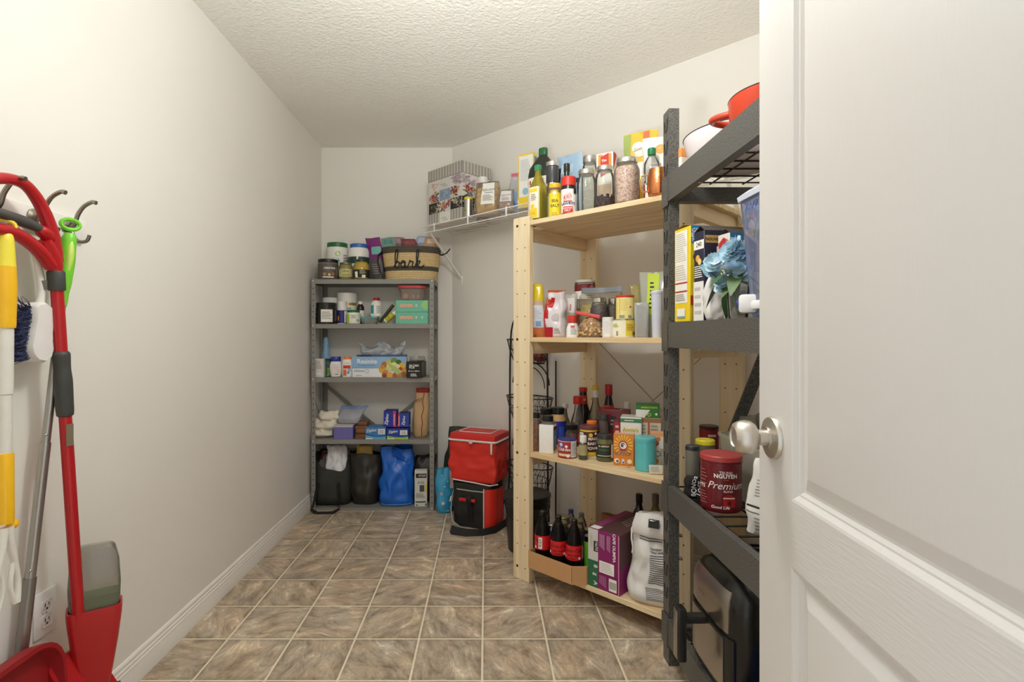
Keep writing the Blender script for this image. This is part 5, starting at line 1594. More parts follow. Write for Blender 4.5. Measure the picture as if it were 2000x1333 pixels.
soft('dried_food_bag', 'yellowish clear bag behind the fine-print pouch', 'bag', (X, Y, z), .10, .05, zt(556, Y) - z, -.3, CLEAR(206, 192, 120, 0.45, .1, .3), seed=98, top=.06, topw=.6, amp=.010, side=-.10, contents=(GRAIN((190, 150, 60), (160, 110, 50), 60), .5))
X, Y = Wp(1283, .15)
soft('green_pouch', 'clear pouch with bright lime label and black symbols by the rack post', 'pouch', (X, Y, z), .135, .06, zt(531, Y) - z, -.5, CLEAR(218, 220, 206, 0.45, .1, .3), seed=99, top=.06, topw=1.05, botw=.8, amp=.006, marks=[('r', -.52, .34, .15, .98, C(190, 210, 40)), ('l', -.36, .42, -.06, .86, 7, INK)], contents=(GRAIN((214, 206, 190), (190, 176, 150), 80), .30))
p, h, r = wv(1283, .055, z, 22, 568)
vessel('plastic_cup', 'tall translucent lilac cup with lid beside the black rack post', 'cup', p, h, r, [(.74, 0), (.78, .02), (.98, .9), (1, .94), (1, 1)], C(206, 210, 226, .35), (C(214, 218, 232, .35), 1.06, .93, 1, 0), [(C(200, 204, 220), .63, .64, [])], capname='lid')

# ------------------------------------------------------------------ pine unit, third shelf
z = WZ[1]
p, h, r = wb(1045, 880, z, 20, 806)
vessel('spice_jar', 'square jar of red chilli flakes with black lid behind the left post', 'jar', p, h, r, JARW, CLEAR(234, 222, 213, 0.09), (LIDBLK, .9, .86, 1, .03), [], fill=(GRAIN((156, 78, 40), (110, 48, 30), 150, .6, (196, 120, 60)), .72), p=6, rz=-.4, capname='lid')
X, Y = Wb(1070, 884, z)
hS_ = zt(812, Y) - z
wS = .068
sp_ = thing('salt_container', 'square white spice jar with black flip lid and a teal side label', 'jar', (X, Y, z), -.36)
q = MB()
q.box(-wS / 2, wS / 2, -wS / 2, wS / 2, 0, hS_ * .78, C(238, 236, 232, .35), .004)
q.build('box_body', sp_)
MB().lathe([(wS * .50, hS_ * .78), (wS * .40, hS_ * .82), (wS * .38, hS_ * .86)], CLEAR(234, 234, 234, 0.09), 24, p=4).build('neck', sp_)
MB().lathe([(wS * .36, hS_ * .85), (wS * .37, hS_ * .86), (wS * .37, hS_ * .985), (wS * .33, hS_)], LIDBLK, 30, ridge=.02).build('lid', sp_)
q = MB()
fn = face_fn('R', wS, wS, hS_ * .78, .0005)
fn2 = face_fn('R', wS, wS, hS_ * .78, .0008)
fn3 = face_fn('R', wS, wS, hS_ * .78, .0011)
def quad(mb, f, x0, z0, x1, z1, m):
    mb.add([f(x0, z0), f(x1, z0), f(x1, z1), f(x0, z1)], [(0, 1, 2, 3)], m)
quad(q, fn, .06, .10, .94, .92, C(150, 92, 52)); quad(q, fn2, .16, .2, .86, .78, C(86, 156, 176)); quad(q, fn2, .12, .83, .88, .89, INK); quad(q, fn3, .3, .35, .7, .6, C(130, 186, 196))
q.build('paper_label', sp_)
p, h, r = wb(1089, 866, z, 33, 796)
vessel('creamer_bottle', 'blue and tan bottle with a wide black cap behind the white jar', 'bottle', p, h, r, [(.9, 0), (1, .03), (1, .62), (.94, .68), (.70, .84), (.66, .88), (.66, 1)], C(34, 46, 150, .35), (LIDBLK, .80, .82, 1, .02), [(C(206, 168, 112, .4), .64, .83, []), (C(36, 52, 160), .1, .6, [('r', 30, .35, 40, .3, C(60, 90, 190))])])
p, h, r = wb(1066, 866, z, 24, 798)
vessel('spice_jar', 'black-lidded spice jar behind the white square jar, left of blue bottle', 'jar', p, h, r, JARW, CLEAR(228, 224, 219, 0.09), (LIDBLK, .9, .82, 1, .03), [], fill=(C(150, 130, 100), .7), capname='lid')
p, h, r = wb(1108, 893, z, 36, 857)
vessel('coffee_tin', 'small red tin with deep blue lid in front of the white jar', 'tin', p, h, r, CYL, C(164, 44, 46, .35), (NAVY, 1.0, .93, 1, 0), [(C(166, 46, 48), .03, .93, [('d', -44, .72, .013, C(60, 90, 180)), ('d', -40, .74, .008, C(190, 210, 236)), ('d', -6, .66, .006, PAPER), ('t', 'Chil-fee', -22, .42, .0125, PAPER, .02, .15), ('r', -20, .20, 76, .13, C(232, 206, 160)), ('d', 4, .16, .007, PAPER), ('r', 42, .5, 42, .84, C(222, 220, 216)), ('l', 42, .5, 36, .7, 9, GREYT)])], rings=[(C(226, 190, 190, .4), 1.02, .89, .94)], capname='lid')
p, h, r = wb(1116, 872, z, 25, 829)
vessel('spice_jar', 'clear spice jar with black lid behind the small red tin', 'jar', p, h, r, [(.95, 0), (1, .03), (1, .6), (.86, .68), (.9, .74), (.9, 1)], CLEAR(230, 225, 219, 0.09), (LIDBLK, 1.0, .78, 1, .03), [], fill=(C(60, 48, 40), .3), capname='lid')
p, h, r = wb(1139, 898, z, 17, 851)
vessel('extract_bottle', 'tiny clear bottle with white cap and dark liquid at the front', 'bottle', p, h, r, [(.9, 0), (1, .03), (1, .62), (.9, .66), (.72, .7), (.72, 1)], CLEAR(235, 230, 216, 0.09), (WHITE, .80, .72, 1, .03), [(CLEAR(226, 214, 150, 0.5), .2, .62, [('l', 0, .42, 80, .3, 4, C(150, 140, 110))])], fill=(C(60, 40, 30, .2), .16))
p, h, r = wb(1150, 888, z, 35, 831)
vessel('baking_powder_tub', 'maroon and yellow baking powder tub with maroon lid', 'tub', p, h, r, CYL, C(232, 206, 56, .4), (C(112, 58, 70, .4), 1.02, .87, 1, .02), [(C(86, 34, 38), .14, .82, [('t', 'MAGIC', 36, .54, .0125, PAPER, .03), ('t', 'BAKING', 38, .38, .0125, PAPER, .03), ('t', 'POWDER', 40, .22, .0125, PAPER, .03), ('d', 12, .71, .009, YEL), ('r', -52, .58, 38, .42, PAPER), ('l', -52, .58, 30, .34, 6, GREYT), ('d', 44, .76, .006, PAPER)])], capname='lid')
SOY = CLEAR(170, 150, 136, 0.35)
p, h, r = wv(1128, .30, z, 33, 774)
vessel('sauce_bottle', 'glass soy sauce bottle with red cap, shorter of the two at left', 'bottle', p, h, r, [(.9, 0), (1, .03), (1, .30), (.86, .44), (.42, .68), (.36, .78), (.36, 1)], CLEAR(225, 219, 213, 0.09), (C(200, 40, 36, .3), .52, .84, 1, .02), [(C(186, 60, 50), .08, .26, [])], fill=(C(30, 20, 18, .2), .46))
p, h, r = wv(1139, .385, z, 31, 757)
vessel('sauce_bottle', 'dark soy sauce bottle with red neck label, taller of the two at left', 'bottle', p, h, r, [(.9, 0), (1, .03), (1, .40), (.84, .56), (.52, .72), (.46, .9), (.44, 1)], C(36, 24, 20, .12), (C(190, 40, 36, .3), .52, .92, 1, .03), [(C(186, 44, 40), .70, .86, [('d', 20, .78, .006, YEL)]), (C(176, 40, 40), .1, .36, [])])
p, h, r = wv(1104, .40, z, 19, 788)
vessel('sauce_bottle', 'slim grey-green bottle with white cap left of the soy sauce', 'bottle', p, h, r, LONGN, CLEAR(150, 152, 140, 0.5), (WHITE, .62, .86, 1, .03), [(C(96, 100, 88), .06, .38, [])])
p, h, r = wv(1163, .40, z, 32, 754)
vessel('vinegar_bottle', 'clear bottle with yellow cap and white neck, dark vinegar in its base', 'bottle', p, h, r, [(.9, 0), (1, .03), (1, .36), (.82, .50), (.44, .68), (.34, .78), (.32, 1)], CLEAR(225, 222, 213, 0.09), (C(222, 190, 60, .35), .42, .93, 1, .03), [(C(226, 224, 220), .80, .93, [])], fill=(C(58, 34, 26, .2), .40))
p, h, r = wv(1189, .41, z, 30, 751)
vessel('vinegar_bottle', 'dark bottle with red foil cap and red neck label', 'bottle', p, h, r, [(.9, 0), (1, .03), (1, .40), (.86, .54), (.52, .70), (.40, .80), (.40, 1)], C(34, 24, 20, .12), (C(176, 30, 40, .3), .48, .82, 1, .02), [(C(196, 56, 40), .50, .66, [('l', 10, .58, 80, .08, 2, C(240, 220, 180)), ('r', 10, .52, 80, .03, GOLD)]), (C(190, 44, 40), .1, .4, [])])
X, Y = Wp(1201, .29)
soft('cocoa_pouch', 'wide maroon pouch with a black square standing behind the herb jar', 'pouch', (X, Y, z), .145, .05, zt(797, Y) - z, -.5, C(112, 26, 36, .3), seed=101, top=.06, amp=.004, marks=[('r', -.28, .52, .14, .82, INK), ('l', -.2, .6, .08, .76, 2, GREYT), ('r', -.9, .06, .9, .40, C(150, 40, 46)), ('d', -.3, .3, .014, C(200, 190, 60))])
p, h, r = wv(1156, .21, z, 20, 822)
vessel('spice_tub', 'orange-capped spice tub behind the baking powder', 'tub', p, h, r, CYL, C(226, 120, 50, .4), (C(232, 126, 44, .4), 1.0, .7, 1, .03), capname='lid')
p, h, r = wb(1178.5, 886, z, 27, 809)
vessel('herb_jar', 'clear conical jar with small charcoal lid behind the green-black jar', 'jar', p, h, r, [(.92, 0), (1, .03), (1, .3), (.72, .76), (.60, .84), (.60, 1)], CLEAR(230, 226, 222, 0.09), (C(70, 70, 70, .35), .66, .84, 1, .02), [(CLEAR(222, 216, 210, 0.09), .1, .5, [('d', 40, .36, .010, C(200, 190, 60)), ('l', 0, .3, 50, .2, 3, GREYT)])], fill=(C(176, 156, 130), .2), capname='lid')
p, h, r = wb(1181, 900, z, 33, 848)
vessel('herb_jar', 'round jar of green herb with dark lid and black label', 'jar', p, h, r, [(.86, 0), (1, .06), (1, .68), (.86, .80), (.82, .84), (.82, 1)], CLEAR(176, 178, 120, 0.3), (C(52, 54, 50, .35), .90, .84, 1, .02), [(C(40, 44, 38), .16, .66, [('t', 'EL GRINGO', -6, .56, .0062, CREAM, .03), ('t', 'DESIGN', -6, .42, .0085, C(70, 140, 96), .0, .1), ('r', -4, .235, 100, .02, PAPER), ('r', 58, .40, 26, .5, PAPER), ('d', -62, .48, .005, PAPER)])], fill=(GRAIN((112, 112, 52), (80, 84, 40), 160), .82), capname='lid')
p, h, r = wv(1206, .19, z, 16, 820)
vessel('spice_can', 'narrow dark red can partly hidden left of the white tea box', 'can', p, h, r, CYL, C(110, 44, 46, .4), None, [(C(150, 50, 48), .05, .95, [('l', 0, .5, 60, .8, 6, C(226, 190, 180))])])
X, Y = Wp(1234, .20)
hT_ = zt(813, Y) - z
carton('pasta_box', 'white box with green band and yellow arched lettering', 'box', (X, Y, z), 40 * Y / F * .98, .08, hT_, -.36, C(236, 232, 222), [('F', 'r', 0, .88, 1, .97, C(60, 130, 96)), ('F', 'l', .2, .905, .8, .945, 1, PAPER), ('F', 't', "Annie's", .48, .68, .0155, C(206, 190, 60), 0, .03), ('F', 'd', .48, .53, .007, C(150, 150, 146)), ('F', 'r', .1, .1, .9, .36, C(226, 206, 170)), ('R', 'l', .1, .1, .9, .9, 10, C(190, 186, 176)), ('T', 'r', 0, 0, 1, 1, C(206, 210, 190))])
X, Y = Wp(1272, .26)
hR_ = .115
carton('cracker_box', 'brown and white printed box behind the teal canister', 'box', (X, Y, z), .085, .08, zt(815, Y) - z, -.36, C(206, 196, 180), [('F', 'r', .36, 0, .46, 1, C(176, 100, 50)), ('F', 'r', 0, .90, 1, 1, C(150, 110, 70)), ('F', 'l', .04, .1, .32, .86, 10, C(150, 146, 140)), ('F', 'l', .52, .1, .95, .86, 10, C(150, 146, 140))])
zc_ = z + zt(815, Y) - z + .0005
X2, Y2 = X - .012, Y + .010
carton('tea_box', 'flat green and white box lying on the brown printed box', 'box', (X2, Y2, zc_), .098, .075, zt(790, Y) - zc_, -.30, C(46, 120, 50), [('F', 'r', 0, .0, .36, .62, C(226, 226, 220)), ('F', 'p', [(.36, 0), (.6, .62), (.36, .62)], C(226, 226, 220)), ('F', 't', 'AMARO FORTE', .56, .74, .0068, C(206, 214, 70), 0, .03), ('F', 'd', .56, .24, .008, C(206, 206, 70)), ('F', 'd', .56, .24, .005, C(46, 120, 50)), ('F', 'd', .86, .3, .005, PAPER), ('T', 'r', 0, 0, 1, 1, C(60, 140, 60))])
p, h, r = wv(1225, .44, z, 13, 785)
vessel('spice_bottle', 'bottle with clear white cap peeking over the maroon pouch', 'bottle', p, h, r, BOTTLE, CLEAR(220, 220, 216, 0.4), (WHITE, .95, .84, 1, .03))
# orange baking soda box
X, Y = Wb(1219, 908, z)
hA_ = zt(848, Y) - z
OB = C(226, 138, 44, .5)
marks = []
for k in range(18):
    a = k * 2 * pi / 18
    marks.append(('F', 'p', [(.48 + .20 * cos(a - .05), .66 + .17 * sin(a - .05)), (.48 + .46 * cos(a - .07), .66 + .34 * sin(a - .07)), (.48 + .46 * cos(a + .07), .66 + .34 * sin(a + .07)), (.48 + .20 * cos(a + .05), .66 + .17 * sin(a + .05))], C(238, 206, 90)))
marks = [('F', 'p', [(x if 0 < x < 1 else max(.01, min(.99, x)), min(.99, max(.01, zz_))) for x, zz_ in mk[2]], mk[3]) for mk in marks]
marks += [('F', 'd', .48, .66, .0185, C(176, 44, 40)), ('F', 'd', .48, .66, .0145, PAPER), ('F', 'd', .48, .67, .0095, C(70, 70, 76)), ('F', 'd', .50, .655, .0070, PAPER), ('F', 'p', [(.36, .655), (.50, .70), (.50, .62), (.37, .61)], C(90, 90, 96)), ('F', 'r', .30, .49, .66, .53, C(176, 44, 40)), ('F', 't', 'Pure Baking Soda', .46, .40, .0068, C(96, 60, 110), 0, .02), ('F', 't', 'Bicarbonate de soude', .46, .345, .0048, C(96, 60, 110), 0, .02),
          ('F', 'd', .18, .16, .010, PAPER), ('F', 'd', .20, .15, .006, C(150, 96, 60)), ('F', 'p', [(.40, .08), (.56, .08), (.53, .22), (.44, .24)], C(226, 230, 240)), ('F', 'd', .49, .12, .004, C(60, 80, 170)), ('F', 'd', .80, .16, .010, C(226, 206, 140)), ('F', 'l', .7, .11, .92, .21, 3, PAPER), ('R', 'r', 0, 0, 1, 1, C(206, 110, 40)), ('T', 'r', 0, 0, 1, 1, C(236, 170, 120))]
carton('baking_soda_box', 'orange baking soda box with a round white emblem and sun rays', 'box', (X, Y, z), .082, .045, hA_, -.34, OB, marks)
X, Y = Wb(1260.5, 918, z)
tc_ = vessel('canister', 'tall glossy teal canister at the front of the third shelf', 'canister', (X, Y, z), zt(853, Y) - z, 40 * Y / F / 2, CYL, C(92, 186, 190, .25), (C(96, 190, 194, .25), 1.03, .90, 1, 0), [], seg=36, rings=[(C(90, 180, 186, .25), 1.02, .84, .87)], capname='lid')
X, Y = Wb(1284, 911, z)
carton('soup_box', 'white floral carton with orange top between teal canister and post', 'box', (X + .014, Y, z), .075, .075, zt(846, Y) - z, -.36, C(230, 226, 216), [('T', 'r', 0, 0, 1, 1, C(236, 170, 120)), ('F', 'r', 0, .93, 1, 1, C(236, 170, 120)), ('F', 'd', .28, .74, .012, C(176, 70, 50)), ('F', 'd', .20, .82, .010, C(90, 140, 70)), ('F', 'd', .40, .86, .008, C(206, 120, 60)), ('F', 'd', .18, .62, .008, C(120, 80, 50)), ('F', 'd', .36, .42, .011, INK), ('F', 'd', .36, .42, .009, C(230, 226, 216)), ('F', 'd', .3, .2, .01, C(206, 150, 90)), ('F', 'l', .5, .1, .9, .6, 8, GREYT)])
X, Y = Wb(1281, 927, z)
carton('folded_card', 'small creased white card lying against the teal canister foot', 'card', (X, Y, z + .001), .05, .012, .034, -.2, C(214, 206, 190, .7), [('F', 'l', .1, .2, .9, .8, 5, C(170, 166, 160))], tilt=(radians(-12), 0, 0))

# ------------------------------------------------------------------ pine unit, bottom shelf
z = WZ[0]
def U(u, v, zz=0.0):
    return Vector((WO.x + (u + v) * R2, WO.y + (v - u) * R2, zz))
CB = C(196, 150, 102, .8, 0, .05)
ty = thing('cardboard_tray', 'shallow brown cardboard tray holding the drinks on the lowest shelf', 'tray', tuple(U(.2725, .118, z)), PR)
tw, td, th = .285, .320, .078
m = MB()
cc = .045
ring = [(-tw / 2, -td / 2), (tw / 2 - cc, -td / 2), (tw / 2, -td / 2 + cc), (tw / 2, td / 2), (-tw / 2, td / 2)]
ring2 = [(x * .985, y * .985) for x, y in ring]
m.loft([[(x, y, .0) for x, y in ring], [(x, y, th) for x, y in ring], [(x, y, th) for x, y in ring2], [(x, y, .004) for x, y in ring2]], CB)
m.build('tray_wall', ty, sharp=15)
m = MB()
m.box(tw / 2 - cc - .0007, tw / 2 - cc + .0007, -td / 2 - .0008, -td / 2 + .001, .004, th - .004, C(120, 88, 58, .9))
m.build('seam', ty)
COLAG = CLEAR(128, 116, 108, .04, .04, .18)
def cola(u, v, ang, lb):
    P_ = U(u, v, z + .0045)
    h, r = .250, .0360
    return vessel('cola_bottle', lb, 'bottle', tuple(P_), h, r, COLA, COLAG, (C(20, 20, 20, .35), .40, .92, 1, .03),
                  [(C(206, 26, 30, .35), .33, .58, [('t', 'Coca-Cola', ang, .475, .0135, INK, .01, .35), ('t', 'ZERO SUGAR', ang, .405, .0055, INK, .02), ('l', ang, .365, 60, .025, 1, C(90, 14, 16)), ('d', ang + 44, .37, .0055, PAPER), ('d', ang - 66, .38, .0065, PAPER), ('r', ang + 84, .455, 26, .2, PAPER), ('bar' if False else 'l', ang + 84, .46, 20, .16, 6, INK)])],
                  fill=(C(20, 12, 11, .2), .74), group='cola bottles in the cardboard tray')
cola(.167, .015, -100, 'cola bottle nearest the pine post, barcode of its red label showing')
cola(.2575, .015, -2, 'middle one of the three front cola bottles in the tray')
cola(.337, .022, -8, 'cola bottle at the tray corner beside the purple carton')
CANM = SILVER
def drink(u, v, kind, lb, col):
    P_ = U(u, v, z + .0045)
    if kind == 'can':
        rt = vessel('drink_can', lb, 'can', tuple(P_), .168, .030, [(.78, 0), (1, .05), (1, .88), (.82, .97), (.84, 1)], SILVER, None, [(col, .06, .88, [('r', 20, .5, 50, .3, PAPER)])], group='drink cans in the cardboard tray')
        MB().box(-.008, .008, -.014, .006, .168, .1705, SILVER, .001).build('pull_tab', rt)
    elif kind == 'jar':
        vessel('preserve_jar', lb, 'jar', tuple(P_), .195, .036, JARW, CLEAR(230, 225, 216, 0.09), (C(150, 142, 110, .3, .7), .9, .90, 1, .01), [], fill=(col, .8), capname='lid', group='jars in the cardboard tray')
    else:
        vessel('drink_bottle', lb, 'bottle', tuple(P_), .205, .030, COLA, CLEAR(219, 216, 213, 0.09), (col, .42, .92, 1, .03), [(C(150, 60, 60), .34, .54, [])], fill=(C(60, 40, 36, .2), .6), group='small bottles in the cardboard tray')
drink(.160, .088, 'can', 'blue and silver drink can beside the first cola bottle', C(60, 80, 140, .3))
drink(.215, .082, 'jar', 'gold-lidded jar between the front cola bottles, nearer the post', C(150, 90, 70))
drink(.296, .085, 'jar', 'gold-lidded jar behind the middle cola bottle', C(126, 50, 46))
drink(.372, .096, 'can', 'lime green and silver drink can behind the corner cola bottle', C(110, 190, 60, .3))
drink(.178, .158, 'jar', 'gold-lidded jar behind the blue can near the post', C(196, 180, 150))
drink(.254, .155, 'jar', 'gold-lidded jar in the second row of the tray', C(120, 60, 50))
drink(.325, .160, 'can', 'violet and silver drink can in the middle of the tray', C(90, 96, 170, .3))
drink(.378, .205, 'bottle', 'clear bottle with lilac cap at the tray right side', C(170, 160, 190, .35))
drink(.230, .230, 'bottle', 'clear bottle with grey cap at the back of the tray', C(120, 116, 116, .35))
drink(.308, .228, 'can', 'deep blue drink can at the back right of the tray', C(40, 60, 170, .3))
drink(.165, .235, 'bottle', 'clear bottle with blue cap at the back left of the tray', C(60, 70, 150, .35))
p = U(.300, .40, z)
soft('paper_bag', 'torn orange brown paper bag behind the purple carton', 'bag', tuple(p), .13, .10, .17, PR, C(170, 110, 76, .8), seed=111, top=.5, amp=.016, open_top=True)
# purple carton
PUR = C(136, 26, 100, .45)
ca_ = U(.4935, .160, z)
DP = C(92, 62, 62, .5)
carton('food_carton', 'tall purple carton with a white and green strip on the lowest shelf', 'box', tuple(ca_), .150, .300, .243, PR, PUR,
       [('F', 'r', 0, .46, .32, 1, C(206, 204, 200)), ('F', 'r', 0, 0, .32, .46, C(40, 104, 70)), ('F', 'r', .18, .62, .315, .80, INK), ('F', 't', 'NUTS', .235, .71, .0095, PAPER, -90, .02), ('F', 'lv', .06, .62, .14, .9, 3, C(180, 178, 176)), ('F', 't', '8', .19, .37, .018, PAPER, -90), ('F', 't', 'g', .19, .23, .018, PAPER, -90), ('F', 't', 'A', .19, .08, .018, PAPER, -90),
        ('F', 'lv', .37, .66, .54, .95, 5, C(206, 160, 190)), ('F', 'lv', .60, .62, .72, .95, 3, C(206, 160, 190)), ('F', 't', 'CAFE OLIMPIA', .80, .78, .0125, PAPER, -90, .03), ('F', 'r', .37, .30, .84, .50, PAPER), ('F', 'l', .40, .32, .82, .48, 6, C(196, 190, 196)), ('F', 'lv', .37, .06, .60, .25, 7, C(190, 130, 170)), ('F', 'r', .68, .04, .92, .25, PAPER), ('F', 'bar', .70, .08, .90, .20, 12, INK), ('F', 'r', .97, 0, 1, 1, C(206, 140, 170)),
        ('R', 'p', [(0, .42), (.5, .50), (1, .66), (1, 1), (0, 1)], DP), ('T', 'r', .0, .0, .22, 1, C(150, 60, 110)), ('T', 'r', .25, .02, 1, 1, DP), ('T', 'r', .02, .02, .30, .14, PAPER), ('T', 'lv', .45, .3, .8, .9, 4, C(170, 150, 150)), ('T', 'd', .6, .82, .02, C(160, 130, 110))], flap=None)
# white flour sack with clip
sk = U(.672, .095, z)
hK = zt(992, sk.y) - z
fs, FP = soft('flour_sack', 'white fabric sack with black print, folded over and clipped at top', 'sack', (sk.x, sk.y, z), .200, .17, hK * .93, PR + .25, C(226, 224, 222, .7, 0, .03, .2, 50), seed=120, top=.42, topw=.74, botw=.94, belly=.12, amp=.020, freq=15, side=.03, nu=34, nt=28,
     marks=[('l', -.1, .08, .95, .22, 8, C(110, 108, 108)), ('l', .0, .26, .95, .60, 14, C(96, 96, 98)), ('t', 'Nutrition Facts', .42, .645, .009, C(60, 60, 62), .02), ('t', 'Valeur nutritive', .42, .615, .009, C(60, 60, 62), .02), ('l', -.5, .72, .9, .92, 8, C(96, 96, 98))])
q = MB()
q.loft([[FP(-.95 + 1.9 * a / 12, t, -1, o) + Vector((0, 0, dz)) for a in range(13)] for t, o, dz in ((1.0, .004, .0), (.99, .03, .012), (.90, .036, .0), (.80, .028, 0), (.77, .012, 0))], C(228, 226, 224, .7), False, False, closed=False)
q.build('folded_flap', fs, sharp=70)
q = MB()
q.tube([FP(-.8, .99, -1, .02), FP(-.95, .84, -1, .03), FP(-.9, .72, -1, .03), FP(-.82, .62, -1, .02), FP(-.86, .56, -1, .02)], .0035, C(226, 224, 220), 6)
q.build('draw_string', fs)
ck = FP(.15, .96, -1, .045)
bc = thing('binder_clip', 'black binder clip pinching the folded top of the white sack', 'clip', tuple(Matrix.Translation((sk.x, sk.y, z)) @ Matrix.Rotation(PR + .25, 4, 'Z') @ ck), PR + .25)
m = MB()
m.loft([[(-.020, -.010, -.018), (.020, -.010, -.018), (.020, .012, -.018), (-.020, .012, -.018)], [(-.020, -.001, .012), (.020, -.001, .012), (.020, .003, .012), (-.020, .003, .012)]], C(28, 28, 28, .3))
m.build('clip_body', bc)
m = MB()
m.tube([(-.008, -.002, .010), (-.011, -.022, .016), (-.006, -.034, .018), (.006, -.034, .018), (.011, -.022, .016), (.008, -.002, .010)], .0013, SILVER, 6)
m.build('wire_lever', bc)
soft('fabric_knot', 'white twisted fabric end standing behind the clipped sack', 'cloth', tuple(U(.735, .20, z + .14)), .10, .07, .215, PR, C(228, 226, 226, .7), seed=121, top=.5, topw=.8, amp=.014) if False else None
for (u, v, ytp, col, lb, cp) in ((.446, .385, 965, C(24, 22, 20, .12), 'tall dark wine bottle behind the purple carton', C(30, 26, 26, .4)), (.525, .392, 965, C(110, 92, 50, .15), 'amber bottle with grey cap behind the white sack', C(110, 106, 98, .4))):
    P_ = U(u, v, z)
    vessel('wine_bottle', lb, 'bottle', tuple(P_), zt(ytp, P_.y) - z, .037, [(.9, 0), (1, .02), (1, .60), (.9, .68), (.48, .78), (.36, .84), (.36, 1)], col, (cp, .42, .87, 1, 0), [(C(70, 60, 50), .2, .5, [('l', 0, .35, 60, .2, 4, CREAM)])])

# ------------------------------------------------------------------ goods on the black rack
DK = .0095                                       # the mesh lies a little below the beam tops
z = RZ[3] - DK
bw = thing('mixing_bowl', 'wide white bowl with a dark rim on the rack top beside the post', 'bowl', (.812, 1.725, z))
ENW = C(232, 222, 224, .25)
MB().lathe([(.10, 0), (.135, .004), (.152, .03), (.168, .098), (.164, .098), (.146, .03), (.12, .010), (.002, .009)], ENW, 48, cap1=False).build('bowl_wall', bw)
MB().lathe([(.1675, .0965), (.1700, .0985), (.1675, .1005), (.1640, .0985)], C(64, 60, 66, .4), 48, cap0=False, cap1=False).build('rim', bw)
REDP = C(190, 60, 34, .25)
pt = thing('casserole_pot', 'glossy orange-red casserole pot with loop handles on the rack top', 'pot', (.752, 1.385, z))
MB().lathe([(.095, 0), (.108, .006), (.115, .035), (.117, .072), (.112, .072), (.108, .035), (.09, .010), (.002, .009)], REDP, 48, cap1=False).build('pot_wall', pt)
MB().lathe([(.1165, .0715), (.1180, .0735), (.1165, .0755), (.1115, .0735)], C(60, 40, 34, .4), 48, cap0=False, cap1=False).build('rim', pt)
for sg in (1, -1):
    a0 = atan2(.15, -.09) + (0 if sg > 0 else pi)
    pts = []
    for k in range(13):
        t = -1 + 2 * k / 12
        aa = a0 + t * .40
        rad = .110 + .072 * (1 - abs(t) ** 2.6)
        pts.append((rad * cos(aa), rad * sin(aa), .056 + .010 * (1 - t * t)))
    MB().tube(pts, [.0095] * 13, REDP, 10, sm=5).build('loop_handle', pt)
jc = carton('juice_carton', 'slim white carton with orange top between rack post and white bowl', 'carton', (.684, 1.868, z), .030, .024, .105, .3, C(232, 224, 214), [('F', 'r', 0, .72, 1, 1, C(230, 150, 80)), ('L', 'r', 0, .72, 1, 1, C(230, 150, 80))])

z = RZ[2] + .0006
ctr = (.7335, 1.768, z)
YB_ = C(236, 206, 36, .45)
carton('cereal_box', 'tall yellow cereal box with a large white nutrition side, next to rack post', 'box', ctr, .19, .095, .305, .17, YB_,
       [('L', 'r', .06, .20, .84, .97, C(240, 236, 224)), ('L', 'l', .10, .64, .80, .95, 14, C(196, 190, 180)), ('L', 'l', .10, .44, .80, .61, 7, C(196, 190, 180)), ('L', 'r', .06, .405, .84, .42, C(176, 50, 40)), ('L', 'r', .06, .315, .84, .33, C(176, 50, 40)), ('L', 'l', .10, .22, .80, .30, 4, C(160, 156, 150)), ('L', 'r', .20, .04, .70, .14, C(238, 236, 228)), ('L', 'r', .20, .04, .70, .06, C(110, 170, 196)),
        ('F', 'p', [(.02, 1), (.6, 1), (.6, .82), (.3, .75), (.02, .82)], C(40, 126, 180)), ('F', 't', 'GRAIN', .18, .93, .013, PAPER, 0, .02), ('F', 't', 'ENTIER', .18, .88, .013, PAPER, 0, .02), ('F', 't', 'PREMIER', .2, .83, .012, PAPER, 0, .02), ('F', 't', 'C', .26, .54, .085, C(60, 44, 30), 0, .02), ('F', 'd', .5, .3, .06, C(130, 60, 40)), ('F', 'r', .0, .17, 1, .27, C(190, 60, 50)), ('F', 't', 'LESS', .16, .21, .014, PAPER, 0, .02), ('F', 'r', .02, 0, .9, .15, C(214, 180, 60))], flap=(C(150, 128, 84, .7), .012))
NV = C(40, 40, 66, .4)
carton('cracker_box', 'dark navy box with a tan banner and open lid behind the blue flowers', 'box', (.739, 1.667, z), .17, .055, .275, .17, NV,
       [('L', 'r', 0, .80, 1, .90, PAPER), ('L', 't', '240', .5, .83, .014, INK), ('L', 'd', .4, .70, .011, C(226, 170, 80)), ('L', 'd', .6, .66, .010, C(236, 200, 120)), ('L', 'l', .1, .48, .9, .62, 6, PAPER), ('L', 'r', 0, 0, 1, .44, C(232, 230, 226)), ('L', 'l', .1, .05, .9, .4, 4, C(190, 188, 186)), ('F', 'r', .02, .86, .7, .945, C(196, 156, 84)), ('F', 't', 'NOUVEAU', .20, .885, .0085, INK, 0, .03), ('F', 'r', .24, .4, .40, .82, PAPER), ('F', 'r', .46, .4, .52, .8, PAPER)], flap=(C(84, 76, 66, .7), .018))
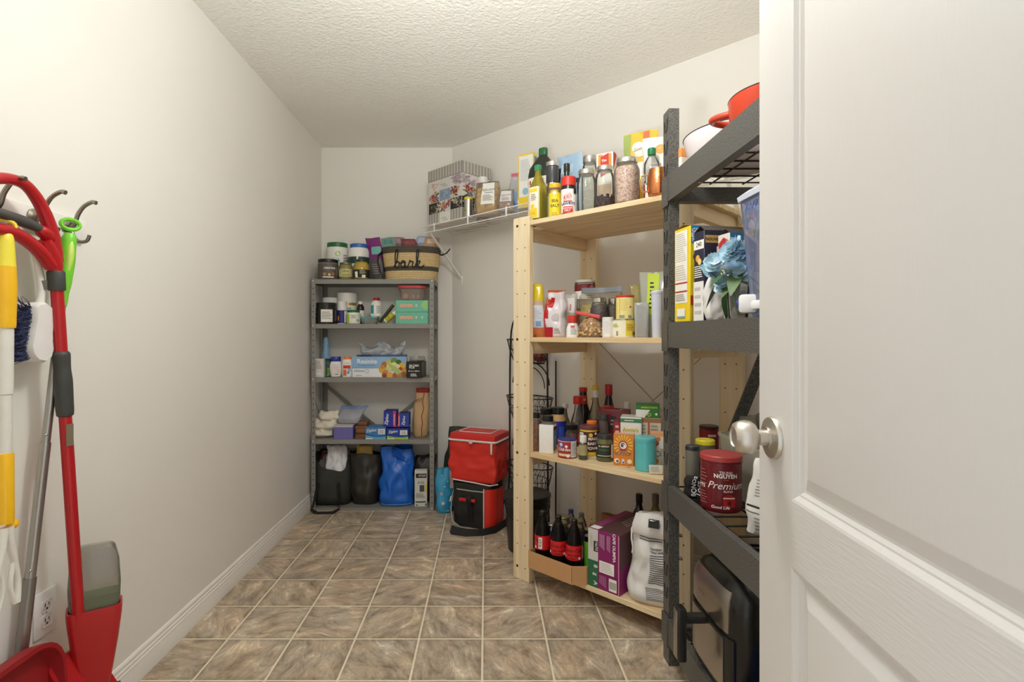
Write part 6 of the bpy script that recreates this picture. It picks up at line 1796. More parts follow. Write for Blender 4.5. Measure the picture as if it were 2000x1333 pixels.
carton('cracker_box', 'white and blue box with a red badge behind the flowers, beside the navy box', 'box', (.754, 1.582, z), .12, .055, .252, .17, C(222, 216, 210),
       [('L', 'p', [(.1, .74), (.5, .70), (.95, .78), (.9, .92), (.5, .96), (.08, .90)], C(180, 40, 44)), ('L', 't', 'TRISCUIT', .5, .81, .0085, PAPER, 6, .02), ('L', 'l', .15, .55, .85, .68, 4, GREYT), ('F', 'r', .02, .55, .9, 1, C(40, 120, 176)), ('F', 't', 'WHOLE', .22, .86, .014, PAPER, 0, .02), ('F', 't', 'GRAIN', .22, .78, .014, PAPER, 0, .02), ('F', 'l', .06, .62, .5, .73, 3, PAPER)], flap=(C(70, 60, 56, .7), .016))
soft('plastic_bag', 'crumpled translucent white plastic bag on the rack in front of the boxes', 'bag', (.672, 1.556, z), .075, .05, .135, .3, C(226, 224, 222, .3), seed=130, top=.5, topw=.8, amp=.018, freq=24, nu=24, nt=18)
vessel('food_can', 'red and white can half covered by the white plastic bag', 'can', (.694, 1.492, z), .078, .030, [(.97, 0), (1, .02), (1, .98), (.97, 1)], C(226, 216, 212, .35), None, [(C(226, 214, 212), .03, .97, [('r', -10, .68, 110, .4, C(196, 110, 110)), ('r', 30, .2, 40, .2, C(200, 130, 130)), ('l', -20, .2, 40, .24, 4, GREYT)])])
fl = thing('flower_bunch', 'bunch of pale blue artificial flowers with green leaves in a clear vase', 'flowers', (.668, 1.425, z))
vs_ = MB().lathe([(.022, 0), (.024, .004), (.030, .085), (.0285, .085), (.022, .008), (.002, .007)], GLASS, 28, cap1=False).build('glass_vase', fl)
m = MB()
rnd = random.Random(21)
heads = []
for k in range(11):
    hx, hy, hz = rnd.uniform(-.045, .03), rnd.uniform(-.02, .10), rnd.uniform(.085, .195)
    heads.append(Vector((hx, hy, hz)))
    m.tube([(0, 0, .01), (hx * .3, hy * .3, hz * .6), (hx, hy, hz)], .0016, C(70, 110, 60), 5)
m.build('stems', fl)
PB = [C(190, 220, 230, .5), C(172, 206, 224, .5), C(214, 230, 234, .5), C(160, 188, 218, .5)]
for hd in heads:
    m = MB()
    nrm = Vector((rnd.uniform(-1, .1), rnd.uniform(-1, .1), rnd.uniform(-.1, .9))).normalized()
    q1 = nrm.orthogonal().normalized(); q2 = nrm.cross(q1)
    for lay in range(3):
        for p_ in range(5):
            a = 2 * pi * p_ / 5 + lay * .6
            dr = q1 * cos(a) + q2 * sin(a)
            sd = q1 * -sin(a) + q2 * cos(a)
            l = .033 - .007 * lay
            up_ = .10 + .35 * lay
            rows = []
            for i in range(5):
                t = i / 4
                wd = l * .62 * sin(pi * min(.97, .12 + t * .80))
                c_ = hd + dr * l * t + nrm * (l * up_ * t * t + .004 * lay)
                rows.append([c_ + sd * wd * s_ + nrm * (.10 * l * s_ * s_ * (1 + .6 * sin(5 * t + p_))) for s_ in (-1, -.5, 0, .5, 1)])
            m.loft(rows, PB[(lay + p_) % 4], False, False, closed=False)
    m.ball(tuple(hd + nrm * .006), .005, C(206, 220, 190), 8, 5)
    m.build('flower', fl, sharp=80)
for k in range(7):
    m = MB()
    b_ = heads[k] * .55 + Vector((0, 0, .03))
    dr = Vector((rnd.uniform(-1, .3), rnd.uniform(-.8, .6), rnd.uniform(-.6, .3))).normalized()
    sd = dr.cross(Vector((0, 0, 1))).normalized()
    rows = []
    for i in range(7):
        t = i / 6
        wd = .019 * sin(pi * min(.985, .04 + t * .95))
        c_ = b_ + dr * .075 * t + Vector((0, 0, -.03 * t * t))
        rows.append([c_ + sd * wd * s_ + Vector((0, 0, .25 * wd * abs(s_))) for s_ in (-1, -.5, 0, .5, 1)])
    m.loft(rows, C(50, 96, 46, .5) if k % 2 else C(90, 116, 70, .5), False, False, closed=False)
    m.build('leaf', fl, sharp=80)
# water dispenser
BLUEC = CLEAR(178, 192, 228, .20, .05, .3)
wd_ = thing('water_dispenser', 'blue tinted water filter dispenser with a white tap beside the door edge', 'water dispenser', (0, .030, z))
def rrect(x0, x1, y0, y1, zz_, r=.03, n=5):
    out = []
    for cx, cy, a0 in ((x1 - r, y1 - r, 0), (x0 + r, y1 - r, pi / 2), (x0 + r, y0 + r, pi), (x1 - r, y0 + r, 3 * pi / 2)):
        for k in range(n + 1):
            a = a0 + k * pi / 2 / n
            out.append((cx + r * cos(a), cy + r * sin(a), zz_))
    return out
MB().loft([rrect(.655, .85, 1.085, 1.312, .002), rrect(.652, .852, 1.083, 1.316, .02), rrect(.640, .862, 1.062, 1.345, .290), rrect(.646, .856, 1.068, 1.338, .300)], BLUEC, True, False).build('tank', wd_, sharp=50)
MB().loft([rrect(.636, .866, 1.058, 1.349, .291), rrect(.634, .868, 1.056, 1.352, .303), rrect(.650, .852, 1.074, 1.334, .315)], C(214, 220, 238, .35), True, True).build('lid', wd_, sharp=50)
MB().loft([rrect(.70, .80, 1.12, 1.27, .16), rrect(.69, .81, 1.11, 1.28, .285)], CLEAR(120, 140, 206, .4), True, True).build('filter_reservoir', wd_, sharp=50)
MB().lathe([(.03, .05), (.034, .06), (.034, .16)], C(226, 226, 230, .4), 24, cx=.75, cy=1.20).build('filter_cartridge', wd_)
tap = MB()
XT = Matrix.Translation((.652, 1.285, .032)) @ Matrix.Rotation(-.5, 4, 'Z')
tap.box(-.030, .012, -.020, .018, -.022, .024, C(238, 238, 240, .3), .008, XT)
tap.build('tap', wd_)
MB().box(.640, .654, 1.10, 1.275, .018, .040, C(238, 238, 240, .3), .005).build('front_rail', wd_)
XTB = XT @ Matrix.Translation((-.030, -.002, .001)) @ Matrix.Rotation(-pi / 2, 4, 'Y')
MB().lathe([(.009, 0), (.0095, .002), (.007, .005)], C(60, 64, 140, .35), 20, sx=1.25, xf=XTB).build('tap_button', wd_)
q = MB()
for k in range(4):
    q.add([(.6405 - .0 , 1.30 - k * .016, .262), (.6405, 1.296 - k * .016, .262), (.6400, 1.284 - k * .016, .278), (.6400, 1.288 - k * .016, .278)], [(0, 1, 2, 3)], C(60, 90, 170))
q.build('slant_mark', wd_)

z = RZ[1] - DK
cf = vessel('coffee_can', 'large dark red coffee can with a lighter red lid on the rack', 'can', (.7235, 1.655, z), .168, .0585, [(.97, 0), (1, .015), (1, .93), (.985, .95), (.985, 1)], C(104, 22, 30, .3), (C(176, 62, 64, .35), 1.04, .90, 1, 0),
            [(C(108, 22, 32, .3), .03, .88, [('t', 'TRUNG', 14, .70, .0075, C(226, 206, 196), .02), ('t', 'NGUYEN', 14, .625, .0115, PAPER, .03), ('r', 14, .595, 14, .008, GOLD), ('t', 'Premium', 16, .43, .021, PAPER, 0, .35), ('t', 'BLEND', 20, .375, .006, C(226, 206, 196), .02),
              ('d', 22, .235, .018, C(170, 24, 34)), ('r', 22, .175, 32, .13, C(170, 24, 34)), ('r', 22, .275, 32, .022, C(226, 200, 190)), ('d', 22, .19, .006, C(96, 12, 20)), ('t', 'Good Life', -2, .085, .0085, PAPER, .02, .2), ('t', 'YTS', -56, .42, .010, PAPER, .02), ('l', -52, .62, 30, .3, 5, C(150, 80, 84)), ('l', -52, .25, 30, .24, 5, C(150, 80, 84)), ('r', 0, .86, 300, .006, C(150, 70, 74))])], seg=44, capname='lid')
soft('knit_strap', 'black knitted strap with white letters heaped beside the rack post', 'strap', (.690, 1.765, z), .075, .06, .068, -.45, C(20, 20, 20, .8, 0, .2, .5, 120), seed=140, top=.5, topw=.7, amp=.014, freq=30, nu=24, nt=14, marks=[('t', 'BONOS', .1, .55, .012, PAPER, .01, 80), ('t', 'LOGS', .5, .45, .012, PAPER, .01, 70)])
vessel('spice_jar', 'tall grey jar with dark lid beside the rack post', 'jar', (.706, 1.838, z), .155, .0225, CYL, CLEAR(176, 172, 158, .4), (C(50, 54, 62, .35), 1.04, .90, 1, .02), [], fill=(C(110, 104, 92), .8), capname='lid')
vessel('food_tub', 'tub with bright yellow lid behind the dark red coffee can', 'tub', (.766, 1.878, z), .168, .031, CYL, CLEAR(176, 170, 140, .4), (C(226, 210, 50, .35), 1.05, .90, 1, .01), [(C(120, 116, 90), .1, .8, [('l', 0, .5, 60, .5, 6, C(170, 166, 140))])], fill=(C(120, 112, 84), .8), capname='lid')
binx = thing('plastic_bin', 'translucent plastic bin full of bags beside the door knob', 'bin', (.952, 1.690, z), 0)
BINM = CLEAR(240, 237, 228, .55, .2, .25)
def rr2(w, d, zz_, r=.025):
    return rrect(-w / 2, w / 2, -d / 2, d / 2, zz_, r)
MB().loft([rr2(.26, .34, 0), rr2(.29, .37, .185), rr2(.30, .38, .187), rr2(.30, .38, .195), rr2(.284, .364, .195), rr2(.252, .332, .004)], BINM, True, True).build('bin_wall', binx, sharp=50)
soft('food_bag', 'clear bag of yellowish dry food standing in the plastic bin', 'bag', (.872, 1.765, z + .008), .11, .07, .26, .5, CLEAR(216, 208, 186, .35, .1, .3), seed=142, top=.1, topw=1.1, amp=.014, contents=(GRAIN((206, 186, 136), (170, 150, 100), 60), .62))
soft('food_bag', 'white paper-lined bag leaning in the plastic bin beside the knob', 'bag', (.905, 1.640, z + .008), .12, .07, .225, .5, C(216, 206, 180, .6), seed=143, top=.2, amp=.014)
soft('snack_pouch', 'blue and yellow snack pouch at the back of the plastic bin', 'pouch', (.975, 1.795, z + .008), .12, .04, .275, .4, C(50, 100, 166, .35), seed=144, top=.1, amp=.010, marks=[('r', -.3, .82, .6, .98, C(206, 196, 90)), ('d', .1, .72, .02, PAPER)])
soft('flour_bag', 'crumpled white paper bag with black stripes close to the door edge', 'bag', (.752, 1.445, z), .10, .07, .200, -.5, C(226, 224, 220, .7), seed=145, top=.30, topw=.5, amp=.014, freq=18, nu=22, nt=18, marks=[('l', -.6, .5, .4, .72, 6, C(150, 148, 146)), ('r', -.95, .36, .95, .385, INK), ('r', -.95, .29, .95, .30, INK), ('l', -.5, .05, .6, .25, 4, GREYT)])

z = RZ[0] - DK
FB = C(26, 26, 24, .22)
af_ = thing('air_fryer', 'black air fryer with brushed steel front and a bar handle, lowest rack shelf', 'air fryer', (.805, 1.565, z), -pi / 2)
# local -y looks into the room
AW, AD, AH, AP = .165, .160, .345, 4.5
prof = [(.90, 0), (.94, .012), (1.0, .06), (1.0, .72), (.97, .80), (.86, .90), (.70, .965), (.60, 1.0), (.3, 1.005)]
MB().lathe([(a * AW, b * AH) for a, b in prof], FB, 56, sy=AD / AW, p=AP).build('body', af_)
def af_s(a, zf, off=0.0):
    q = prof_r(prof, zf) * AW * sel(a, AP) + off
    return Vector((q * sin(a), -q * AD / AW * cos(a), zf * AH))
BST = C(178, 172, 164, .28, 1.0, .06, .06, 260)
def af_panel(name, x0, x1, z0, z1, off, mat, th=.004):
    m = MB()
    n = 18
    def ang(x):
        return atan2(x, AW)
    rows = [[af_s(ang(x0 + (x1 - x0) * i / n), z0 + (z1 - z0) * j / 8, off) for i in range(n + 1)] for j in range(9)]
    m.loft(rows, mat, False, False, closed=False)
    edge = rows[0] + [r_[-1] for r_ in rows[1:]] + list(reversed(rows[-1]))[1:] + [r_[0] for r_ in reversed(rows[:-1])]
    m.loft([edge, [p_ * 1.0 + Vector((0, off + .002, 0)) for p_ in edge]], mat, False, False)
    return m.build(name, af_, sharp=50)
af_panel('steel_panel', -.125, .125, .55, .86, .004, BST)
dr_ = af_panel('basket_front', -.150, .150, .08, .515, .005, FB)
af_panel('steel_panel', -.105, .105, .11, .50, .0085, BST)
m = MB()
m.box(-.015, .015, -.240, -.168, .160, .182, C(40, 40, 38, .35), .004)
m.box(-.020, .020, -.252, -.226, .050, .205, C(34, 34, 32, .35), .006)
m.build('handle', af_)
MB().box(-.0145, .0145, -.2545, -.2515, .058, .198, BST, .001).build('handle_inlay', af_)
q = MB()
q.text('ninja', .016, lambda x, y: af_s(atan2(x - .03, AW), .66 + y / AH, .0055), C(120, 110, 100), .02)
q.build('lettering', af_)
MB().lathe([(.098, .0), (.100, .002), (.09, .004), (.002, .004)], C(14, 14, 14, .06), 40, z=AH * 1.003, sy=.95, p=3).build('top_glass', af_)
soft('blue_pouch', 'small bright blue pouch beside the air fryer near the door', 'pouch', (.71, 1.335, z), .07, .05, .13, .3, C(36, 80, 200, .35), seed=146, top=.3, amp=.01)

vessel('coffee_can', 'red can with dark lid standing far back on the pine shelf end', 'can', (.926, 2.232, WZ[1]), .168, .037, CYL, C(130, 26, 34, .35), (C(60, 30, 30, .35), 1.04, .92, 1, 0), [(C(140, 26, 36), .03, .9, [('r', 20, .78, 50, .06, C(226, 210, 200))])], capname='lid')

# ------------------------------------------------------------------ things on the floor by the slanting wall
GB = C(44, 54, 46, .6, 0, .12)
X, Y = at(884, 3.50), 3.50
soft('garbage_bag', 'dark green nylon bag slumped between steel unit and red cooler', 'bag', (-.190, 3.605, .0), .225, .125, zt(836, 3.6), -.3, GB, seed=150, top=.35, topw=.72, botw=.8, amp=.030, freq=9, nu=26, nt=24, side=.04)
PBL = C(60, 160, 206, .4)
soft('gift_bag', 'blue patterned reusable bag squeezed between steel unit and black cooler', 'bag', (-.268, 3.50, .0), .115, .10, zt(915, 3.5), .25, PBL, seed=151, top=.35, topw=1.05, botw=.8, amp=.016, freq=12, nu=20, nt=16, open_top=True,
     marks=[('d', -.4, .85, .004, PAPER), ('d', .2, .72, .004, PAPER), ('d', -.1, .60, .005, C(206, 226, 236)), ('r', .45, .55, .85, .95, C(226, 206, 196)), ('d', -.5, .45, .010, C(206, 180, 170)), ('r', -.2, .1, .4, .4, C(40, 140, 190)), ('d', .5, .3, .012, C(226, 200, 190)), ('d', -.3, .25, .010, C(226, 206, 196)), ('l', .1, .05, .5, .09, 1, PAPER)])
# black and red cooler
def dense(ring, n=9):
    out = []
    for a, b in zip(ring, ring[1:] + ring[:1]):
        a, b = Vector(a), Vector(b)
        m_ = n if (b - a).length > .04 else 1
        out += [a + (b - a) * k / m_ for k in range(m_)]
    return out
def cooler(name, label, pos, rz, w, d, h, mats, tilt=None, r=.03, bulge=.006, seed=1):
    root = thing(name, label, 'cooler bag', pos, rz, None, tilt)
    rings = []
    n = 40
    for j in range(25):
        t = j / 24
        k = 1 + .02 * sin(pi * t) - (.05 if j == 0 else 0) - (.03 if j == 24 else 0)
        ring = []
        for i, p_ in enumerate(dense(rrect(-w / 2 * k, w / 2 * k, -d / 2 * k, d / 2 * k, t * h, r, 5))):
            v = Vector(p_)
            g = noise.noise(Vector((v.x * 14 + seed, v.y * 14, v.z * 12)))
            g2 = noise.noise(Vector((v.x * 36 + seed, v.y * 36, v.z * 30)))
            nr_ = Vector((v.x / w, v.y / d, 0)).normalized()
            ring.append(v + nr_ * (bulge * g * 1.6 + bulge * .7 * g2) * min(1, 4 * t * (1 - t) + .15))
        rings.append(ring)
    m = MB()
    m.loft(rings, mats[0], True, True)
    m.build('bag_body', root, sharp=55)
    return root
BLK = C(32, 32, 30, .6); CRED = C(214, 44, 34, .45); PIPE = C(226, 222, 218, .5)
cw, cd_, ch = .270, .215, .262
c1 = cooler('cooler_bag', 'black cooler bag with red side panel and grey strap, under the red one', (-.045, 3.300, 0), -.42, cw, cd_, ch, [BLK], seed=5, r=.055)
def cpt(x, zz_, off=.004):                      # on the front face
    return Vector((x, -cd_ / 2 * 1.012 - off, zz_))
m = MB()
m.loft([[Vector((cw / 2 * 1.02 + .010, -cd_ / 2 + .050 + .10 * a, zz_ * ch)) for a in (0, .33, .66, 1.0)] for zz_ in (.06, .3, .6, .9)], CRED, False, False, closed=False)
arc = [(cw / 2 - .055 + .055 * sin(a), -cd_ / 2 + .055 - .055 * cos(a)) for a in [k * pi / 2 / 8 for k in range(9)]]
m.loft([[Vector((x * 1.02 + .010, y * 1.02 - .006, zz_ * ch)) for x, y in arc] for zz_ in (.06, .3, .6, .92)], CRED, False, False, closed=False)
m.build('side_panel', c1)
m = MB()
m.tube([Vector((arc[0][0] * 1.02 + .006, arc[0][1] * 1.02 - .008, t * ch)) for t in (.04, .3, .6, .93)], .0035, PIPE, 6)
m.build('piping', c1)
m = MB()
m.tube([Vector((-cw / 2 * .97, -cd_ / 2 * .6, ch * .86)), cpt(-cw / 2 + .05, ch * .855), cpt(0, ch * .85), cpt(cw / 2 - .05, ch * .855), Vector((cw / 2 * 1.03, -cd_ / 2 * .6, ch * .86))], .0045, C(150, 148, 144, .5), 6)
m.build('piping', c1)
MB().box(-.075, .035, -cd_ / 2 * 1.03 - .016, -cd_ / 2 * 1.03, ch * .60, ch * .68, C(190, 36, 40, .4), .006).build('grab_handle', c1)
strap(c1, 'front_strap', [cpt(-.005, ch * .74, .006), cpt(-.005, ch * .70, .024), cpt(-.005, ch * .58, .022), cpt(-.003, ch * .5, .008), cpt(.0, ch * .15, .006)], .032, .003, C(24, 24, 24, .6))
m = MB()
m.box(-cw / 2 - .016, -cw / 2 - .010, -cd_ / 2 + .02, -cd_ / 2 + .05, ch * .52, ch * .62, C(236, 234, 230, .6), 0)
m.build('care_tag', c1)
strap(c1, 'shoulder_strap', [(-cw / 2 - .006, -.02, ch * .95), (-cw / 2 - .022, -.04, ch * .6), (-cw / 2 - .02, -.07, ch * .28), (-cw / 2 + .03, -cd_ / 2 - .035, ch * .10), (-.03, -cd_ / 2 - .075, .012), (.04, -cd_ / 2 - .095, .006), (.095, -cd_ / 2 - .090, .008)], .034, .004, C(176, 176, 172, .5), Vector((.2, -.3, 1)))
strap(c1, 'shoulder_strap', [(-.03, -cd_ / 2 - .10, .006), (-.08, -cd_ / 2 - .105, .018), (-.055, -cd_ / 2 - .135, .024), (.03, -cd_ / 2 - .13, .020), (.11, -cd_ / 2 - .085, .014), (.165, -cd_ / 2 - .02, .022), (.185, .03, .026)], .045, .006, C(26, 26, 26, .6), Vector((.1, .2, 1)))
MB().box(.085, .105, -cd_ / 2 - .105, -cd_ / 2 - .075, .012, .026, C(30, 30, 30, .4), .002).build('strap_buckle', c1)
rw, rd, rh = .300, .225, .270
c2 = cooler('cooler_bag', 'bright red cooler bag with white zip trim stacked on the black one', (-.038, 3.305, ch + .012), -.42, rw, rd, rh, [CRED], seed=9, r=.02, bulge=.014)
m = MB()
m.loft([rrect(-rw / 2 - .004, rw / 2 + .004, -rd / 2 - .004, rd / 2 + .004, rh * .93, .022, 6), rrect(-rw / 2 - .006, rw / 2 + .006, -rd / 2 - .006, rd / 2 + .006, rh * .96, .022, 6), rrect(-rw / 2 - .002, rw / 2 + .002, -rd / 2, rd / 2, rh + .012, .022, 6), rrect(-rw / 2 + .03, rw / 2 - .03, -rd / 2 + .03, rd / 2 - .03, rh + .020, .022, 6)], C(206, 38, 36, .45), True, True)
m.build('lid', c2, sharp=60)
m = MB()
m.tube([Vector(p_) for p_ in rrect(-rw / 2 - .008, rw / 2 + .008, -rd / 2 - .008, rd / 2 + .008, rh * .91, .024, 5)], .0062, PIPE, 6, closed=True)
m.build('piping', c2)
m = MB()
m.tube([Vector(p_) for p_ in rrect(-rw / 2 + .045, rw / 2 - .045, -rd / 2 + .035, rd / 2 - .035, rh + .021, .01, 3)], .0028, PIPE, 6, closed=True)
m.build('piping', c2)
m = MB()
m.tube([Vector((-rw / 2 * 1.0, -rd / 2 * .7, .004)), Vector((-rw / 2 + .03, -rd / 2 - .006, .006)), Vector((.02, -rd / 2 - .008, .000)), Vector((rw / 2 - .03, -rd / 2 - .006, -.008)), Vector((rw / 2 + .004, -rd / 2 * .7, -.006))], .004, PIPE, 6)
m.build('piping', c2)
q = MB()
q.box(-.012, .012, -rd / 2 - .022, -rd / 2 - .012, rh * .855, rh * .935, C(206, 204, 200, .4), .004)
q.box(rw / 2 - .022, rw / 2 - .010, -rd / 2 - .020, -rd / 2 - .011, rh * .66, rh * .90, C(220, 218, 214, .4), .003)
q.build('zip_pull', c2)
q = MB()
q.loft([[Vector((rw / 2 * 1.03 + .004, -rd / 2 + .01 + a * .2, zz_)) for a in (0, .5, 1)] for zz_ in (rh * .86, rh * .93)], C(60, 60, 60, .4), False, False, closed=False)
q.build('side_zip', c2)

# black bucket behind the pine post
bu = thing('bucket', 'black lidded plastic bucket on the floor behind the left pine post', 'bucket', (.222, 2.895, 0))
BKB = C(30, 30, 28, .35)
MB().lathe([(.098, 0), (.102, .004), (.118, .24), (.122, .245), (.122, .255), (.119, .257), (.119, .268), (.124, .270), (.124, .280), (.121, .284)], BKB, 44, cap1=False).build('bucket_wall', bu)
MB().lathe([(.121, .280), (.128, .283), (.128, .298), (.122, .302), (.112, .298), (.002, .297)], C(34, 34, 32, .4), 44).build('lid', bu)
m = MB()
m.tube([(.122 * cos(a), -.122 * sin(a) - .003, .262 - .10 * sin(a)) for a in [k * pi / 12 for k in range(13)]], .0025, C(60, 60, 58, .3, 1), 6)
m.build('wire_handle', bu)

# wire basket tower
ST = (.256, 3.178)
tower = thing('basket_stand', 'black wire stand with three oval baskets behind the left pine post', 'basket stand', (ST[0], ST[1], 0), -pi / 4)
sw, sd_ = .148, .086
BW = BLACKWIRE
for x in (-sw, sw):
    MB().tube([(x * 1.12, -.02, 0), (x * 1.0, -.01, .30), (x * .98, -.01, .95), (x * .93, -.01, 1.14)], .0055, BW, 8).build('leg', tower)
    MB().tube([(x * .9, sd_ * .95, 0), (x * .93, sd_ * .9, .35), (x * .93, sd_ * .9, 1.0)], .0045, BW, 8).build('leg', tower)
MB().tube([(-sw * .93, -.01, 1.13)] + [(-sw * .93 * cos(a), -.01, 1.13 + .19 * sin(a)) for a in [k * pi / 14 for k in range(1, 14)]] + [(sw * .93, -.01, 1.13)], .005, BW, 8).build('top_arch', tower)
MB().tube([(-sw * .62 * cos(a), -.01, 1.13 + .12 * sin(a)) for a in [k * pi / 14 for k in range(15)]], .003, BW, 6).build('top_arch', tower)
def basket(zt_, zb_, k=1.0):
    m = MB()
    ov = lambda a, rr, zz_: Vector((sw * 1.10 * k * rr * cos(a), sd_ * 1.05 * k * rr * sin(a), zz_))
    b_ = None
    n = 40
    m.tube([ov(2 * pi * i / n, 1.0, zt_) for i in range(n)], .0035, BW, 6, closed=True)
    m.tube([ov(2 * pi * i / n, .66, zb_) for i in range(n)], .0030, BW, 6, closed=True)
    m.tube([ov(2 * pi * i / n, .88, zt_ - (zt_ - zb_) * .45) for i in range(n)], .0020, BW, 6, closed=True)
    r_ = m.build('basket_rim', tower)
    m = MB()
    na = 22
    for i in range(na):
        a0, a1 = 2 * pi * i / na, 2 * pi * (i + 2) / na
        am = (a0 + a1) / 2
        m.tube([ov(a0 + (a1 - a0) * t, .88 + .12 * sin(pi * t), zt_ - (zt_ - zb_) * .45 * (1 - sin(pi * t))) for t in [q / 6 for q in range(7)]], .0013, BW, 4)
        m.tube([ov(a0, .66, zb_), ov(a0 + .12, .80, zb_ + (zt_ - zb_) * .3), ov(a0 + .14, .90, zt_ - (zt_ - zb_) * .4)], .0014, BW, 4)
        m.tube([ov(a0, .66, zb_), ov(a0 - .12, .80, zb_ + (zt_ - zb_) * .3), ov(a0 - .14, .90, zt_ - (zt_ - zb_) * .4)], .0014, BW, 4)
    for i in range(-4, 5):
        x = i * sw * 1.1 * .66 * k / 5
        y = sd_ * 1.05 * .66 * k * sqrt(max(0, 1 - (i / 5) ** 2))
        m.tube([(x, -y, zb_), (x, y, zb_)], .0014, BW, 4)
    m.build('basket_weave', tower, kind='stuff')
basket(1.125, .985, .98); basket(.785, .640); basket(.385, .205)
for zc in (.86, .48):
    MB().tube([(-sw * .95 * cos(a), .012, zc + .13 * sin(a)) for a in [k * pi / 14 for k in range(15)]], .004, BW, 6).build('arch_bar', tower)
    MB().tube([(-sw * .72 * cos(a), .012, zc - .02 + .12 * sin(a)) for a in [k * pi / 14 for k in range(15)]], .003, BW, 6).build('arch_bar', tower)
TW = Matrix.Translation((ST[0], ST[1], 0)) @ Matrix.Rotation(-pi / 4, 4, 'Z')
for i, (x, y, zz_, rr, col, nm, lb) in enumerate([(.02, -.02, 1.028, .036, (196, 184, 178), 'onion', 'pale onion in the top wire basket, nearest the pine post'), (.075, .005, 1.030, .038, (126, 60, 66), 'onion', 'red onion in the top wire basket at its right'), (-.08, .0, 1.025, .034, (206, 196, 190), 'onion', 'white onion in the top wire basket left of the post')]):
    p_ = TW @ Vector((x, y, zz_ - rr))
    o = thing(nm, lb, 'onion', tuple(p_))
    MB().lathe([(rr * .15, 0), (rr * .7, rr * .2), (rr, rr * .85), (rr * .8, rr * 1.5), (rr * .25, rr * 1.9), (rr * .08, rr * 2.3)], C(*col, .4, 0, .12), 18).build('bulb', o)
    MB().tube([(0, 0, rr * 2.2), (.003, 0, rr * 2.6)], .0015, C(170, 140, 100, .7), 5).build('dry_stem', o)

# ------------------------------------------------------------------ cleaning tools on the left wall
rail = thing('hook_rail', 'white coat rail with three double steel hooks on the left wall', 'hook rail', (XL, 1.32, 1.45), pi / 2)
MB().box(-.36, .225, -.016, 0, -.034, .030, WHITE, .004).build('backboard', rail)
HK = C(150, 144, 132, .32, 1.0, .04)
def place(y):                                  # along the rail: local x = world y
    return y - 1.32
for y in (1.115, 1.246, 1.365, 1.472):
    x = place(y)
    XFm = Matrix.Translation((x, -.016, 0)) @ Matrix.Rotation(pi / 2, 4, 'X')
    m = MB()
    m.lathe([(.021, 0), (.021, .004), (.012, .008), (.009, .014)], HK, 24, xf=XFm)
    m.tube([(x, -.028, -.012), (x, -.040, .006), (x, -.048, .030), (x, -.064, .052), (x, -.086, .064), (x, -.098, .062)], [.006, .006, .0058, .0055, .0055, .006], HK, 10, sm=5)
    m.tube([(x, -.026, .0), (x, -.036, -.030), (x, -.052, -.044), (x, -.072, -.042), (x, -.080, -.026)], [.006, .0055, .005, .0048, .0048], HK, 10, sm=5)
    m.build('double_hook', rail)

# red spray mop
mop = thing('spray_mop', 'red spray mop with oval handle loop and grey tank hanging on the wall rail', 'mop', (0, 0, 0))
MR = C(176, 26, 32, .28)
XM = -1.092
def PW(px, y, X=XM):                            # spot at distance X left of the camera axis
    Yv = X * F / (px - VX)
    return Vector((X, Yv, zt(y, Yv)))
loop = [PW(*q) for q in ((110, 512), (104, 470), (92, 430), (74, 392), (50, 362), (20, 350), (-14, 350), (-46, 366), (-66, 396), (-58, 428), (-24, 444), (20, 452), (52, 470), (78, 492), (100, 520))]
MB().tube(loop, [.016, .0165, .016, .0145, .0135, .013, .013, .013, .013, .013, .0135, .0145, .0155, .0165, .0165], MR, 12, sm=5).build('handle_loop', mop)
MB().tube([PW(-20, 410), PW(10, 420), PW(48, 434), PW(76, 446)], [.008, .012, .0135, .011], C(70, 70, 68, .5), 10, sm=5).build('trigger', mop)
tg = MB()
tg.tube([PW(74, 446), PW(82, 452), PW(92, 460), PW(104, 474)], [.010, .0155, .0165, .012], MR, 12, sm=4)
tg.build('trigger_guard', mop)
top, bot = PW(109, 530), Vector((-1.071, 1.4170, .36))
def along(t):
    return top + (bot - top) * t
neck = [PW(100, 500), PW(107, 520), along(.02)]
MB().tube([PW(86, 470), PW(103, 505), along(.015)], [.016, .0190, .0150], MR, 12, sm=5).build('handle_neck', mop)
MB().tube([along(.0), along(.004), along(.048), along(.052)], [.0180, .0196, .0190, .0175], C(64, 64, 62, .5), 16).build('collar', mop)
MB().tube([along(.05), along(1.0)], .0142, MR, 14).build('pole', mop)
MB().tube([along(.215), along(.225), along(.26), along(.30), along(.365), along(.385), along(.39)], [.016, .0195, .0185, .0205, .0195, .0185, .0155], C(62, 62, 60, .55), 14, sm=5).build('grip', mop)
q = MB()
pl_ = along(.44)
q.box(-.0006, .0006, -.008, .008, -.028, .028, C(120, 110, 90), 0, Matrix.Translation(pl_ + Vector((.0135, -.006, 0))) @ Matrix.Rotation(-.5, 4, 'Z'))
q.build('sticker', mop)
tkr = Matrix.Translation((-1.057, 1.453, 0)) @ Matrix.Rotation(.60, 4, 'Z')
TK = CLEAR(206, 204, 198, .16, .08, .3)
def tring(w, d, zz_, dx=0.0, dy=0.0, r=.016):
    return [tuple(tkr @ Vector((p_[0] + dx, p_[1] + dy, zz_))) for p_ in rrect(-w / 2, w / 2, -d / 2, d / 2, 0, min(r, w * .4, d * .4), 5)]
MB().loft([tring(.102, .050, .392), tring(.114, .056, .43), tring(.117, .058, .48), tring(.110, .054, .54), tring(.092, .046, .576), tring(.080, .038, .582)], TK, True, True).build('water_tank', mop, sharp=50)
MB().loft([tring(.098, .046, .388), tring(.110, .051, .428), tring(.1125, .0535, .452)], C(122, 166, 62, .25), True, True).build('green_liquid', mop, sharp=50)
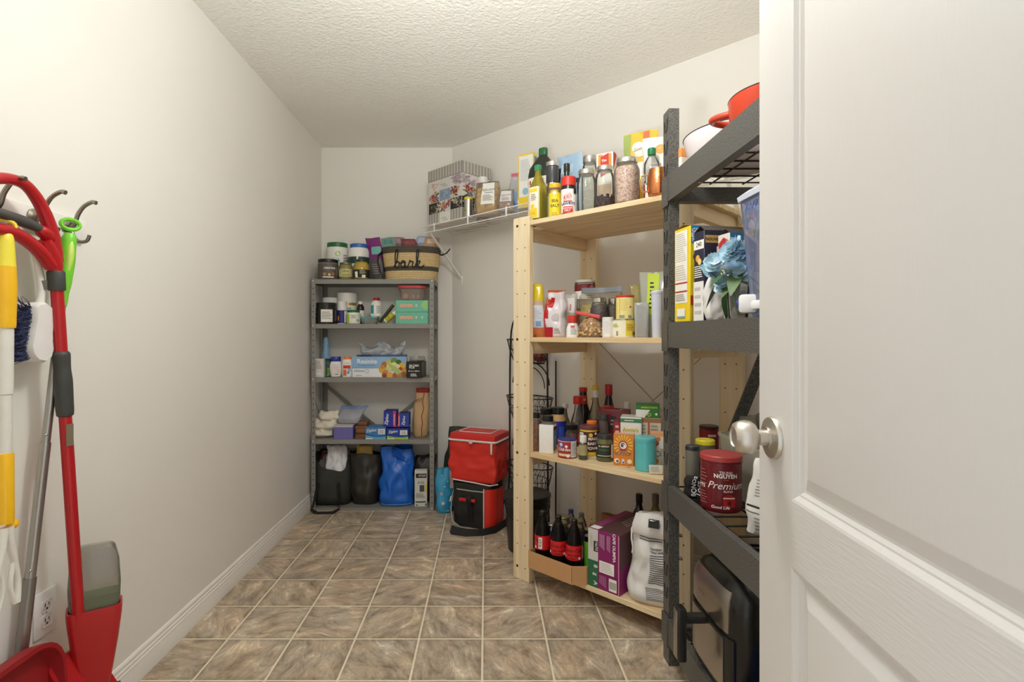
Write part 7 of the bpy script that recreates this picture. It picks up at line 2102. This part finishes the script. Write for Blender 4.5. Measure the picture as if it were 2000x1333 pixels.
MB().loft([tring(.060, .06, .03), tring(.064, .064, .12), tring(.072, .066, .22), tring(.106, .072, .33), tring(.122, .074, .40), tring(.124, .072, .420), tring(.115, .062, .420), tring(.10, .052, .39)], MR, True, True).build('pump_housing', mop, sharp=50)
MB().tube([tuple(tkr @ Vector((.030, .0, .19))), tuple(tkr @ Vector((.056, .0, .185)))], [.010, .009], C(50, 50, 50, .5), 10).build('pivot_pin', mop)
hp = MB()
pa, pb = Vector((-1.098, 1.405, .318)), Vector((-.955, 1.452, .016))
ax = (pb - pa).normalized(); sdv = Vector((.25, .97, 0)).normalized(); nv = ax.cross(sdv).normalized()
rows = []
for off in (-.009, .009):
    ring = []
    L = (pb - pa).length
    for cx, cy, a0 in ((L - .03, .03, 0), (.03, .03, pi / 2), (.03, -.03, pi), (L - .03, -.03, 3 * pi / 2)):
        for k in range(6):
            a = a0 + k * pi / 10
            ring.append(pa + ax * (cx + .03 * cos(a)) + sdv * (cy + .03 * sin(a)) + nv * off)
    rows.append(ring)
hp.loft(rows, MR)
hp.build('mop_plate', mop, sharp=50)
hp = MB()
hp.loft([[p_ - nv * .003 for p_ in rows[0]], [p_ - nv * .017 for p_ in rows[0]]], C(150, 190, 70, .85, 0, .1, .4, 120))
hp.build('cleaning_pad', mop, sharp=50)

# silver pole with a green handle
gp = thing('telescopic_pole', 'silver telescopic pole with lime green handle hung on the last hook', 'pole', (0, 0, 0))
ga_, gb_ = Vector((-1.098, 1.4200, 1.425)), Vector((-1.149, 1.285, .055))
def gl(t):
    return ga_ + (gb_ - ga_) * t
LG = C(120, 206, 50, .35)
MB().tube([gl(.005), gl(.02), gl(.06), gl(.095), gl(.125), gl(.145)], [.0125, .0165, .0185, .0165, .0125, .0115], LG, 14, sm=5).build('handle_grip', gp)
MB().tube([gl(.015) + Vector((.008, -.004, 0)), gl(.05) + Vector((.011, -.006, 0)), gl(.085) + Vector((.0085, -.005, 0))], [.006, .0100, .006], C(190, 224, 100, .4), 10, sm=5).build('soft_pad', gp)
rc_ = gl(-.004) + Vector((0, 0, .012))
MB().tube([rc_ + Vector((.010 * cos(a), .019 * cos(a), .0135 * sin(a))) for a in [2 * pi * k / 20 for k in range(20)]], .0052, LG, 8, closed=True).build('hanging_ring', gp)
AL = C(176, 174, 170, .3, .9, .04)
MB().tube([gl(.14), gl(.42)], .0098, AL, 14).build('pole_section', gp)
MB().tube([gl(.40), gl(.66)], .0118, AL, 14).build('pole_section', gp)
MB().tube([gl(.64), gl(.999)], .0138, C(150, 148, 145, .35, .9, .04), 14).build('pole_section', gp)
for t, r_ in ((.385, .0098), (.625, .0118)):
    q = MB()
    q.ball(tuple(gl(t) + Vector((.55, -.83, 0)) * r_), .0036, SILVER, 10, 6)
    q.build('spring_button', gp)

# yellow handled mop
ym = thing('squeeze_mop', 'yellow and white handled mop at the left edge, hung on a hook', 'mop', (0, 0, 0))
def py(y, px=10):
    v = PW(px, y, -1.094)
    return Vector((-1.094, 1.2225, v.z))
LY, AY = C(236, 220, 70, .35), C(240, 186, 30, .35)
MB().tube([py(452), py(470), py(505), py(521)], [.012, .017, .0195, .0206], LY, 16, sm=5).build('handle_tip', ym)
MB().tube([py(520), py(560), py(625), py(641)], [.0205, .0222, .0205, .0195], AY, 16, sm=5).build('handle_grip', ym)
rg = py(440)
MB().tube([rg + Vector((.009 * cos(a), .017 * cos(a), .012 * sin(a))) for a in [2 * pi * k / 18 for k in range(18)]], .0048, LY, 8, closed=True).build('hanging_ring', ym)
MB().tube([py(640), py(770), py(772), py(890)], [.0165, .0155, .0135, .0135], C(222, 220, 214, .4), 16).build('pole', ym)
MB().tube([py(885), py(890), py(1022)], [.015, .0168, .0175], AY, 16).build('lower_sleeve', ym)
q = MB()
q.ball(tuple(py(1028) + Vector((.004, .016, 0))), .012, AY, 14, 8)
q.build('hinge_knob', ym)
WP = C(228, 226, 220, .4)
for s in (-1, 1):
    a_ = [py(1030) + Vector((.004, .006 * s, 0)), py(1070) + Vector((.004, .012 * s, 0)), py(1110) + Vector((.004, .022 * s, 0)), py(1150) + Vector((.004, .030 * s, 0)), py(1188) + Vector((.004, .027 * s, 0))]
    MB().tube(a_, [.010, .009, .007, .0065, .0075], WP, 10, sm=5).build('lever_arm', ym)
    b_ = [py(1105) + Vector((.004, .016 * s, 0)), py(1150) + Vector((.004, .010 * s, 0)), py(1188) + Vector((.004, .022 * s, 0))]
    MB().tube(b_, .005, WP, 8, sm=5).build('lever_arm', ym)

# white hand brush with blue bristles
hb_ = thing('hand_brush', 'white hand brush with dark blue bristles hung between mop and pole', 'brush', (0, 0, 0))
XB = -1.108
def PB2(px, y, dx=0.0):
    Yv = XB * F / (px - VX)
    return Vector((XB + dx, Yv, zt(y, Yv)))
outl = [(62, 600), (66, 592), (82, 590), (96, 600), (97, 630), (94, 662), (97, 684), (93, 700), (80, 709), (64, 706), (53, 694), (50, 678), (56, 650), (61, 622)]
m = MB()
rows = [[PB2(x, y, d) for x, y in outl] for d in (-.020, .006)] + [[PB2(76 + (x - 76) * .86, 650 + (y - 650) * .93, .014) for x, y in outl]]
m.loft(rows, C(226, 224, 222, .45), True, True)
m.build('brush_body', hb_, sharp=50)
MB().tube([PB2(82, 596, -.006), PB2(86, 570, -.006), PB2(84, 540, -.008), PB2(80, 505, -.012), PB2(70, 470, -.016), PB2(52, 448, -.020)], [.010, .0085, .009, .008, .0075, .0075], C(220, 218, 214, .45), 12, sm=5).build('handle', hb_)
MB().tube([PB2(88, 548, -.002), PB2(90, 566, -.002)], [.011, .010], C(110, 106, 100, .4), 12, sm=5).build('handle_tip', hb_)
m = MB()
rnd = random.Random(4)
BB = [C(44, 54, 96, .6), C(36, 42, 78, .6), C(70, 80, 120, .6), C(30, 34, 60, .6)]
for k in range(420):
    t = rnd.random()
    y0 = 600 + 104 * t
    x0 = 62 - 8 * t + rnd.uniform(-4, 4)
    top_f = max(0, .16 - t) / .16
    dxp, dyp = rnd.uniform(26, 37), rnd.uniform(-4, 12) - 34 * top_f * rnd.random()
    a_ = PB2(x0, y0, rnd.uniform(-.022, .004))
    b_ = PB2(x0 - dxp * (1 - .5 * top_f), y0 + dyp, rnd.uniform(-.030, .014))
    md = (a_ + b_) / 2 + Vector((rnd.uniform(-.004, .004), rnd.uniform(-.004, .004), rnd.uniform(-.004, .004)))
    m.tube([a_, md, b_], [.0010, .0009, .0006], rnd.choice(BB), 4)
m.loft([[PB2(x, y, d) for x, y in ((60, 606), (40, 612), (34, 650), (30, 696), (52, 700))] for d in (-.016, -.002)], C(34, 40, 72, .8))
m.build('bristles', hb_, kind='stuff', sharp=80)

# red dustpan at the lower left
dp = thing('dustpan', 'deep red dustpan standing against the wall at the lower left corner', 'dustpan', (-1.074, 1.238, 0), pi / 2, None, (radians(-4), 0))
def drr(w, h0, h1, y, r):
    out = []
    for cx, cz, a0 in ((w / 2 - r, h1 - r, 0), (-w / 2 + r, h1 - r, pi / 2), (-w / 2 + .02, h0 + .02, pi), (w / 2 - .02, h0 + .02, 3 * pi / 2)):
        rr = r if cz > .2 else .02
        for k in range(7):
            a = a0 + k * pi / 12
            out.append((cx + rr * cos(a), y, cz + rr * sin(a)))
    return out
DRD = C(150, 18, 28, .55)
m = MB()
m.loft([drr(.250, .012, .392, .018, .075), drr(.262, .006, .398, -.012, .078), drr(.266, .004, .400, -.026, .08), drr(.250, .014, .388, -.026, .072), drr(.236, .022, .376, .004, .066)], DRD, True, True)
m.build('pan', dp, sharp=45)
MB().box(-.018, .018, -.010, .018, .440, .56, DRD, .008).build('handle', dp) if False else None
